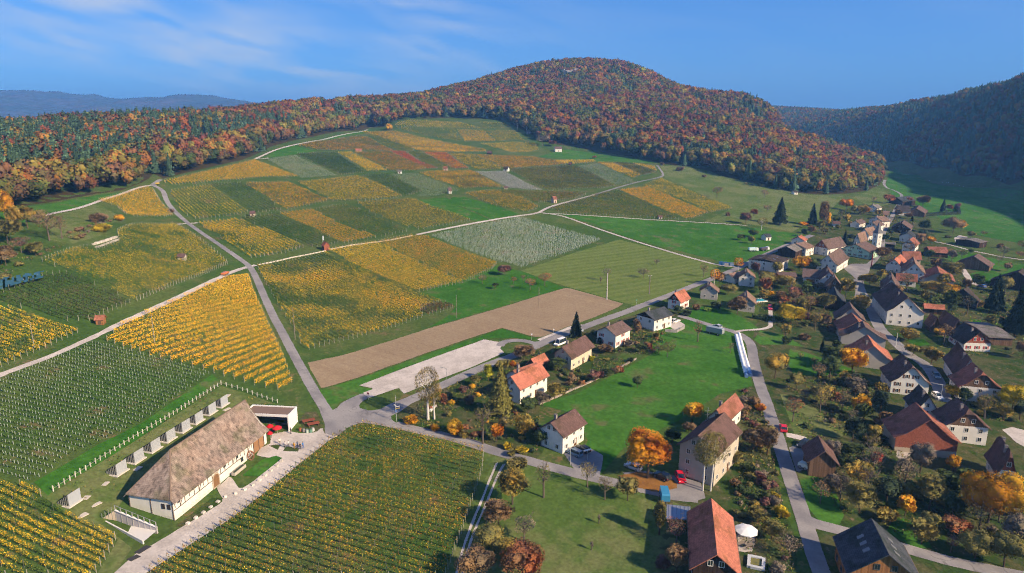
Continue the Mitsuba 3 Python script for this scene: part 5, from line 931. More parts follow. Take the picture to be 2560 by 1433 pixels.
def skylight_box(px, i, label):
    b = G(px); M = frame(b[0], b[1], b[2], BA); h = fresh('skylight_box'); tag(h, label, 'skylight box', 'skylight boxes on the grass roof')
    a, c, lo, hi = 1.45, 1.35, 0.85, 2.75      # half length along the barn, half depth, heights; the high side faces the barn
    gr = (0.34, 0.37, 0.42)
    k = MB(); k.box([0, 0, 0.06], [2 * a + 0.7, 2 * c + 0.7, 0.24], col=(0.56, 0.53, 0.49)); put(h + '__plinth', k, 'paint', M=M)
    k = MB(); v = np.array([[-a, -c, 0], [a, -c, 0], [a, c, 0], [-a, c, 0], [-a, -c, hi], [a, -c, hi], [a, c, lo], [-a, c, lo]])
    k.add(v, [[0, 1, 5, 4], [1, 2, 6, 5], [2, 3, 7, 6]], gr); k.add(v[[0, 4, 7, 3]] + [0.22, 0, 0], [[0, 1, 2, 3]], (0.05, 0.055, 0.06)); put(h + '__casing', k, 'paint', M=M)
    k = MB(); k.add(np.array([v[4], v[5], v[6], v[7]]) + [[-.1, -.12, .05], [.1, -.12, .05], [.1, .1, .05], [-.1, .1, .05]], [[0, 1, 2, 3]], (0.10, 0.105, 0.12)); k.add(np.array([v[4], v[5], v[6], v[7]]) + [[-.1, -.12, -.03], [.1, -.12, -.03], [.1, .1, -.03], [-.1, .1, -.03]], [[3, 2, 1, 0]], (0.10, 0.105, 0.12)); put(h + '__roof_panel', k, 'gloss', M=M)
    for j in range(6):
        y = -c + 2 * c * (j + 0.5) / 6; t = hi + (lo - hi) * (j + 0.5) / 6; k = MB(); k.bar([-a + 0.02, y, 0.12], [-a + 0.02, y, t], 0.17, 0.06, (0.46, 0.46, 0.47)); put(fresh(h + '__slat'), k, 'metal', M=M)
BOX = [(551,1013),(521,1032),(488,1054),(455,1075),(417,1099),(379,1124),(337,1151),(293,1181),(175,1257)]
ORD = ['first','second','third','fourth','fifth','sixth','seventh','eighth','ninth']
for i, p in enumerate(BOX): skylight_box(p, i, f'grey louvred skylight box on the grass roof, {ORD[i]} from the top of the row' if i < 8 else 'grey louvred skylight box standing alone at the lower end of the row')
def shelter():
    fr, br = G((724,1079)), G((745,1054)); z = fr[2]; e = (br - fr)[:2]; D = np.linalg.norm(e); e /= D; f = np.array([-e[1], e[0]]); Wd = 12.0
    M = np.eye(4); M[:2, 0] = f; M[:2, 1] = e; M[:3, 3] = fr; M[2, 3] = z      # x: to the left along the front, y: backwards
    h = fresh('concrete_shelter'); tag(h, 'white concrete shelter with flat gravel roof and open front', 'shelter'); D = max(D, 4.5); Ht = 3.9; wc = (0.72, 0.71, 0.70)
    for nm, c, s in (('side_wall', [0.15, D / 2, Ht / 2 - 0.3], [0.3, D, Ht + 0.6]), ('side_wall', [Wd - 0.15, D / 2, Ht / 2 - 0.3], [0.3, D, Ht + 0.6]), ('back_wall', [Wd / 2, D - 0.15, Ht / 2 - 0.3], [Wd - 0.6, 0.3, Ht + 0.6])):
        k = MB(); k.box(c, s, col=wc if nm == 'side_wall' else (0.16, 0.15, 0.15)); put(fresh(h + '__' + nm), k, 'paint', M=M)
    k = MB(); k.box([Wd / 2, D / 2, Ht + 0.12], [Wd + 0.1, D + 0.1, 0.25], col=wc); put(h + '__roof_slab', k, 'paint', M=M)
    for nm, c, s in (('parapet', [Wd / 2, 0.1, Ht + 0.42], [Wd + 0.1, 0.28, 0.36]), ('parapet', [Wd / 2, D - 0.1, Ht + 0.42], [Wd + 0.1, 0.28, 0.36]), ('parapet', [0.1, D / 2, Ht + 0.42], [0.28, D - 0.4, 0.36]), ('parapet', [Wd - 0.1, D / 2, Ht + 0.42], [0.28, D - 0.4, 0.36])):
        k = MB(); k.box(c, s, col=wc); put(fresh(h + '__' + nm), k, 'paint', M=M)
    k = MB(); k.box([Wd / 2, D / 2, Ht + 0.28], [Wd - 0.5, D - 0.5, 0.09], col=(0.21, 0.15, 0.125)); put(h + '__gravel_bed', k, 'paint', M=M)
    for i in range(3):
        x, y = 2.4 + 2.3 * i, D * 0.5; k = MB(); k.box([x, y, 0.74], [1.9, 0.8, 0.06], col=(0.20, 0.18, 0.17)); t = fresh('trestle_table')
        put(t + '__table_top', k, 'paint', M=M)
        for dx in (-0.8, 0.8): k = MB(); k.box([x + dx, y, 0.36], [0.08, 0.6, 0.72], col=(0.12, 0.12, 0.12)); put(fresh(t + '__leg'), k, 'paint', M=M)
        tag(t, ['nearest the right wall', 'in the middle', 'furthest left'][i] and f"dark table inside the open shelter, {['nearest the right wall', 'in the middle', 'furthest left'][i]}", 'table', 'tables in the shelter')
    return M
shelter()
# the fence behind the skylight boxes
def fence(base, pts, gap, hgt, label, col=(0.62, 0.59, 0.52), rails=(0.55,), w=0.16):
    h = fresh(base); tag(h, label, 'fence'); q = G(np.array(pts, float)); ln = LineString(q[:, :2]); n = int(ln.length / gap); top = []
    for i in range(n + 1):
        p = ln.interpolate(i * ln.length / n); z = float(H(p.x, p.y)); k = MB(); hh = hgt * rng.uniform(0.9, 1.1); k.bar([p.x, p.y, z - 0.2], [p.x + rng.normal(0, 0.04), p.y, z + hh], w, col=np.array(col) * rng.uniform(0.8, 1.1)); put(fresh(h + '__post'), k, 'paint'); top.append([p.x, p.y, z])
    for r in rails:
        k = MB()
        for a, b in zip(top[:-1], top[1:]): k.bar(np.array(a) + [0, 0, r * hgt], np.array(b) + [0, 0, r * hgt], 0.05, col=np.array(col) * 0.6)
        put(fresh(h + '__wire'), k, 'paint')
fence('post_fence', [(134,1229),(250,1152),(340,1094),(430,1040),(500,995),(553,962)], 1.5, 1.25, 'long row of pale fence posts behind the skylight boxes')
fence('post_fence', [(553,962),(600,975),(650,993),(694,1008)], 1.7, 1.2, 'shorter row of pale fence posts above the concrete shelter')
fence('paling_fence', [(1246,925),(1243,930)], 0.5, 1.0, 'short garden fence') if False else None
def ramp_pit():
    h = fresh('cellar_ramp'); tag(h, 'sunken concrete cellar ramp with tall ribbed wall and railing', 'ramp'); z = float(G((330,1330))[2]); pc = (0.60, 0.585, 0.57)
    a, b, c, d_ = (at_z(*p, z) for p in ((293,1310),(392,1328),(360,1355),(258,1310)))
    put(h + '__floor', MB().add(np.array([a, b, c, d_]) + [0, 0, 0.12], [[3, 2, 1, 0]], (0.62, 0.61, 0.60)), 'paint')
    def walls(p, q, hp, hq, th, nm, col=pc):
        k = MB(); e = (q - p)[:2]; e = e / np.linalg.norm(e); n = np.array([-e[1], e[0], 0]) * th; v = [p - [0, 0, .6], q - [0, 0, .6], q + [0, 0, hq], p + [0, 0, hp]]; v = np.array(v + [x + n for x in v])
        k.add(v, [[0, 1, 2, 3], [7, 6, 5, 4], [3, 2, 6, 7], [0, 3, 7, 4], [1, 5, 6, 2]], col); put(fresh(h + '__' + nm), k, 'paint')
    walls(a, b, 3.0, 0.9, 0.3, 'ribbed_wall', (0.40, 0.38, 0.39)); walls(d_, a, 1.2, 3.0, 0.3, 'end_wall', (0.55, 0.46, 0.37)); walls(c, d_, 0.35, 1.2, 0.25, 'curb', pc)
    for i in range(8):
        t = i / 7; p = a + (b - a) * t; hh = 3.0 - 2.1 * t; k = MB(); k.bar(p + [0, 0, 0], p + [0, 0, hh + 1.1], 0.13, col=(0.55, 0.55, 0.55)); put(fresh(h + '__rail_post'), k, 'metal')
    for i in range(5):
        t = i / 4; p = d_ + (a - d_) * t; k = MB(); k.bar(p, p + [0, 0, 1.2 + 1.8 * t + 1.1], 0.09, col=(0.4, 0.42, 0.42)); put(fresh(h + '__rail_post'), k, 'metal')
    k = MB(); k.bar(a + [0, 0, 3.05], b + [0, 0, 0.95], 0.36, 0.10, (0.68, 0.66, 0.64)); put(h + '__coping', k, 'paint')
    k = MB(); k.bar(a + [0, 0, 4.1], b + [0, 0, 2.0], 0.06, 0.06, (0.5, 0.5, 0.5)); put(h + '__hand_rail', k, 'metal')
ramp_pit()
for i, p in enumerate([((342,1384),(372,1366)), ((322,1402),(347,1390))]):
    a, b = G(p[0]), G(p[1]); k = MB(); k.bar(a + [0, 0, 0.10], b + [0, 0, 0.10], 1.3, 0.06, (0.06, 0.06, 0.065)); single('drain_grate', k, f"dark drain grate set in the lane, {'upper' if i == 0 else 'lower'} one", 'drain')
for i, p in enumerate([(264,1210),(240,1262),(213,1245),(343,1172),(568,990),(567,1024),(205,1290)]):
    b = G(p); k = MB(); k.box([b[0], b[1], b[2] + 0.05], [rng.uniform(1.1, 2.2), rng.uniform(0.9, 1.6), 0.14], BA + rng.uniform(-.3, .3), (0.55, 0.50, 0.44)); single('stone_slab', k, f'pale stone slab lying in the grass roof', 'slab', group='stone slabs on the grass roof')
# ------------------------------------------------------------------ single trees
TC = dict(gold=[(0.52,0.28,0.025),(0.46,0.20,0.02),(0.58,0.36,0.035)], orange=[(0.46,0.17,0.02),(0.54,0.25,0.022),(0.38,0.12,0.018)], yellow=[(0.50,0.37,0.03),(0.42,0.30,0.03),(0.30,0.25,0.03)],
    olive=[(0.120,0.110,0.038),(0.155,0.130,0.040),(0.095,0.095,0.036)], olivegold=[(0.17,0.135,0.035),(0.26,0.17,0.035),(0.115,0.105,0.036)], brown=[(0.125,0.082,0.048),(0.155,0.098,0.050),(0.105,0.080,0.050)],
    rust=[(0.24,0.085,0.035),(0.18,0.075,0.04),(0.15,0.085,0.045)], plum=[(0.115,0.055,0.05),(0.14,0.06,0.05),(0.10,0.07,0.055)], green=[(0.050,0.075,0.028),(0.065,0.088,0.030),(0.042,0.062,0.028)], bright=[(0.11,0.18,0.035),(0.085,0.15,0.03)],
    grey=[(0.125,0.105,0.085),(0.105,0.095,0.07),(0.145,0.115,0.085)], red=[(0.33,0.06,0.045),(0.25,0.07,0.04)], lime=[(0.33,0.33,0.035),(0.26,0.28,0.03)], dark=[(0.030,0.046,0.028),(0.040,0.055,0.03)], pale=[(0.22,0.18,0.075),(0.165,0.145,0.06),(0.26,0.19,0.065)], larch=[(0.13,0.125,0.035),(0.10,0.10,0.03)])
for _k in ('olive', 'olivegold', 'brown', 'grey', 'plum', 'rust'): TC[_k] = [tuple(np.array(c) * 1.45) for c in TC[_k]]
for _k in ('green', 'dark'): TC[_k] = [tuple(np.array(c) * 1.2) for c in TC[_k]]
CN = dict(gold='golden yellow', orange='glowing orange', yellow='bright yellow', olive='dull olive', olivegold='olive and gold', brown='brown', rust='rust red', plum='dark plum coloured', green='dark green', bright='fresh green', grey='bare grey', red='red', lime='lime yellow', dark='dark green', pale='pale yellowish', larch='olive green')
TREES, REGION = [], ['']
def TR(*rows): TREES.extend((REGION[0],) + tuple(r) for r in rows)
def tree_size(x, yb, yt, hw):
    p = G((x, yb)); v = p - CAM; ppm = F / (v @ FWD); th = math.asin(-v[2] / np.linalg.norm(v)); r = hw / ppm; px = (yb - yt) / ppm; c, s = math.cos(th), math.sin(th); lo, hi = 0.4, 60.0
    for _ in range(30):
        h = (lo + hi) / 2; lo, hi = (h, hi) if 0.58 * h * c + math.hypot(0.42 * h * c, r * s) < px else (lo, h)
    return p, max(h, 1.0 * r, 0.8), r
def plant_tree(key, x, yb, yt, hw, kind, col, seed, boost=1.0):
    p, h, r = tree_size(x, yb, yt, hw); cols = np.array(TC[col]) * rng.uniform(0.92, 1.18); M = frame(p[0], p[1], p[2], rng.uniform(0, 6.28)); R = np.linalg.norm(p - CAM)
    q = 0.10 + R * 0.00042                                    # leaf clump size grows with distance
    if kind in ('spruce', 'cypress'):
        n = int(np.clip(3.0 * math.pi * r * h / q ** 2 / 4.5, 300, 6500) * boost)
        put(key + '__crown', conifer(h, r, n, q * 2.3, cols[0], seed, base=0.04 if kind == 'cypress' else 0.10, tiers=16 if kind == 'cypress' else 12), 'leaves', M=M); put(key + '__trunk', trunk(h, max(0.10, h * 0.016), seed, limbs=0), 'paint', M=M); return
    if kind == 'bush':
        n = int(np.clip(4 * r * h * 3.0 / q ** 2 / 2.2, 160, 4200) * boost); put(key + '__foliage', crown(h, r, -0.15 * h, n, q * 1.15, cols, seed, 6), 'leaves', M=M); put(key + '__stem', trunk(h * 0.7, 0.06, seed, limbs=4, reach=r * 0.6), 'paint', M=M); return
    if kind == 'bare':
        r2 = r * 0.95; n = int(np.clip(4 * math.pi * r * r / q ** 2 / 3.0, 120, 4200) * boost); base = h * 0.30
        put(key + '__crown', crown(h, r2, base, n, q * 0.85, cols, seed, 8, core=False), 'leaves', M=M); put(key + '__trunk', trunk(h * 0.95, max(0.11, h * 0.022), seed, np.array((0.13, 0.105, 0.085)), 9, r * 0.95, twigs=4 if R < 260 else 2), 'paint', M=M); return
    base = h * (0.16 if kind == 'round' else 0.22 if kind == 'birch' else 0.05); n = int(np.clip(4 * math.pi * r * max(r, h * 0.45) / q ** 2 / 1.45, 300, 15000) * boost)
    put(key + '__crown', crown(h, r, base, n, q * (0.9 if kind == 'birch' else 1.0), cols, seed, 13 if kind != 'column' else 8, core=kind != 'birch', shape=1.2 if kind in ('birch', 'column') else 1.0), 'leaves', M=M)
    put(key + '__trunk', trunk(h * 0.9, max(0.12, h * 0.02), seed, np.array((0.55, 0.53, 0.5)) if kind == 'birch' else BARK, 6, r * 0.7, twigs=1 if kind == 'birch' else 0), 'paint', M=M)
REGION[0] = 'in the striped mown meadow'
TR((1517,704,666,13,'bare','grey'),(1502,711,688,4,'bare','grey'),(1608,696,668,17,'bare','grey'),(1641,663,647,9,'bare','grey'),(1759,693,656,12,'bare','brown'))
REGION[0] = 'in the orchard meadow'
TR((1261,688,660,19,'round','plum'),(1206,710,684,14,'bare','brown'),(1238,723,705,9,'round','green'),(1284,710,690,9,'bare','rust'),(1308,703,686,8,'bare','brown'),(1325,726,692,17,'bare','rust'),(1362,715,679,19,'bare','rust'))
REGION[0] = 'on the hillside pasture'
TR((1700,428,415,12,'bush','brown'),(1760,447,436,7,'round','brown'),(1792,495,464,15,'bare','brown'),(1911,495,473,11,'bare','brown'),(1917,531,511,12,'bare','brown'),(1819,540,528,7,'bush','brown'),(1884,542,520,11,'round','rust'),(1863,560,528,17,'round','plum'),(1904,467,459,7,'round','olive'),(1865,463,455,5,'round','olive'),(1881,467,458,6,'round','green'),(1949,562,493,17,'spruce','dark'),(2030,565,508,12,'spruce','dark'),(2057,568,494,15,'column','brown'),(2068,566,525,9,'column','gold'),(1904,576,540,15,'birch','olive'),(1883,593,572,14,'round','green'),(1852,601,584,12,'round','green'),(1878,610,589,11,'round','olive'),(2010,593,570,9,'round','dark'),(2027,586,562,12,'round','brown'),(2007,569,553,13,'round','orange'))
REGION[0] = 'at the far back of the village'
TR((2115,526,495,18,'round','orange'),(2151,537,511,20,'round','olivegold'),(2165,538,515,11,'round','gold'),(2106,542,522,10,'round','green'),(2184,507,490,8,'bare','brown'),(2221,510,484,16,'round','rust'),(2198,541,523,13,'round','olivegold'),(2271,512,491,9,'round','rust'),(2306,519,484,18,'round','brown'),(2357,530,498,7,'spruce','dark'),(2372,529,509,9,'round','rust'),(2392,529,504,9,'round','plum'),(2308,580,545,17,'round','green'),(2208,606,582,14,'round','green'),(2280,553,539,3,'cypress','dark'),(2269,548,530,12,'round','brown'),(2090,560,540,10,'round','green'),(2060,585,568,10,'round','olive'),(2095,575,560,9,'round','olive'),(2125,600,583,9,'round','dark'),(2110,620,575,10,'cypress','dark'),(2228,590,575,8,'round','green'))
REGION[0] = 'around the valley orchard'
TR((2382,584,539,28,'round','brown'),(2402,580,548,13,'round','gold'),(2326,611,588,12,'round','gold'),(2427,596,576,11,'round','olive'),(2458,590,576,9,'bare','brown'),(2372,639,621,10,'bare','olivegold'),(2403,648,622,15,'bare','brown'),(2427,635,621,7,'round','green'),(2321,653,619,14,'round','green'),(2204,652,612,20,'round','brown'),(2507,645,612,17,'bare','grey'),(2556,626,600,18,'bare','brown'),(2552,646,628,15,'bare','rust'),(2370,595,587,9,'bush','olive'),(2376,694,650,32,'round','olive'),(2332,740,697,36,'round','olivegold'),(2376,737,707,22,'round','gold'),(2484,782,684,22,'spruce','dark'),(2534,842,713,26,'spruce','dark'),(2556,832,726,20,'spruce','dark'),(2450,767,748,15,'bush','olivegold'),(2347,840,819,16,'round','gold'),(2500,620,606,9,'bush','brown'),(2345,668,650,10,'bush','olive'),(2425,762,742,12,'bush','olive'))
REGION[0] = 'left of the village street'
TR((2000,678,633,24,'round','gold'),(2038,674,642,16,'round','green'),(1914,726,673,22,'round','olive'),(1963,722,684,27,'round','olivegold'),(2015,728,700,13,'round','bright'),(2024,711,696,10,'round','orange'),(2114,744,688,22,'round','olivegold'),(2148,786,730,25,'round','olivegold'),(2052,726,705,14,'round','brown'),(2060,778,725,25,'round','olive'),(2025,774,736,20,'round','plum'),(1987,754,713,20,'round','plum'),(1952,754,726,18,'round','brown'),(1977,808,758,40,'round','yellow'),(1922,746,724,13,'round','gold'),(2156,710,684,14,'round','olive'),(2172,715,679,22,'round','olivegold'),(1845,677,640,14,'birch','orange'),(1785,715,668,15,'birch','orange'),(1798,712,675,16,'round','brown'),(1888,688,652,13,'round','plum'),(1843,786,737,28,'round','brown'),(1820,737,706,23,'round','olive'),(1744,855,797,13,'bare','rust'),(2010,800,776,16,'bush','plum'),(2040,800,780,18,'bush','olive'),(1940,775,755,12,'bush','green'),(2060,692,668,10,'round','olive'),(1935,700,680,10,'bush','plum'),(2080,830,806,16,'bush','brown'),(2090,815,795,12,'bush','olive'))
REGION[0] = 'along the village lane'
TR((1937,946,873,34,'round','olivegold'),(1981,1055,990,24,'bare','rust'),(1918,1137,1060,26,'round','brown'),(2050,1031,962,26,'bare','olive'),(2075,913,860,26,'round','green'),(2130,937,860,36,'round','gold'),(2148,1043,982,26,'round','gold'),(2199,1031,966,21,'round','dark'),(2128,1080,1019,14,'bare','grey'),(2181,1120,1084,22,'bare','olive'),(2124,1146,1100,33,'round','green'),(2189,1160,1127,17,'round','red'),(2144,1210,1145,34,'round','olivegold'),(2050,1259,1198,28,'bare','brown'),(2148,1284,1198,40,'round','olive'),(2083,1218,1182,26,'bush','grey'),(2217,1260,1186,34,'round','dark'),(2262,1291,1232,24,'round','gold'),(2213,1304,1262,30,'round','olivegold'),(2258,1222,1143,36,'bare','grey'),(2360,1242,1168,32,'round','green'),(2303,1361,1287,38,'round','olive'),(2388,1340,1287,36,'round','rust'),(2437,1397,1316,44,'round','olive'),(2510,1418,1320,46,'round','olive'),(2376,1381,1332,18,'bare','plum'),(2250,1112,1060,24,'bare','brown'),(2352,1137,1112,10,'cypress','dark'),(2380,1182,1133,20,'round','gold'),(2384,994,958,25,'round','yellow'),(2530,1027,958,40,'round','yellow'),(2470,1023,982,26,'round','green'),(2327,913,860,24,'round','olivegold'),(2282,889,856,22,'round','olivegold'),(2271,853,818,26,'round','olivegold'),(2010,1003,975,14,'bare','grey'),(2040,985,960,15,'bush','olive'),(2090,1000,975,14,'bush','rust'),(2000,900,880,10,'bare','olive'),(2035,915,893,11,'bare','olive'),(2090,870,846,12,'bush','green'),(2055,880,845,6,'cypress','dark'),(1965,860,838,14,'bush','green'),(2010,850,828,16,'bush','brown'))
REGION[0] = 'around the red roofed house'
TR((1895,1307,1262,30,'round','olive'),(1929,1349,1298,30,'round','olive'),(1953,1292,1258,22,'bush','yellow'),(1938,1253,1226,14,'bush','yellow'),(1974,1395,1339,30,'bare','grey'),(1941,1431,1400,22,'bush','grey'),(1883,1129,1064,36,'round','brown'),(1914,1102,1058,24,'round','olive'),(1901,1026,1004,18,'bush','orange'),(1883,1020,988,18,'round','brown'),(1838,1159,1119,22,'bush','olive'),(1901,1210,1176,17,'bush','plum'),(1838,1215,1190,16,'bush','brown'),(1469,1219,1152,26,'bare','olive'),(1512,1250,1188,22,'bare','olive'),(1569,1252,1188,32,'round','olive'),(1648,1337,1243,20,'column','olivegold'),(1690,1364,1291,30,'bare','plum'),(1690,1430,1354,34,'round','brown'),(1681,1108,1067,24,'round','green'),(1729,1059,997,28,'round','gold'),(1722,1082,1052,18,'round','brown'),(1497,1309,1286,4,'bare','grey'),(1479,1376,1352,5,'bare','grey'),(1870,1180,1150,20,'bush','green'),(1900,1250,1222,18,'bush','green'),(1655,1420,1380,22,'bush','plum'))
REGION[0] = 'in the hedge beside the vineyard'
TR((1295,1177,1138,32,'round','olive'),(1281,1262,1165,46,'round','olivegold'),(1246,1311,1240,44,'round','brown'),(1222,1373,1306,42,'round','olive'),(1189,1450,1359,58,'round','brown'),(1308,1455,1341,64,'round','rust'),(1310,1354,1284,32,'bare','grey'),(1359,1244,1147,22,'bare','olive'),(1262,1395,1340,40,'round','olivegold'))
REGION[0] = 'around the white houses'
TR((1070,1050,904,32,'birch','pale'),(1086,1048,950,24,'birch','olivegold'),(1110,1007,978,11,'bush','rust'),(1252,1036,908,34,'spruce','larch'),(1221,952,905,14,'column','lime'),(1258,929,894,20,'round','olive'),(1281,921,899,10,'round','orange'),(1191,966,934,17,'round','olive'),(1158,980,960,14,'bush','plum'),(1310,900,856,29,'round','brown'),(1395,927,888,27,'round','green'),(1387,997,955,21,'round','olivegold'),(1356,1015,976,22,'round','grey'),(1320,1034,991,23,'round','green'),(1207,1110,1013,29,'bare','olive'),(1242,1105,1058,19,'round','orange'),(1313,1095,1032,30,'round','olivegold'),(1352,1114,1066,22,'round','green'),(1137,1085,1038,26,'bush','gold'),(1029,1058,1032,22,'bush','gold'),(1088,1077,1056,14,'bush','gold'),(1256,1066,1042,12,'bush','pale'),(1268,1122,1101,12,'bush','yellow'),(1305,1130,1110,18,'bush','yellow'),(1440,843,779,15,'spruce','dark'),(1489,842,822,14,'round','green'),(1513,882,860,22,'round','brown'),(1571,868,848,13,'round','grey'),(1602,882,857,18,'round','green'),(1624,872,854,8,'bush','rust'),(1669,892,853,24,'bare','olive'),(1646,884,862,17,'bare','brown'),(1489,955,923,23,'round','plum'),(1517,943,916,20,'round','green'),(1538,934,914,14,'bush','brown'),(1593,969,937,14,'round','green'),(1478,902,889,10,'bush','lime'),(1592,830,792,12,'bush','brown'),(1634,821,799,10,'bush','rust'),(1503,860,840,12,'bush','dark'),(1695,786,761,14,'round','green'),(1717,789,773,13,'bush','dark'),(1768,778,766,12,'bush','bright'),(1825,883,855,9,'bare','olive'),(1430,955,930,14,'bush','brown'),(1405,985,965,14,'bush','olive'),(1290,985,965,16,'bush','green'),(1175,1010,985,16,'bush','brown'),(1160,1095,1070,16,'bush','olivegold'),(1280,1140,1120,13,'bush','olive'),(1550,930,912,12,'bush','rust'),(1640,845,828,11,'bush','olive'),(1575,905,890,10,'bush','green'),(1740,775,757,12,'bush','brown'),(1790,770,750,14,'bush','green'))
REGION[0] = 'on the left bank'
TR((41,576,505,20,'round','olivegold'),(70,571,505,20,'round','olivegold'),(18,555,466,26,'round','gold'),(124,602,522,40,'bare','brown'),(20,610,541,40,'round','olive'),(54,633,588,26,'bare','plum'),(15,664,608,30,'round','brown'),(155,597,533,18,'bare','brown'),(248,557,540,28,'bush','brown'),(300,552,534,13,'bush','gold'),(256,580,563,26,'bush','yellow'),(15,699,679,16,'bush','olive'),(90,640,600,24,'round','olive'),(429,531,520,8,'bush','brown'),(100,560,520,16,'round','olivegold'))
REGION[0] = 'at the upper forest corner'
TR((1316,327,288,12,'birch','pale'),(1344,325,292,9,'birch','gold'),(1357,366,336,19,'bare','grey'),(1380,366,349,11,'round','plum'),(972,325,307,11,'bush','gold'),(1486,397,389,6,'round','rust'),(1424,415,407,5,'round','plum'),(1655,413,404,7,'bush','brown'))
KN = dict(spruce='spruce', cypress='cypress', bush='bush', bare='bare tree', round='tree', birch='birch', column='tall slim tree')
cls = {}
for i, t in enumerate(TREES): cls.setdefault((t[0], CN[t[6]], KN[t[5]]), []).append(i)
ORDT = ['first','second','third','fourth','fifth','sixth','seventh','eighth','ninth','tenth']
tree_label = {}
for (reg, c, k), ids in cls.items():
    ids.sort(key=lambda i: TREES[i][1]); kk = k.replace('bare ', 'sparse ')
    for n, i in enumerate(ids): tree_label[i] = f'{c} {kk} {reg}' if len(ids) == 1 else f'{c} {kk} {reg}, ' + ('leftmost such' if n == 0 else 'rightmost such' if n == len(ids) - 1 else f'{ORDT[n]} from left')
GR = dict(spruce='conifers', cypress='conifers', bush='garden bushes', bare='sparse orchard trees', round='broadleaf trees', birch='birches', column='broadleaf trees')
NM = dict(spruce='spruce_tree', cypress='cypress_tree', bush='garden_bush', bare='orchard_tree', round='broadleaf_tree', birch='birch_tree', column='broadleaf_tree')
for i, (reg, x, yb, yt, hw, kind, col) in enumerate(TREES):
    k = fresh(NM[kind]); plant_tree(k, x, yb, yt, hw, kind, col, 500 + i); tag(k, tree_label[i], 'bush' if kind == 'bush' else 'tree', GR[kind])
k = fresh('maple_tree'); plant_tree(k, 1618, 1196, 1062, 60, 'round', 'orange', 901, 1.1); tag(k, 'big glowing orange maple beside the garage yard', 'tree')
k = fresh('maple_tree'); plant_tree(k, 2470, 1308, 1160, 80, 'round', 'gold', 902, 1.1); tag(k, 'huge golden tree at the right edge below the dark farmhouse', 'tree')
for j, (x, hw) in enumerate(((1757, 34), (1776, 38))):
    k = fresh('birch_tree'); p, h, r = tree_size(x, 1228, 1074, hw); M = frame(p[0], p[1], p[2], j * 2.0); rr = r
    put(k + '__crown', crown(h, rr, h * 0.34, 6000, 0.15, TC['olive'], 903 + j, 10, core=False, shape=1.2), 'leaves', M=M); put(k + '__trunk', trunk(h * 0.9, 0.17, 903 + j, np.array((0.62, 0.60, 0.56)), 7, rr * 0.6, twigs=2), 'paint', M=M)
    tag(k, ('left' if j == 0 else 'right') + ' one of the two white stemmed birches before the apartment house', 'tree', 'birches')
# shrubs that fill gardens and verges
def fill(base, poly_px, n, seed, label, cat, group, cols, size=(0.5, 1.5)):
    g = np.random.default_rng(seed); P = wpoly(poly_px); x0, y0, x1, y1 = P.bounds; done = 0; made = []
    while done < n:
        q = g.uniform((x0, y0), (x1, y1))
        if not P.contains(Point(q)): n -= 0.02; continue
        if any(np.hypot(*(h[1][:2] - q)) < max(h[3] / 2, h[4]) + 1.2 for h in HOUSES) or ROADS.contains(Point(q)): n -= 0.2; continue
        s = g.uniform(*size); h = s * g.uniform(0.9, 1.5); c = np.array(TC[cols[g.integers(len(cols))]]); R = math.hypot(*q); qz = 0.11 + R * 0.0005; done += 1
        k = fresh(base); put(k, crown(h, s, -0.2, int(np.clip(16 * s * h / qz ** 2 / 4, 60, 900)), qz, c, int(g.integers(1e6)), 4), 'leaves', M=frame(q[0], q[1], float(H(q[0], q[1])), 0)); tag(k, label, cat, group)
_ok = [k for k in scene if k.split('__')[0].rstrip('_0123456789') in ('road', 'lane', 'yard')]
ROADS = shapely.union_all([Polygon(np.array(p)) for p in []] + [x for x in ROAD_POLYS])
fill('garden_shrub', [(1010,1058),(1060,992),(1200,928),(1290,892),(1350,1000),(1345,1120),(1320,1145),(1120,1088)], 36, 1, 'low autumn shrub in the gardens of the white row house', 'shrub', 'shrubs around the row house', ['olive','brown','green','gold','rust','olivegold'])
fill('garden_shrub', [(1380,960),(1440,880),(1560,850),(1660,830),(1640,880),(1560,890),(1440,975)], 36, 2, 'low shrub in the terraced gardens below the red shuttered house', 'shrub', 'shrubs in the terraced gardens', ['olive','brown','green','rust','grey'])
fill('garden_shrub', [(1790,1110),(1860,970),(1915,1040),(1935,1150),(1965,1290),(1990,1440),(1860,1440),(1850,1260),(1790,1220)], 50, 3, 'shrub on the overgrown slope beside the lane', 'shrub', 'shrubs on the overgrown slope', ['olive','green','brown','olivegold','grey','plum'], (0.6, 1.9))
fill('garden_shrub', [(1900,660),(2050,690),(2080,760),(2070,820),(1960,830),(1890,760)], 40, 4, 'garden shrub between the houses left of the village street', 'shrub', 'shrubs left of the village street', ['olive','green','brown','plum','rust'])
fill('garden_shrub', [(1960,950),(2100,930),(2200,960),(2240,1110),(2300,1180),(2440,1170),(2560,1330),(2560,1400),(2300,1340),(2110,1290),(2020,1180),(2110,1100)], 70, 5, 'shrub in the orchards right of the lane', 'shrub', 'shrubs right of the lane', ['olive','green','dark','brown','olivegold','grey'], (0.7, 2.0))
fill('garden_shrub', [(2030,560),(2200,520),(2300,560),(2340,640),(2200,650),(2050,600)], 30, 6, 'small shrub between the far village houses', 'shrub', 'shrubs in the far village', ['olive','green','dark','brown','gold'])
fill('garden_shrub', [(2200,640),(2340,660),(2560,720),(2560,900),(2350,900),(2320,780),(2180,740)], 36, 7, 'shrub in the yards right of the village street', 'shrub', 'shrubs right of the village street', ['olive','green','dark','brown','olivegold'])
fill('garden_shrub', [(2340,1000),(2500,1000),(2560,1060),(2470,1050),(2400,1010)], 16, 8, 'shrub in the garden below the long farmhouse', 'shrub', 'shrubs below the long farmhouse', ['green','dark','olivegold'])
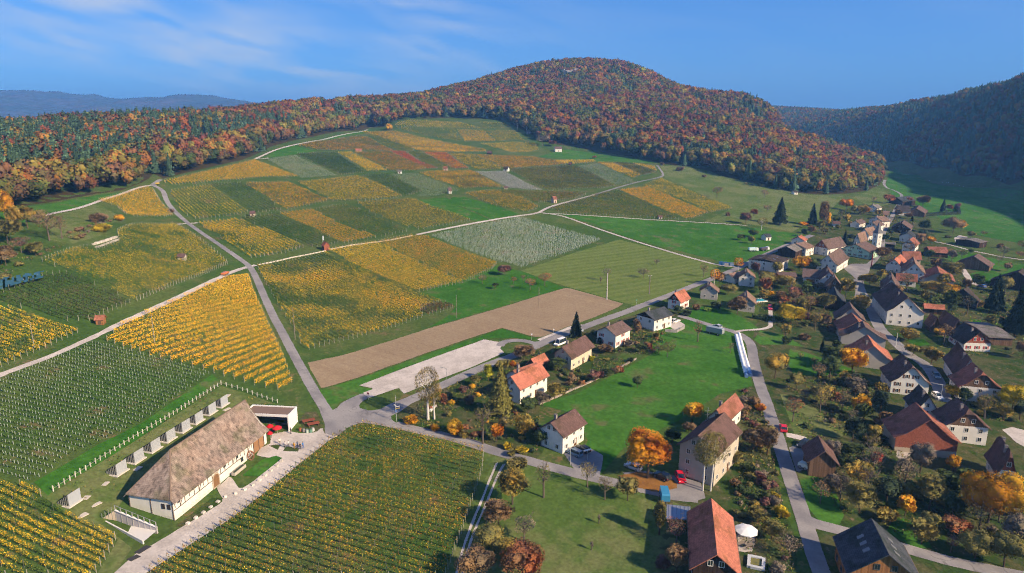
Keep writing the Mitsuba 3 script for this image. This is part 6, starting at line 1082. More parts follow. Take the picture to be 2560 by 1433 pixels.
fill('forest_edge_shrub', [(-30,640),(60,620),(140,600),(230,560),(310,545),(200,600),(100,640),(0,700)], 26, 9, 'brown scrub on the bank at the left edge', 'shrub', 'scrub on the left bank', ['brown','plum','olive','grey'], (0.7, 1.8))

def more_trees(poly_px, n, seed, phrase, cols, size):
    g = np.random.default_rng(seed); P = wpoly(poly_px); x0, y0, x1, y1 = P.bounds; made = 0; tries = 0; spots = [G((t[1], t[2]))[:2] for t in TREES]
    while made < n and tries < 4000:
        tries += 1; q = g.uniform((x0, y0), (x1, y1))
        if not P.contains(Point(q)) or ROADS.buffer(1.5).contains(Point(q)) or any(np.hypot(*(hh[1][:2] - q)) < max(hh[3] / 2, hh[4]) + 2.5 for hh in HOUSES) or any(np.hypot(*(q - s_)) < 4.5 for s_ in spots): continue
        spots.append(q); p = project([q[0], q[1], H(q[0], q[1])]); v = np.array([q[0], q[1], H(q[0], q[1])]) - CAM; ppm = F / (v @ FWD); r = g.uniform(*size); col = cols[g.integers(len(cols))]; kind = ['round', 'round', 'bare'][g.integers(3)]
        k = fresh('village_tree'); made += 1; plant_tree(k, p[0], p[1], p[1] - 2.4 * r * ppm, r * ppm, kind, col, int(g.integers(1e6)), 0.8); tag(k, f'{CN[col]} {KN[kind]} {phrase}', 'tree', 'trees ' + phrase)
more_trees([(1900,665),(2050,690),(2090,760),(2075,840),(1960,845),(1890,770)], 16, 21, 'among the houses left of the village street', ['olive','olivegold','brown','green','rust'], (2.2, 3.6))
more_trees([(1965,950),(2100,935),(2200,965),(2240,1110),(2300,1180),(2440,1170),(2560,1340),(2560,1400),(2300,1350),(2110,1295),(2020,1180),(2110,1100)], 30, 22, 'in the orchards right of the lane', ['olive','olivegold','brown','green','grey','dark'], (2.0, 3.6))
more_trees([(2030,560),(2200,520),(2300,560),(2340,640),(2200,650),(2050,600)], 18, 23, 'between the far village houses', ['olive','green','brown','olivegold','dark'], (2.2, 4.0))
more_trees([(2200,640),(2340,660),(2560,720),(2560,900),(2350,900),(2320,780),(2180,740)], 22, 24, 'in the yards right of the village street', ['olive','green','brown','olivegold','dark'], (2.2, 4.2))
more_trees([(2340,1000),(2500,1000),(2600,1060),(2470,1055),(2400,1010)], 8, 25, 'below the long farmhouse', ['green','olivegold','dark'], (2.0, 3.4))
more_trees([(2340,640),(2560,640),(2700,690),(2560,712),(2400,690)], 8, 26, 'around the lone brown barn', ['olive','brown','grey'], (2.4, 3.8))
def undergrowth(polys, per_m2, seed):
    """Low perennials, tussocks and weeds over the gardens."""
    g = np.random.default_rng(seed); mb = MB()
    for px, dens in polys:
        P = wpoly(px); x0, y0, x1, y1 = P.bounds; q = g.uniform((x0, y0), (x1, y1), (int((x1 - x0) * (y1 - y0) * dens), 2)); q = q[shapely.contains_xy(P, q[:, 0], q[:, 1])]
        ok = ~shapely.contains_xy(ROADS, q[:, 0], q[:, 1]); a = meshkit.fbm(np.column_stack([q / 6.0, q[:, 0] * 0 + 2]), octaves=3); ok &= a > 0.46
        for hh in HOUSES: ok &= np.hypot(*(q - hh[1][:2]).T) > max(hh[3] / 2, hh[4]) * 0.95
        q = q[ok]; c = np.column_stack([q, H(q) + g.uniform(0.05, 0.5, len(q))]); pal = np.array([TC[k][0] for k in ('olive', 'green', 'brown', 'bright', 'olivegold', 'green', 'grey')])
        col = pal[(meshkit.noise(np.column_stack([q / 2.2, q[:, 0] * 0 + 6])) * 6.99).astype(int)] * g.uniform(0.7, 1.3, (len(q), 1)); o = g.normal(0, 0.4, (len(q), 3)) + [0, 0, 1.0]
        mb.add(*leaf_quads(c, 0.14 + 0.0006 * np.hypot(q[:, 0], q[:, 1]), col, o / np.linalg.norm(o, axis=1, keepdims=True), 0.6))
    put('undergrowth', mb, 'leaves'); tag('undergrowth', 'low weeds, perennials and tussocks in the gardens and orchards', 'undergrowth', None, 'stuff')
undergrowth([([(1010,1058),(1060,992),(1200,928),(1380,852),(1560,812),(1680,830),(1640,880),(1440,975),(1350,1010),(1345,1130),(1120,1090)], 5.0), ([(1790,1110),(1860,970),(1915,1040),(1935,1150),(1965,1290),(1990,1440),(1860,1440),(1850,1260),(1790,1220)], 7.0),
    ([(1900,660),(2050,690),(2080,760),(2070,830),(1960,840),(1890,760)], 2.5), ([(1960,950),(2100,930),(2200,960),(2240,1110),(2300,1180),(2440,1170),(2560,1330),(2560,1433),(2300,1350),(2110,1300),(2020,1180),(2000,1100)], 4.0),
    ([(2340,1000),(2500,1000),(2560,1060),(2470,1050),(2400,1010)], 3.0), ([(-30,640),(60,620),(140,600),(230,560),(310,545),(200,600),(100,640),(0,710)], 3.0), ([(136,1232),(420,1050),(553,966),(690,1010),(430,1150),(280,1290),(170,1290)], 1.2), ([(2200,640),(2340,660),(2560,720),(2560,900),(2350,900),(2320,780),(2180,740)], 1.5)], 1.0, 77)
# ------------------------------------------------------------------ vehicles, people, poles and other small things
def profile_body(mb, prof, w, col, taper=0.88):
    p = np.array(prof, float); n = len(p); zmin, zmax = p[:, 1].min(), p[:, 1].max(); k = 1 - (1 - taper) * np.clip((p[:, 1] - zmin) / (zmax - zmin), 0, 1) ** 1.5
    v = np.vstack([np.column_stack([p[:, 0], k * w / 2, p[:, 1]]), np.column_stack([p[:, 0], -k * w / 2, p[:, 1]])]); i = np.arange(n); j = (i + 1) % n
    c = p.mean(0); v = np.vstack([v, [[c[0], w / 2 * 0.98, c[1]], [c[0], -w / 2 * 0.98, c[1]]]])
    mb.add(v, np.stack([i, i + n, j + n, j], 1), col); mb.add(v, np.vstack([np.stack([i, j, i * 0 + 2 * n], 1), np.stack([j + n, i + n, i * 0 + 2 * n + 1], 1)]), col); return mb
def wheels(h, M, xs, w, r, tyre=(0.02, 0.02, 0.02)):
    for x in xs:
        for s in (-1, 1):
            k = MB(); y = s * (w / 2 - 0.08); k.bar([x, y - 0.11, r], [x, y + 0.11, r], 2 * r * 0.92, col=tyre, sides=14); q = fresh(h + '__wheel'); put(q, k, 'paint', M=M)
            k = MB(); k.bar([x, y + s * 0.10, r], [x, y + s * 0.125, r], r * 1.15, col=(0.45, 0.46, 0.48), sides=10); put(q + '__rim', k, 'metal', M=M)
def car(px, to, col, label, base='parked_car', L=4.2, w=1.78, hgt=1.48, van=False, group=None):
    b, t = G(px), G(to); a = math.atan2(t[1] - b[1], t[0] - b[0]); M = frame(b[0], b[1], b[2] + 0.09, a); h = fresh(base); tag(h, label, 'car', group); f, r = L / 2, -L / 2
    k = MB(); belt = 0.92
    profile_body(k, [(r, 0.30), (r + 0.02, 0.62), (r + 0.10, belt), (f - 1.15, belt), (f - 0.25, 0.78), (f - 0.02, 0.60), (f, 0.30), (f - 0.3, 0.22), (r + 0.3, 0.22)], w, col, 0.94); put(h + '__body', k, 'gloss', M=M)
    k = MB(); top = [(r + 0.14, belt - 0.02), (r + 0.42, hgt), (f - 2.05, hgt), (f - 1.18, belt - 0.02)] if not van else [(r + 0.06, belt - 0.02), (r + 0.12, hgt), (f - 1.5, hgt), (f - 0.85, belt - 0.02)]
    profile_body(k, top, w * 0.95, (0.015, 0.018, 0.022), 0.82); put(h + '__window_band', k, 'pane', M=M)
    k = MB(); x0, x1 = top[1][0] + 0.06, top[2][0] - 0.06; k.box([(x0 + x1) / 2, 0, hgt + 0.005], [x1 - x0, w * 0.74, 0.05], col=col)
    for s in (-1, 1):
        for a0, a1 in ((top[0], top[1]), (top[3], top[2]), (((top[1][0] + top[2][0]) / 2, belt), ((top[1][0] + top[2][0]) / 2, hgt))): k.bar([a0[0], s * w * 0.468, a0[1]], [a1[0], s * w * 0.388, a1[1]], 0.07, col=col)
    put(h + '__roof', k, 'gloss', M=M)
    for s in (-1, 1):
        k = MB(); k.box([f - 0.10, s * w * 0.36, 0.66], [0.16, 0.32, 0.13], col=(0.75, 0.75, 0.72)); put(fresh(h + '__headlight'), k, 'gloss', M=M)
        k = MB(); k.box([r + 0.05, s * w * 0.40, 0.70], [0.10, 0.20, 0.16], col=(0.45, 0.02, 0.02)); put(fresh(h + '__tail_light'), k, 'gloss', M=M)
        k = MB(); k.box([f - 1.35, s * (w / 2 + 0.07), 0.98], [0.12, 0.16, 0.12], col=col); put(fresh(h + '__mirror'), k, 'gloss', M=M)
    wheels(h, M, (r + 0.78, f - 0.82), w, 0.31); return h
RED, SILVER, BLACK, WHITE, BLUE = (0.55, 0.012, 0.03), (0.42, 0.45, 0.48), (0.02, 0.022, 0.026), (0.75, 0.75, 0.75), (0.03, 0.10, 0.32)
car((1958,1075), (1953,1050), RED, 'bright red car driving up the asphalt lane', 'moving_car')
car((1701,1200), (1712,1226), RED, 'red car parked in front of the garages')
car((1437,1137), (1420,1128), (0.16, 0.24, 0.32), 'blue grey estate car parked by the white house', van=True)
car((1456,1128), (1440,1119), BLACK, 'dark car parked behind the estate car by the white house')
car((1655,1196), (1640,1188), BLACK, 'dark car in the shade beside the orange maple')
car((1583,1172), (1570,1166), SILVER, 'silver car half hidden behind the orange maple')
car((1688,806), (1700,803), WHITE, 'white car on the drive of the dark roofed house')
car((1793,820), (1782,815), SILVER, 'small silver car parked beside the lane above the trailer')
car((2343,995), (2350,1000), WHITE, 'white car in the yard below the street lamp')
car((2340,944), (2350,955), (0.18, 0.24, 0.28), 'greenish grey car on the shaded village street')
car((1447,832), (1462,825), (0.28, 0.34, 0.42), 'pale blue car parked at the street near the spruce')
car((2008,1116), (1998,1122), BLACK, 'dark car in the shadow of the field barn')
car((2455,718), (2445,714), BLUE, 'blue car at the end of the curved drive')
car((2168,757), (2162,750), WHITE, 'white car at the top of the village street')
car((2158,742), (2164,748), (0.06, 0.10, 0.08), 'dark green car beside the village square')
car((1400,862), (1385,868), WHITE, 'white delivery van beside the cream balcony house', 'parked_van', 5.2, 2.0, 2.2, True)
car((1925,773), (1927,785), (0.5, 0.02, 0.05), 'red car on the garden drive beside the pool house')
# blue tarpaulin covered trailer and others
def block_vehicle(name, label, cat, px, to, L, w, z0, z1, col, tarp=True, cab=None):
    b, t = G(px), G(to); a = math.atan2(t[1] - b[1], t[0] - b[0]); M = frame(b[0], b[1], b[2] + 0.08, a); h = fresh(name); tag(h, label, cat)
    k = MB(); profile_body(k, [(-L / 2, z0), (-L / 2, z1 - 0.3), (-L / 2 + 0.25, z1), (L / 2 - 0.25, z1), (L / 2, z1 - 0.3), (L / 2, z0)], w, col, 0.9); put(h + ('__cover' if tarp else '__body'), k, 'gloss', M=M)
    k = MB(); k.box([0, 0, z0 - 0.08], [L * 1.02, w * 0.9, 0.16], col=(0.10, 0.10, 0.10)); put(h + '__chassis', k, 'paint', M=M); wheels(h, M, (-L * 0.25, L * 0.25), w, min(0.42, z0 * 0.8))
    if cab: k = MB(); profile_body(k, [(L / 2 + 0.1, 0.5), (L / 2 + 0.1, 2.2), (L / 2 + 1.2, 2.2), (L / 2 + 1.5, 1.3), (L / 2 + 1.6, 0.5)], w * 0.95, cab, 0.92); put(h + '__cab', k, 'gloss', M=M)
    k = MB(); k.bar([L / 2, 0, z0 - 0.1], [L / 2 + 1.1, 0, z0 - 0.25], 0.12, col=(0.12, 0.12, 0.12)); put(h + '__drawbar', k, 'metal', M=M); return h
block_vehicle('caravan', 'bright blue covered trailer beside the carport', 'trailer', (1661,1248), (1664,1262), 4.0, 1.9, 0.55, 2.2, (0.04, 0.22, 0.42))
block_vehicle('farm_trailer', 'grey box trailer with rusty drawbar on the lawn', 'trailer', (1787,836), (1803,840), 6.5, 2.3, 0.9, 2.8, (0.24, 0.27, 0.29), False)
block_vehicle('farm_truck', 'white and turquoise lorry at the field edge above the street', 'truck', (1880,629), (1890,629), 4.5, 2.2, 0.9, 2.4, (0.45, 0.60, 0.60), False, (0.62, 0.66, 0.66))
block_vehicle('farm_truck', 'dark lorry loaded with timber beside the pale lorry', 'truck', (1908,627), (1920,626), 5.0, 2.2, 0.9, 2.0, (0.07, 0.06, 0.07), False, (0.55, 0.58, 0.62))
block_vehicle('utility_trailer', 'white and turquoise waste trailer in the barn yard', 'trailer', (2010,1172), (2018,1176), 2.6, 1.6, 0.5, 1.5, (0.45, 0.58, 0.60), False)
block_vehicle('harvest_trailer', 'orange grape trailer with white tub parked at the vineyard corner', 'trailer', (563,688), (577,684), 4.2, 1.9, 0.6, 1.3, (0.50, 0.15, 0.04), False)
block_vehicle('harvest_trailer', 'yellow trailer at the forest road fork', 'trailer', (394,462), (400,460), 3.2, 1.6, 0.5, 1.3, (0.55, 0.38, 0.04), False)
for i, (x, y, c) in enumerate([(1802,662,(0.05,0.16,0.36)),(1811,663,(0.10,0.20,0.38)),(1822,664,(0.06,0.17,0.33)),(1830,665,(0.24,0.34,0.46)),(1816,667,(0.45,0.42,0.40))]):
    b = G((x, y)); k = MB(); M = frame(b[0], b[1], b[2], -0.3); k.box([0, 0, 0.85], [2.2, 1.6, 1.5], col=c); h = fresh('waste_container'); put(h + '__bin', k, 'paint', M=M); k = MB(); k.box([0, 0, 1.65], [2.3, 1.7, 0.14], col=np.array(c) * 0.7); put(h + '__lid', k, 'paint', M=M)
    tag(h, ['deep blue container at the left end of the track junction row','second blue container of the track junction row','third blue container of the track junction row','pale blue container at the right end of the row','grey bin in front of the blue containers'][i], 'container', 'containers at the track junction')
# people in the barn yard: one continuous body each
import manifold3d
def person(px, face, top, trousers, hair, label, skin=(0.45, 0.28, 0.20), hgt=1.74, walk=0.12, arm=0.0):
    b = G(px); M = frame(b[0], b[1], b[2] + 0.09, face); s = hgt / 1.74
    J = dict(hipL=(0, .10, .92), hipR=(0, -.10, .92), kneeL=(.05 + walk, .11, .50), kneeR=(.04 - walk * .4, -.11, .50), ankL=(walk * .9, .11, .09), ankR=(-walk * 1.2, -.11, .09), toeL=(walk * .9 + .17, .12, .045), toeR=(-walk * 1.2 + .17, -.12, .045), pel=(0, 0, .98), chest=(0, 0, 1.30), shL=(0, .185, 1.42), shR=(0, -.185, 1.42), elL=(-.03 - walk * .6, .25, 1.14), elR=(-.03 + walk * .6, -.25, 1.14), haL=(.08 - walk + arm, .24, .90 + arm * .8), haR=(.08 + walk, -.24, .90), neck=(.01, 0, 1.52), head=(.02, 0, 1.64))
    Rr = dict(hipL=.105, hipR=.105, kneeL=.07, kneeR=.07, ankL=.05, ankR=.05, toeL=.04, toeR=.04, pel=.145, chest=.155, shL=.07, shR=.07, elL=.052, elR=.052, haL=.045, haR=.045, neck=.058, head=.105)
    parts = []
    for a, c in (('pel','hipL'),('pel','hipR'),('hipL','kneeL'),('hipR','kneeR'),('kneeL','ankL'),('kneeR','ankR'),('ankL','toeL'),('ankR','toeR'),('pel','chest'),('chest','shL'),('chest','shR'),('shL','elL'),('shR','elR'),('elL','haL'),('elR','haR'),('chest','neck'),('neck','head')):
        q = [manifold3d.Manifold.sphere(Rr[x], 10).translate(J[x]) for x in (a, c)]; parts.append(manifold3d.Manifold.batch_hull(q))
    for sgn in (1, -1):      # hands: a palm with four fingers and a thumb, small as they are here
        hx = np.array(J['haL' if sgn > 0 else 'haR']); parts.append(manifold3d.Manifold.cube((0.035, 0.08, 0.09), True).translate((hx - [0, 0, .06]).tolist()))
        for f in range(4): parts.append(manifold3d.Manifold.cube((0.02, 0.015, 0.075 + 0.008 * (f in (1, 2))), True).translate((hx + [0.008, (f - 1.5) * 0.021, -.135]).tolist()))
        parts.append(manifold3d.Manifold.cube((0.02, 0.018, 0.055), True).translate((hx + [0.035, 0, -.07]).tolist()))
    parts.append(manifold3d.Manifold.sphere(0.02, 6).translate((.125, 0, 1.63)))
    for sgn in (1, -1): parts.append(manifold3d.Manifold.sphere(0.025, 6).translate((.02, sgn * .105, 1.635)))
    m = manifold3d.Manifold.batch_boolean(parts, manifold3d.OpType.Add).to_mesh(); v, f = np.array(m.vert_properties[:, :3], float), np.array(m.tri_verts); tm = trimesh.Trimesh(v, f)
    v = np.array(tm.vertices); f = np.array(tm.faces); z = v[:, 2]; c = np.tile(np.array(skin, float), (len(v), 1)); armm = (np.abs(v[:, 1]) > 0.20) & (z < 1.44)
    c[z < 1.0] = trousers; c[(z >= 0.97) & (z < 1.50)] = top; c[armm & (z > 0.93)] = top; c[armm & (z < 0.93)] = skin; c[z < 0.085] = (0.04, 0.035, 0.03); face_pts = (v[:, 0] > 0.08) & (z > 1.54)
    for zz, yy, rr, cc in ((1.655, .038, .022, (0.05, 0.04, 0.035)), (1.655, -.038, .022, (0.05, 0.04, 0.035)), (1.585, 0, .03, (0.30, 0.12, 0.10))): c[face_pts & (np.hypot(z - zz, v[:, 1] - yy) < rr)] = cc
    h = fresh('person'); put(h + '__body', MB().add(v * s, f, c), 'paint', smooth=True, M=M); tag(h, label, 'person', 'people in the barn yard')
    hm = manifold3d.Manifold.sphere(0.118, 12).translate((0.0, 0, 1.665)) - manifold3d.Manifold.cube((0.4, 0.4, 0.3), True).translate((0.18, 0, 1.56)) - manifold3d.Manifold.cube((0.4, 0.4, 0.3), True).translate((0, 0, 1.46)); m = hm.to_mesh()
    put(h + '__hair', MB().add(np.array(m.vert_properties[:, :3]) * s, m.tri_verts, hair), 'paint', smooth=True, M=M)
person((700,1112), 1.9, (0.70,0.68,0.62), (0.28,0.25,0.22), (0.45,0.33,0.16), 'person in a pale top standing alone left of the group', walk=0.1)
person((713,1120), 0.3, (0.62,0.62,0.60), (0.20,0.20,0.24), (0.10,0.07,0.05), 'person in white beside the flower bed', walk=0.02)
person((722,1118), 2.6, (0.55,0.54,0.56), (0.12,0.12,0.15), (0.16,0.11,0.07), 'person in grey white top left of the orange coat', walk=0.02)
person((736,1123), 1.2, (0.55,0.30,0.05), (0.45,0.24,0.05), (0.12,0.07,0.04), 'person in a long mustard orange coat', walk=0.04)
person((744,1120), 3.0, (0.03,0.06,0.14), (0.05,0.06,0.10), (0.06,0.05,0.04), 'person in a dark navy jacket right of the orange coat', walk=0.05)
person((751,1124), 1.7, (0.06,0.05,0.05), (0.05,0.05,0.07), (0.30,0.20,0.10), 'person dressed in black leaning forward in the group', walk=0.05, hgt=1.66)
person((758,1122), 2.9, (0.02,0.16,0.48), (0.03,0.10,0.32), (0.08,0.06,0.04), 'person in bright blue at the right end of the group', walk=0.14, hgt=1.82)
person((727,1085), 0.4, (0.05,0.07,0.09), (0.04,0.04,0.05), (0.05,0.04,0.03), 'person in dark clothes at the shelter corner', walk=0.05)
# parasols and garden things
def parasol(px, r, hgt, col, label, ang=0.0, closed=False):
    b = G(px); M = frame(b[0], b[1], b[2] + 0.07, ang); h = fresh('parasol'); tag(h, label, 'parasol'); k = MB(); k.bar([0, 0, 0], [0, 0, hgt], 0.06, col=(0.5, 0.5, 0.48), sides=6); put(h + '__pole', k, 'paint', M=M)
    n = 8; a = np.linspace(0, 2 * math.pi, n + 1)[:-1]; ring = np.column_stack([r * np.cos(a), r * np.sin(a), np.full(n, hgt - 0.55)]); mid = ring * [0.5, 0.5, 1] + [0, 0, 0.36]; k = MB(); ap = np.array([[0, 0, hgt]]); v = np.vstack([ring, mid, ap, ring - [0, 0, 0.18]]); i = np.arange(n); j = (i + 1) % n
    k.add(v, np.stack([i, j, j + n, i + n], 1), col); k.add(v, np.stack([i + n, j + n, i * 0 + 2 * n], 1), col); k.add(v, np.stack([i + 2 * n + 1, j + 2 * n + 1, j, i], 1), np.array(col) * 0.9); put(h + '__canopy', k, 'paint', M=M)
parasol((1863,1352), 2.3, 2.9, (0.78, 0.79, 0.80), 'large white octagonal parasol on the terrace of the red roofed house')
parasol((676,1082), 0.9, 2.3, (0.62, 0.02, 0.03), 'red parasol at the barn corner, nearest the roof'); parasol((694,1086), 1.2, 2.3, (0.64, 0.03, 0.04), 'red parasol standing free in the barn yard'); parasol((676,1098), 0.7, 2.1, (0.60, 0.02, 0.03), 'small red parasol beside the barn doors')
sheet('terrace', wobble(wpoly([(1842,1330),(1875,1322),(1890,1352),(1880,1380),(1848,1382)]), 0.1), 'm_gravel', 0.06, label='paved terrace under the white parasol')
for i, p in enumerate([(1850,1366),(1872,1370)]):
    b = G(p); k = MB(); h = fresh('garden_table'); tag(h, ['wooden table left under the white parasol', 'wooden table right under the white parasol'][i], 'table'); M = frame(b[0], b[1], b[2] + 0.08, 0.4); k.box([0, 0, 0.72], [1.6, 0.8, 0.06], col=(0.25, 0.21, 0.18)); put(h + '__table_top', k, 'paint', M=M)
    for sx in (-1, 1):
        for sy in (-1, 1): k = MB(); k.box([sx * 0.7, sy * 0.32, 0.35], [0.07, 0.07, 0.7], col=(0.2, 0.17, 0.15)); put(fresh(h + '__leg'), k, 'paint', M=M)
def pool():
    b = G((1890,1410)); M = frame(b[0], b[1], b[2] + 0.05, 1.2); h = fresh('garden_pond'); tag(h, 'small garden pond with a white and blue rim', 'pond'); k = MB()
    for x, y, sx, sy in ((0, 1.3, 3.6, 0.6), (0, -1.3, 3.6, 0.6), (1.6, 0, 0.6, 2.0), (-1.6, 0, 0.6, 2.0)): k.box([x, y, 0.25], [sx, sy, 0.5], col=(0.50, 0.53, 0.58))
    put(h + '__rim', k, 'paint', M=M); k = MB(); k.box([0, 0, 0.12], [2.7, 2.05, 0.24], col=(0.16, 0.15, 0.03)); put(h + '__water', k, 'gloss', M=M)
    b = G((1905,756)); M = frame(b[0], b[1], b[2] + 0.05, 0.3); h = fresh('swimming_pool'); tag(h, 'garden pool with a turquoise cover and pale rim', 'pool'); k = MB(); k.box([0, 0, 0.25], [6.0, 0.35, 0.5], col=(0.6, 0.6, 0.58)); k.box([0, 4.2, 0.25], [6.0, 0.35, 0.5], col=(0.6, 0.6, 0.58)); put(h + '__rim', k, 'paint', M=M); tag(h + '__rim', kind='stuff'); k = MB(); k.box([0, 2.1, 0.2], [6.0, 3.84, 0.4], col=(0.05, 0.38, 0.50)); put(h + '__cover', k, 'gloss', M=M)
pool()
def carport():
    q = [G(p) for p in ((1666,1297),(1728,1301),(1726,1268),(1667,1262))]; z = max(x[2] for x in q) + 2.5; h = fresh('carport'); tag(h, 'carport with grey ribbed metal roof beside the red roofed house', 'carport')
    c = np.array([[at_z(*p, z)[0], at_z(*p, z)[1], z] for p in ((1666,1296),(1728,1300),(1726,1267),(1667,1261))]); k = MB(); k.add(np.vstack([c, c - [0, 0, 0.18]]), [[0, 1, 2, 3], [7, 6, 5, 4], [0, 4, 5, 1], [1, 5, 6, 2], [2, 6, 7, 3], [3, 7, 4, 0]], (0.36, 0.40, 0.46)); put(h + '__roof', k, 'metal')
    for i in range(6): t = (i + 0.5) / 6; k = MB(); k.bar(c[0] + (c[1] - c[0]) * t + [0, 0, 0.03], c[3] + (c[2] - c[3]) * t + [0, 0, 0.03], 0.09, 0.07, (0.30, 0.33, 0.38)); put(fresh(h + '__seam'), k, 'metal')
    for p in c: k = MB(); o = c.mean(0); s = p + (o - p) * 0.08; k.bar([s[0], s[1], float(H(s[0], s[1])) - 0.2], [s[0], s[1], z - 0.1], 0.16, col=(0.16, 0.13, 0.11)); put(fresh(h + '__post'), k, 'paint')
carport()
def tube_row(px, r, label, col):
    p = G(np.array(px, float)); ln = LineString(p[:, :2]); n = max(2, int(ln.length / 1.4)); h = fresh('wrapped_bale_row'); tag(h, label, 'bale row', 'white wrapped bale rows')
    for i in range(n):
        a, b = ln.interpolate((i + 0.03) / n * ln.length), ln.interpolate((i + 0.97) / n * ln.length); k = MB(); za, zb = H(a.x, a.y) + r * 0.85, H(b.x, b.y) + r * 0.85
        k.bar([a.x, a.y, za], [b.x, b.y, zb], 2 * r, col=col if i < n - 2 else (0.10, 0.18, 0.36), sides=12, taper=rng.uniform(0.94, 1.0)); put(fresh(h + '__bale'), k, 'gloss')
tube_row([(1840,842),(1850,885),(1866,945)], 0.62, 'left one of the two long white rows of wrapped bales', (0.74, 0.75, 0.77)); tube_row([(1847,838),(1858,880),(1876,942)], 0.62, 'right one of the two long white rows of wrapped bales', (0.74, 0.75, 0.77))
# poles, lamps and signs
def pole(px, top, label, w=0.22, col=(0.22, 0.18, 0.15), arm=None, base='utility_pole', cat='pole', group=None):
    b = G(px); v = b - CAM; ppm = F / (v @ FWD); th = math.asin(-v[2] / np.linalg.norm(v)); hgt = (px[1] - top) / ppm / math.cos(th); h = fresh(base); tag(h, label, cat, group); k = MB(); k.bar(b - [0, 0, 0.4], b + [0, 0, hgt], w, col=col, sides=8, taper=0.7); put(h + '__shaft', k, 'paint')
    if arm == 'cross': k = MB(); k.bar(b + [-0.9, 0, hgt - 0.25], b + [0.9, 0.3, hgt - 0.25], 0.14, col=(0.45, 0.44, 0.42)); put(h + '__crossarm', k, 'paint')
    if arm == 'lamp':
        k = MB(); k.bar(b + [0, 0, hgt - 0.05], b + [-1.1, 0, hgt + 0.12], 0.09, col=col); put(h + '__bracket', k, 'paint'); k = MB(); k.box(b + [-1.3, 0, hgt + 0.12], [0.7, 0.26, 0.14], col=(0.30, 0.32, 0.34)); put(h + '__lamp_head', k, 'metal')
    return b, hgt, h
W_ = (0.33, 0.29, 0.25)
pole((738,849), 768, 'wooden pole standing in the large green and gold vineyard'); pole((1142,796), 738, 'thin pole at the upper edge of the ploughed field', 0.2); pole((1347,771), 719, 'thin pole in the middle of the ploughed field', 0.2)
pole((1517,750), 684, 'pale concrete pole at the corner of the ploughed field', 0.42, (0.55, 0.52, 0.50)); pole((1623,736), 689, 'pole with crossarm at the edge of the mown meadow', 0.42, (0.20, 0.17, 0.15), 'cross')
pole((388,863), 787, 'wooden pole among the bright yellow vine rows', 0.2, W_); pole((86,870), 803, 'wooden pole in the yellow vineyard at the left edge', 0.2, W_); pole((1294,329), 309, 'pale pole at the top vineyard corner', 0.3, W_); pole((927,376), 363, 'slim pole beside the low red roofed hut', 0.2, W_)
pole((1116,956), 921, 'street lamp between gravel lot and birch', 0.12, (0.22, 0.23, 0.24), 'lamp', 'street_lamp', 'street lamp'); pole((1426,1163), 1124, 'slim grey post on the lawn before the parked cars', 0.14, (0.45, 0.46, 0.46)); pole((2351,1000), 962, 'street lamp in the yard beside the yellow tree', 0.14, (0.5, 0.5, 0.5), 'lamp', 'street_lamp', 'street lamp')
pole((2178,668), 636, 'dark red maypole post on the village square', 0.6, (0.20, 0.03, 0.03)); pole((2075,945), 911, 'grey post on the orchard slope, right one', 0.16); pole((2055,933), 917, 'grey post on the orchard slope, left one', 0.16); pole((2239,868), 832, 'white flag pole before the great farmhouse', 0.2, (0.6, 0.6, 0.6)); pole((2049,708), 683, 'white mast behind the fresh green tree', 0.16, (0.6, 0.6, 0.6)); pole((2254,888), 862, 'street lamp on the village street bend', 0.14, (0.45, 0.45, 0.45), 'lamp', 'street_lamp', 'street lamp'); pole((1863,900), 880, 'thin stake beside the bale rows', 0.12)
def no_entry():
    b, hg, h = pole((921,999), 984, 'round red edged traffic sign at the gravel lot entrance', 0.07, (0.5, 0.5, 0.5), base='traffic_sign', cat='traffic sign'); n = np.array([-0.25, -1.0, 0]); n /= np.linalg.norm(n); t = np.array([n[1], -n[0], 0])
    for r, dpt, c in ((0.34, 0.03, (0.45, 0.02, 0.03)), (0.24, 0.045, (0.10, 0.09, 0.10))):
        a = np.linspace(0, 2 * math.pi, 17)[:-1]; o = b + [0, 0, hg]; ring = np.array([o + r * (math.cos(q) * t + math.sin(q) * np.array([0, 0, 1.0])) for q in a]); k = MB(); v = np.vstack([ring + n * dpt, [o + n * dpt]]); i = np.arange(16); k.add(v, np.stack([i, (i + 1) % 16, i * 0 + 16], 1), c); put(fresh(h + '__disc'), k, 'paint')
no_entry()
def guide_post():
    b, hg, h = pole((991,1054), 990, 'tall signpost with white and yellow direction arms at the junction', 0.11, (0.5, 0.5, 0.5), base='signpost', cat='signpost')
    for z, a, c in ((hg * 0.56, 0.5, (0.72, 0.72, 0.72)), (hg * 0.50, 0.3, (0.70, 0.45, 0.04)), (hg * 0.60, 2.2, (0.70, 0.70, 0.70))): k = MB(); e = np.array([math.cos(a), math.sin(a), 0]); k.bar(b + [0, 0, z] - e * 0.1, b + [0, 0, z] + e * 1.1, 0.22, 0.05, c); put(fresh(h + '__arm'), k, 'paint')
    k = MB(); k.box(b + [0.0, 0, hg * 0.40], [0.5, 0.06, 0.7], col=(0.05, 0.14, 0.38)); put(h + '__blue_panel', k, 'paint')
    for i, p in enumerate([(683,768 + 200)]): pass
guide_post()
for i, p in enumerate([(1384,838),(1329,850),(1591,764)]):
    b, hg, h = pole(p, p[1] - 14, ['small traffic sign at the small gravel strip', 'small traffic sign on the curved link', 'green marker post at the street edge'][i], 0.08, (0.5, 0.5, 0.5), base='traffic_sign', cat='traffic sign'); k = MB(); k.box(b + [0, 0, hg], [0.5, 0.05, 0.5], col=[(0.6, 0.6, 0.6), (0.6, 0.62, 0.66), (0.1, 0.3, 0.15)][i]); put(h + '__plate', k, 'paint')
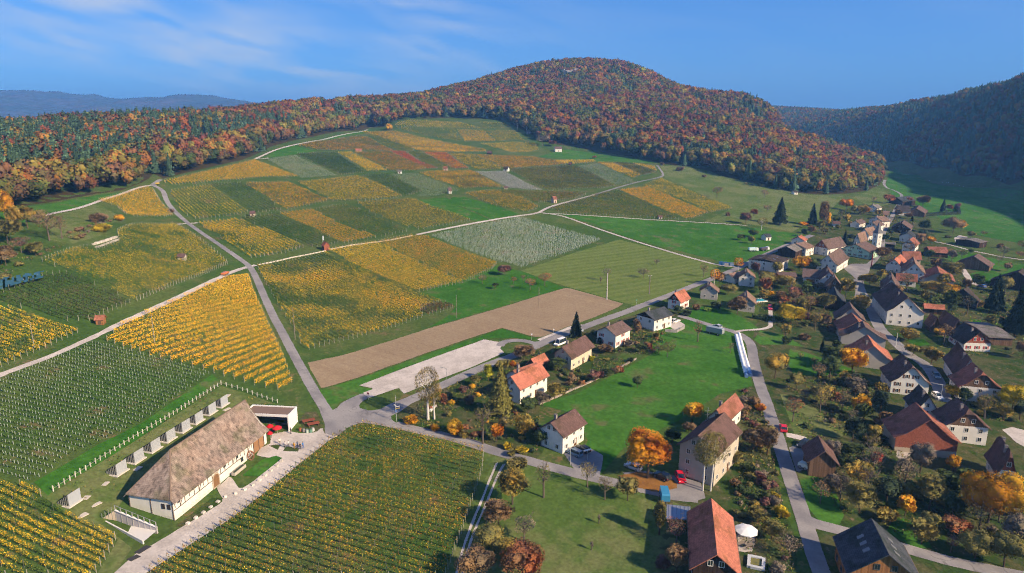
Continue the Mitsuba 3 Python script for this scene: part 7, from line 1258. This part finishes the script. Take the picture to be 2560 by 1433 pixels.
b, hg, h = pole((1468,1150), 1098 + 30, 'post with a pale angled plate behind the parked cars', 0.12, (0.5, 0.5, 0.5), base='signboard', cat='sign'); k = MB(); k.bar(b + [-0.9, 0, hg], b + [0.9, 0.2, hg + 0.35], 0.7, 0.06, (0.62, 0.63, 0.62)); put(h + '__plate', k, 'paint')
# antennas, banners
def antenna():
    M = frame(0, 0, 0, 0); b = G((1767,1140)); z = float(H(b[0], b[1])); a = at_y(1767, 1066, b[1] + 3); h = fresh('roof_antenna'); tag(h, 'tall roof antenna mast on the apartment house', 'antenna'); k = MB(); k.bar(a - [0, 0, 1.5], a + [0, 0, 5.0], 0.10, col=(0.4, 0.4, 0.42)); put(h + '__mast', k, 'metal')
    for zz in (4.2, 3.2, 1.6): k = MB(); k.bar(a + [-0.7, 0, zz], a + [0.7, 0.2, zz], 0.05, col=(0.5, 0.5, 0.5)); put(fresh(h + '__rod'), k, 'metal')
antenna()
def banner():
    b, hg, h = pole((808,622), 590, 'white and pale blue flag beside the brick hut', 0.10, (0.6, 0.6, 0.6), base='flag', cat='flag'); k = MB(); x = np.linspace(0, 0.75, 6); top = b + [0, 0, hg]
    v = np.array([[top[0] + q, top[1] + 0.10 * math.sin(q * 9), top[2] - d] for d in (0, 2.4) for q in x]); i = np.arange(5); k.add(v, np.stack([i, i + 1, i + 7, i + 6], 1), (0.60, 0.64, 0.68)); put(h + '__cloth', k, 'paint')
banner()
# walls and hedges
def stones(base, px, label, n, size, col=(0.55, 0.50, 0.44), cat='wall', bsdf='paint'):
    h = fresh(base); tag(h, label, cat); p = G(np.array(px, float)); ln = LineString(p[:, :2])
    for i in range(n):
        q = ln.interpolate((i + 0.5) / n * ln.length); t = ln.interpolate(min(ln.length, (i + 0.6) / n * ln.length)); a = math.atan2(t.y - q.y, t.x - q.x); k = MB(); s = np.array(size) * rng.uniform(0.75, 1.15, 3); k.box([q.x, q.y, float(H(q.x, q.y)) + s[2] * 0.4], s, a, np.array(col) * rng.uniform(0.75, 1.15)); put(fresh(h + '__stone'), k, bsdf)
stones('stone_wall', [(646,663),(729,645),(814,628)], 'pale dry stone edging above the green and gold vineyard', 60, (0.95, 0.45, 0.55)); stones('stone_wall', [(825,624),(884,613),(943,606),(987,599),(1030,590)], 'pale dry stone edging above the bright yellow vineyard', 52, (1.1, 0.45, 0.55))
stones('garden_wall', [(1348,1012),(1395,992),(1440,972),(1500,945),(1560,915),(1590,898)], 'low rubble wall between gardens and the green meadow', 70, (0.85, 0.5, 0.5), (0.36, 0.31, 0.26)); stones('garden_wall', [(1663,830),(1690,832),(1710,822)], 'grey block wall at the drive of the dark roofed house', 16, (0.8, 0.4, 1.3), (0.30, 0.29, 0.28)); stones('stone_bank', [(232,613),(262,604),(292,594)], 'bank of pale limestone blocks in the vineyard', 18, (1.3, 1.2, 0.9), (0.58, 0.53, 0.47)); stones('stone_bank', [(240,620),(270,610),(296,600)], 'lower course of pale limestone blocks in the vineyard', 16, (1.2, 1.0, 0.6), (0.52, 0.48, 0.43))
stones('boulder_row', [(460,1318),(520,1275),(560,1245),(600,1232),(640,1210),(668,1185),(700,1160),(706,1148)], 'white boulders lining the barn lane', 14, (0.7, 0.6, 0.5), (0.62, 0.58, 0.52), 'boulders'); stones('boulder_row', [(1075,1030),(1090,1015)], 'pale boulders in the birch garden', 4, (0.9, 0.7, 0.6), (0.6, 0.58, 0.55), 'boulders')
def hedge(px, w, hgt, col, label, base='clipped_hedge'):
    p = G(np.array(px, float)); ln = LineString(p[:, :2]); L = ln.length; n = int(L * w * hgt * 14); g = np.random.default_rng(5); t = g.uniform(0, L, n); q = np.array([ln.interpolate(x).coords[0] for x in t]); e = (p[-1] - p[0])[:2]; e = e / np.linalg.norm(e); nr = np.array([-e[1], e[0]]); lat = g.uniform(-1, 1, n); zz = g.uniform(0, 1, n); top = g.random(n) < 0.4; zz[top] = 1; lat[~top] = np.sign(lat[~top])
    xy = q + nr * (lat * w / 2)[:, None]; c = np.column_stack([xy, H(xy) + zz * hgt]); o = np.column_stack([nr * (lat * (~top))[:, None], top * 1.0]) + g.normal(0, 0.3, (n, 3)); mb = MB(); mb.add(*leaf_quads(c, 0.35, np.array(TC[col])[g.integers(0, len(TC[col]), n)] * g.uniform(0.8, 1.2, (n, 1)), o / np.linalg.norm(o, axis=1, keepdims=True), 0.5)); h = fresh(base); put(h + '__foliage', mb, 'leaves')
    k = MB(); 
    for a, b in zip(p[:-1], p[1:]): k.bar(a + [0, 0, hgt * 0.45], b + [0, 0, hgt * 0.45], w * 0.9, hgt * 0.9, TC[col][0])
    put(h + '__inner_twigs', k, 'paint'); tag(h, label, 'hedge')
hedge([(2304,541),(2350,538),(2398,536)], 2.2, 2.6, 'dark', 'long dark clipped hedge around the far garden'); hedge([(2398,536),(2396,526),(2392,518)], 2.0, 2.6, 'dark', 'short return of the dark clipped hedge'); hedge([(1880,795),(1905,799),(1930,802)], 2.0, 1.6, 'green', 'green clipped hedge below the pool house'); hedge([(2010,1064),(2022,1075)], 1.0, 1.0, 'green', 'tiny hedge at the barn drive')
# netting over the vines at the left edge
def netting():
    p, q = G([(-20,716),(112,690)])[:, :2]; a2, b2 = G([(-20,745),(116,706)])[:, :2]; k = MB(); n = 24; v = []
    for i in range(n + 1):
        for j in range(7):
            s, t = i / n, j / 6; xy = (p * (1 - s) + q * s) * (1 - t) + (a2 * (1 - s) + b2 * s) * t; v.append([xy[0], xy[1], float(H(xy[0], xy[1])) + 1.9 + 0.25 * math.sin(j * 2.6) + rng.normal(0, 0.06)])
    f = [[i * 7 + j, i * 7 + j + 1, (i + 1) * 7 + j + 1, (i + 1) * 7 + j] for i in range(n) for j in range(6) if rng.random() > 0.38]; k.add(v, f, (0.035, 0.10, 0.155)); put('bird_net', k, 'paint', smooth=True); tag('bird_net', 'blue bird net stretched over the vines at the left edge', 'net')
netting()
# things on the planted island and in the yards
for i, (p, c, sz) in enumerate([((772,1058),(0.22,0.07,0.045),(3.2,1.3,0.16)),((784,1066),(0.25,0.08,0.05),(3.0,1.3,0.16))]):
    b = G(p); k = MB(); M = frame(b[0], b[1], b[2], 0.5); k.box([0, 0, 0.9], sz, col=c); h = fresh('garden_bench'); put(h + '__seat', k, 'paint', M=M); tag(h, ['left of the two red brown slabs raised on the planted island', 'right of the two red brown slabs raised on the planted island'][i], 'bench')
    for sx in (-1, 1): k = MB(); k.box([sx * 1.2, 0, 0.4], [0.12, 0.9, 0.9], col=(0.15, 0.1, 0.08)); put(fresh(h + '__leg'), k, 'paint', M=M)
for i, p in enumerate([(751,1078),(760,1080),(768,1082),(777,1081),(783,1078)]):
    b = G(p); k = MB(); c = [(0.30,0.12,0.06),(0.28,0.26,0.24),(0.35,0.42,0.38),(0.12,0.24,0.18),(0.5,0.5,0.48)][i]; k.bar(b + [0, 0, 0.05], b + [0, 0, 0.85], 0.75, col=c, sides=12, taper=0.85); k.bar(b + [0, 0, 0.85], b + [0, 0, 0.95], 0.64, col=np.array(c) * 0.6, sides=12); h = fresh('barrel'); put(h, k, 'paint'); tag(h, ['rust brown barrel, first in the yard row','grey barrel, second in the yard row','pale green barrel in the middle of the yard row','dark green barrel, fourth in the yard row','pale grey barrel, last in the yard row'][i], 'barrel', 'barrels in the barn yard')
stones('rock_face', [(1398,202),(1420,203),(1445,200)], 'pale rock face near the top of the rounded hill', 11, (5.5, 5.0, 22.0), (0.34, 0.31, 0.30), 'rock')
# ------------------------------------------------------------------ far ridges and the air
def far_ridge(base, sky_px, dist, deep, label, foot=-6.0, seed=1):
    px = np.array(sky_px, float); xs = np.linspace(px[0, 0], px[-1, 0], 160); ys = np.interp(xs, px[:, 0], px[:, 1])
    top = at_y(xs, ys, dist); rows = []
    for k in range(36):
        t = k / 35.0; s = math.sin(min(1, t * 1.25) * math.pi / 2); y = dist - deep * (1 - t)
        q = top.copy(); q[:, 0] = top[:, 0] * (1 - 0.12 * (1 - t)); q[:, 1] = y
        n = meshkit.fbm(np.stack([q[:, 0] / 350, np.full(len(q), y / 350), np.full(len(q), seed)], -1), octaves=5) - 0.5
        q[:, 2] = foot + (top[:, 2] - foot) * s ** 1.35 + n * 150 * math.sin(math.pi * min(1, t)) + (n * 8 if k == 35 else 0); rows.append(q)
    back = top.copy(); back[:, 1] += deep; back[:, 2] = foot; rows.append(back)
    v = np.vstack(rows); w = len(xs); i = (np.arange(len(rows) - 1)[:, None] * w + np.arange(w - 1)).ravel()
    put(base, MB().add(v, np.stack([i, i + 1, i + w + 1, i + w], 1)), 'm_far_wood', smooth=True); tag(base, label, None, None, 'structure')
def m_far(p, n, uv):
    a = fbm(p.x / 260, p.y / 260, p.z / 90); b = fbm(p.x / 40, p.y / 40, p.z / 20)
    col = mix((0.040, 0.045, 0.035), (0.075, 0.050, 0.040), smoothstep(0.35, 0.65, a))
    return col * (0.55 + 0.9 * b)
mat('m_far_wood', m_far)
far_ridge('distant_hills', [(-700,262),(-300,238),(0,230),(60,229),(150,236),(240,241),(300,247),(340,253),(380,256),(450,257),(500,256),(520,252),(560,251),(600,253),(650,257),(700,264),(740,272),(790,284),(900,300)], 6500, 2400, 'long blue mountain ridge on the left horizon')
scene['haze_air'] = {'type': 'homogeneous', 'albedo': {'type': 'rgb', 'value': [0.16, 0.44, 0.99]}, 'sigma_t': 0.00016}
scene['haze'] = {'type': 'cube', 'to_world': T().translate([-300, 3600, 144]).scale([8500, 6200, 168]), 'bsdf': {'type': 'null'}, 'interior': {'type': 'ref', 'id': 'haze_air'}}
tag('haze', kind='stuff')
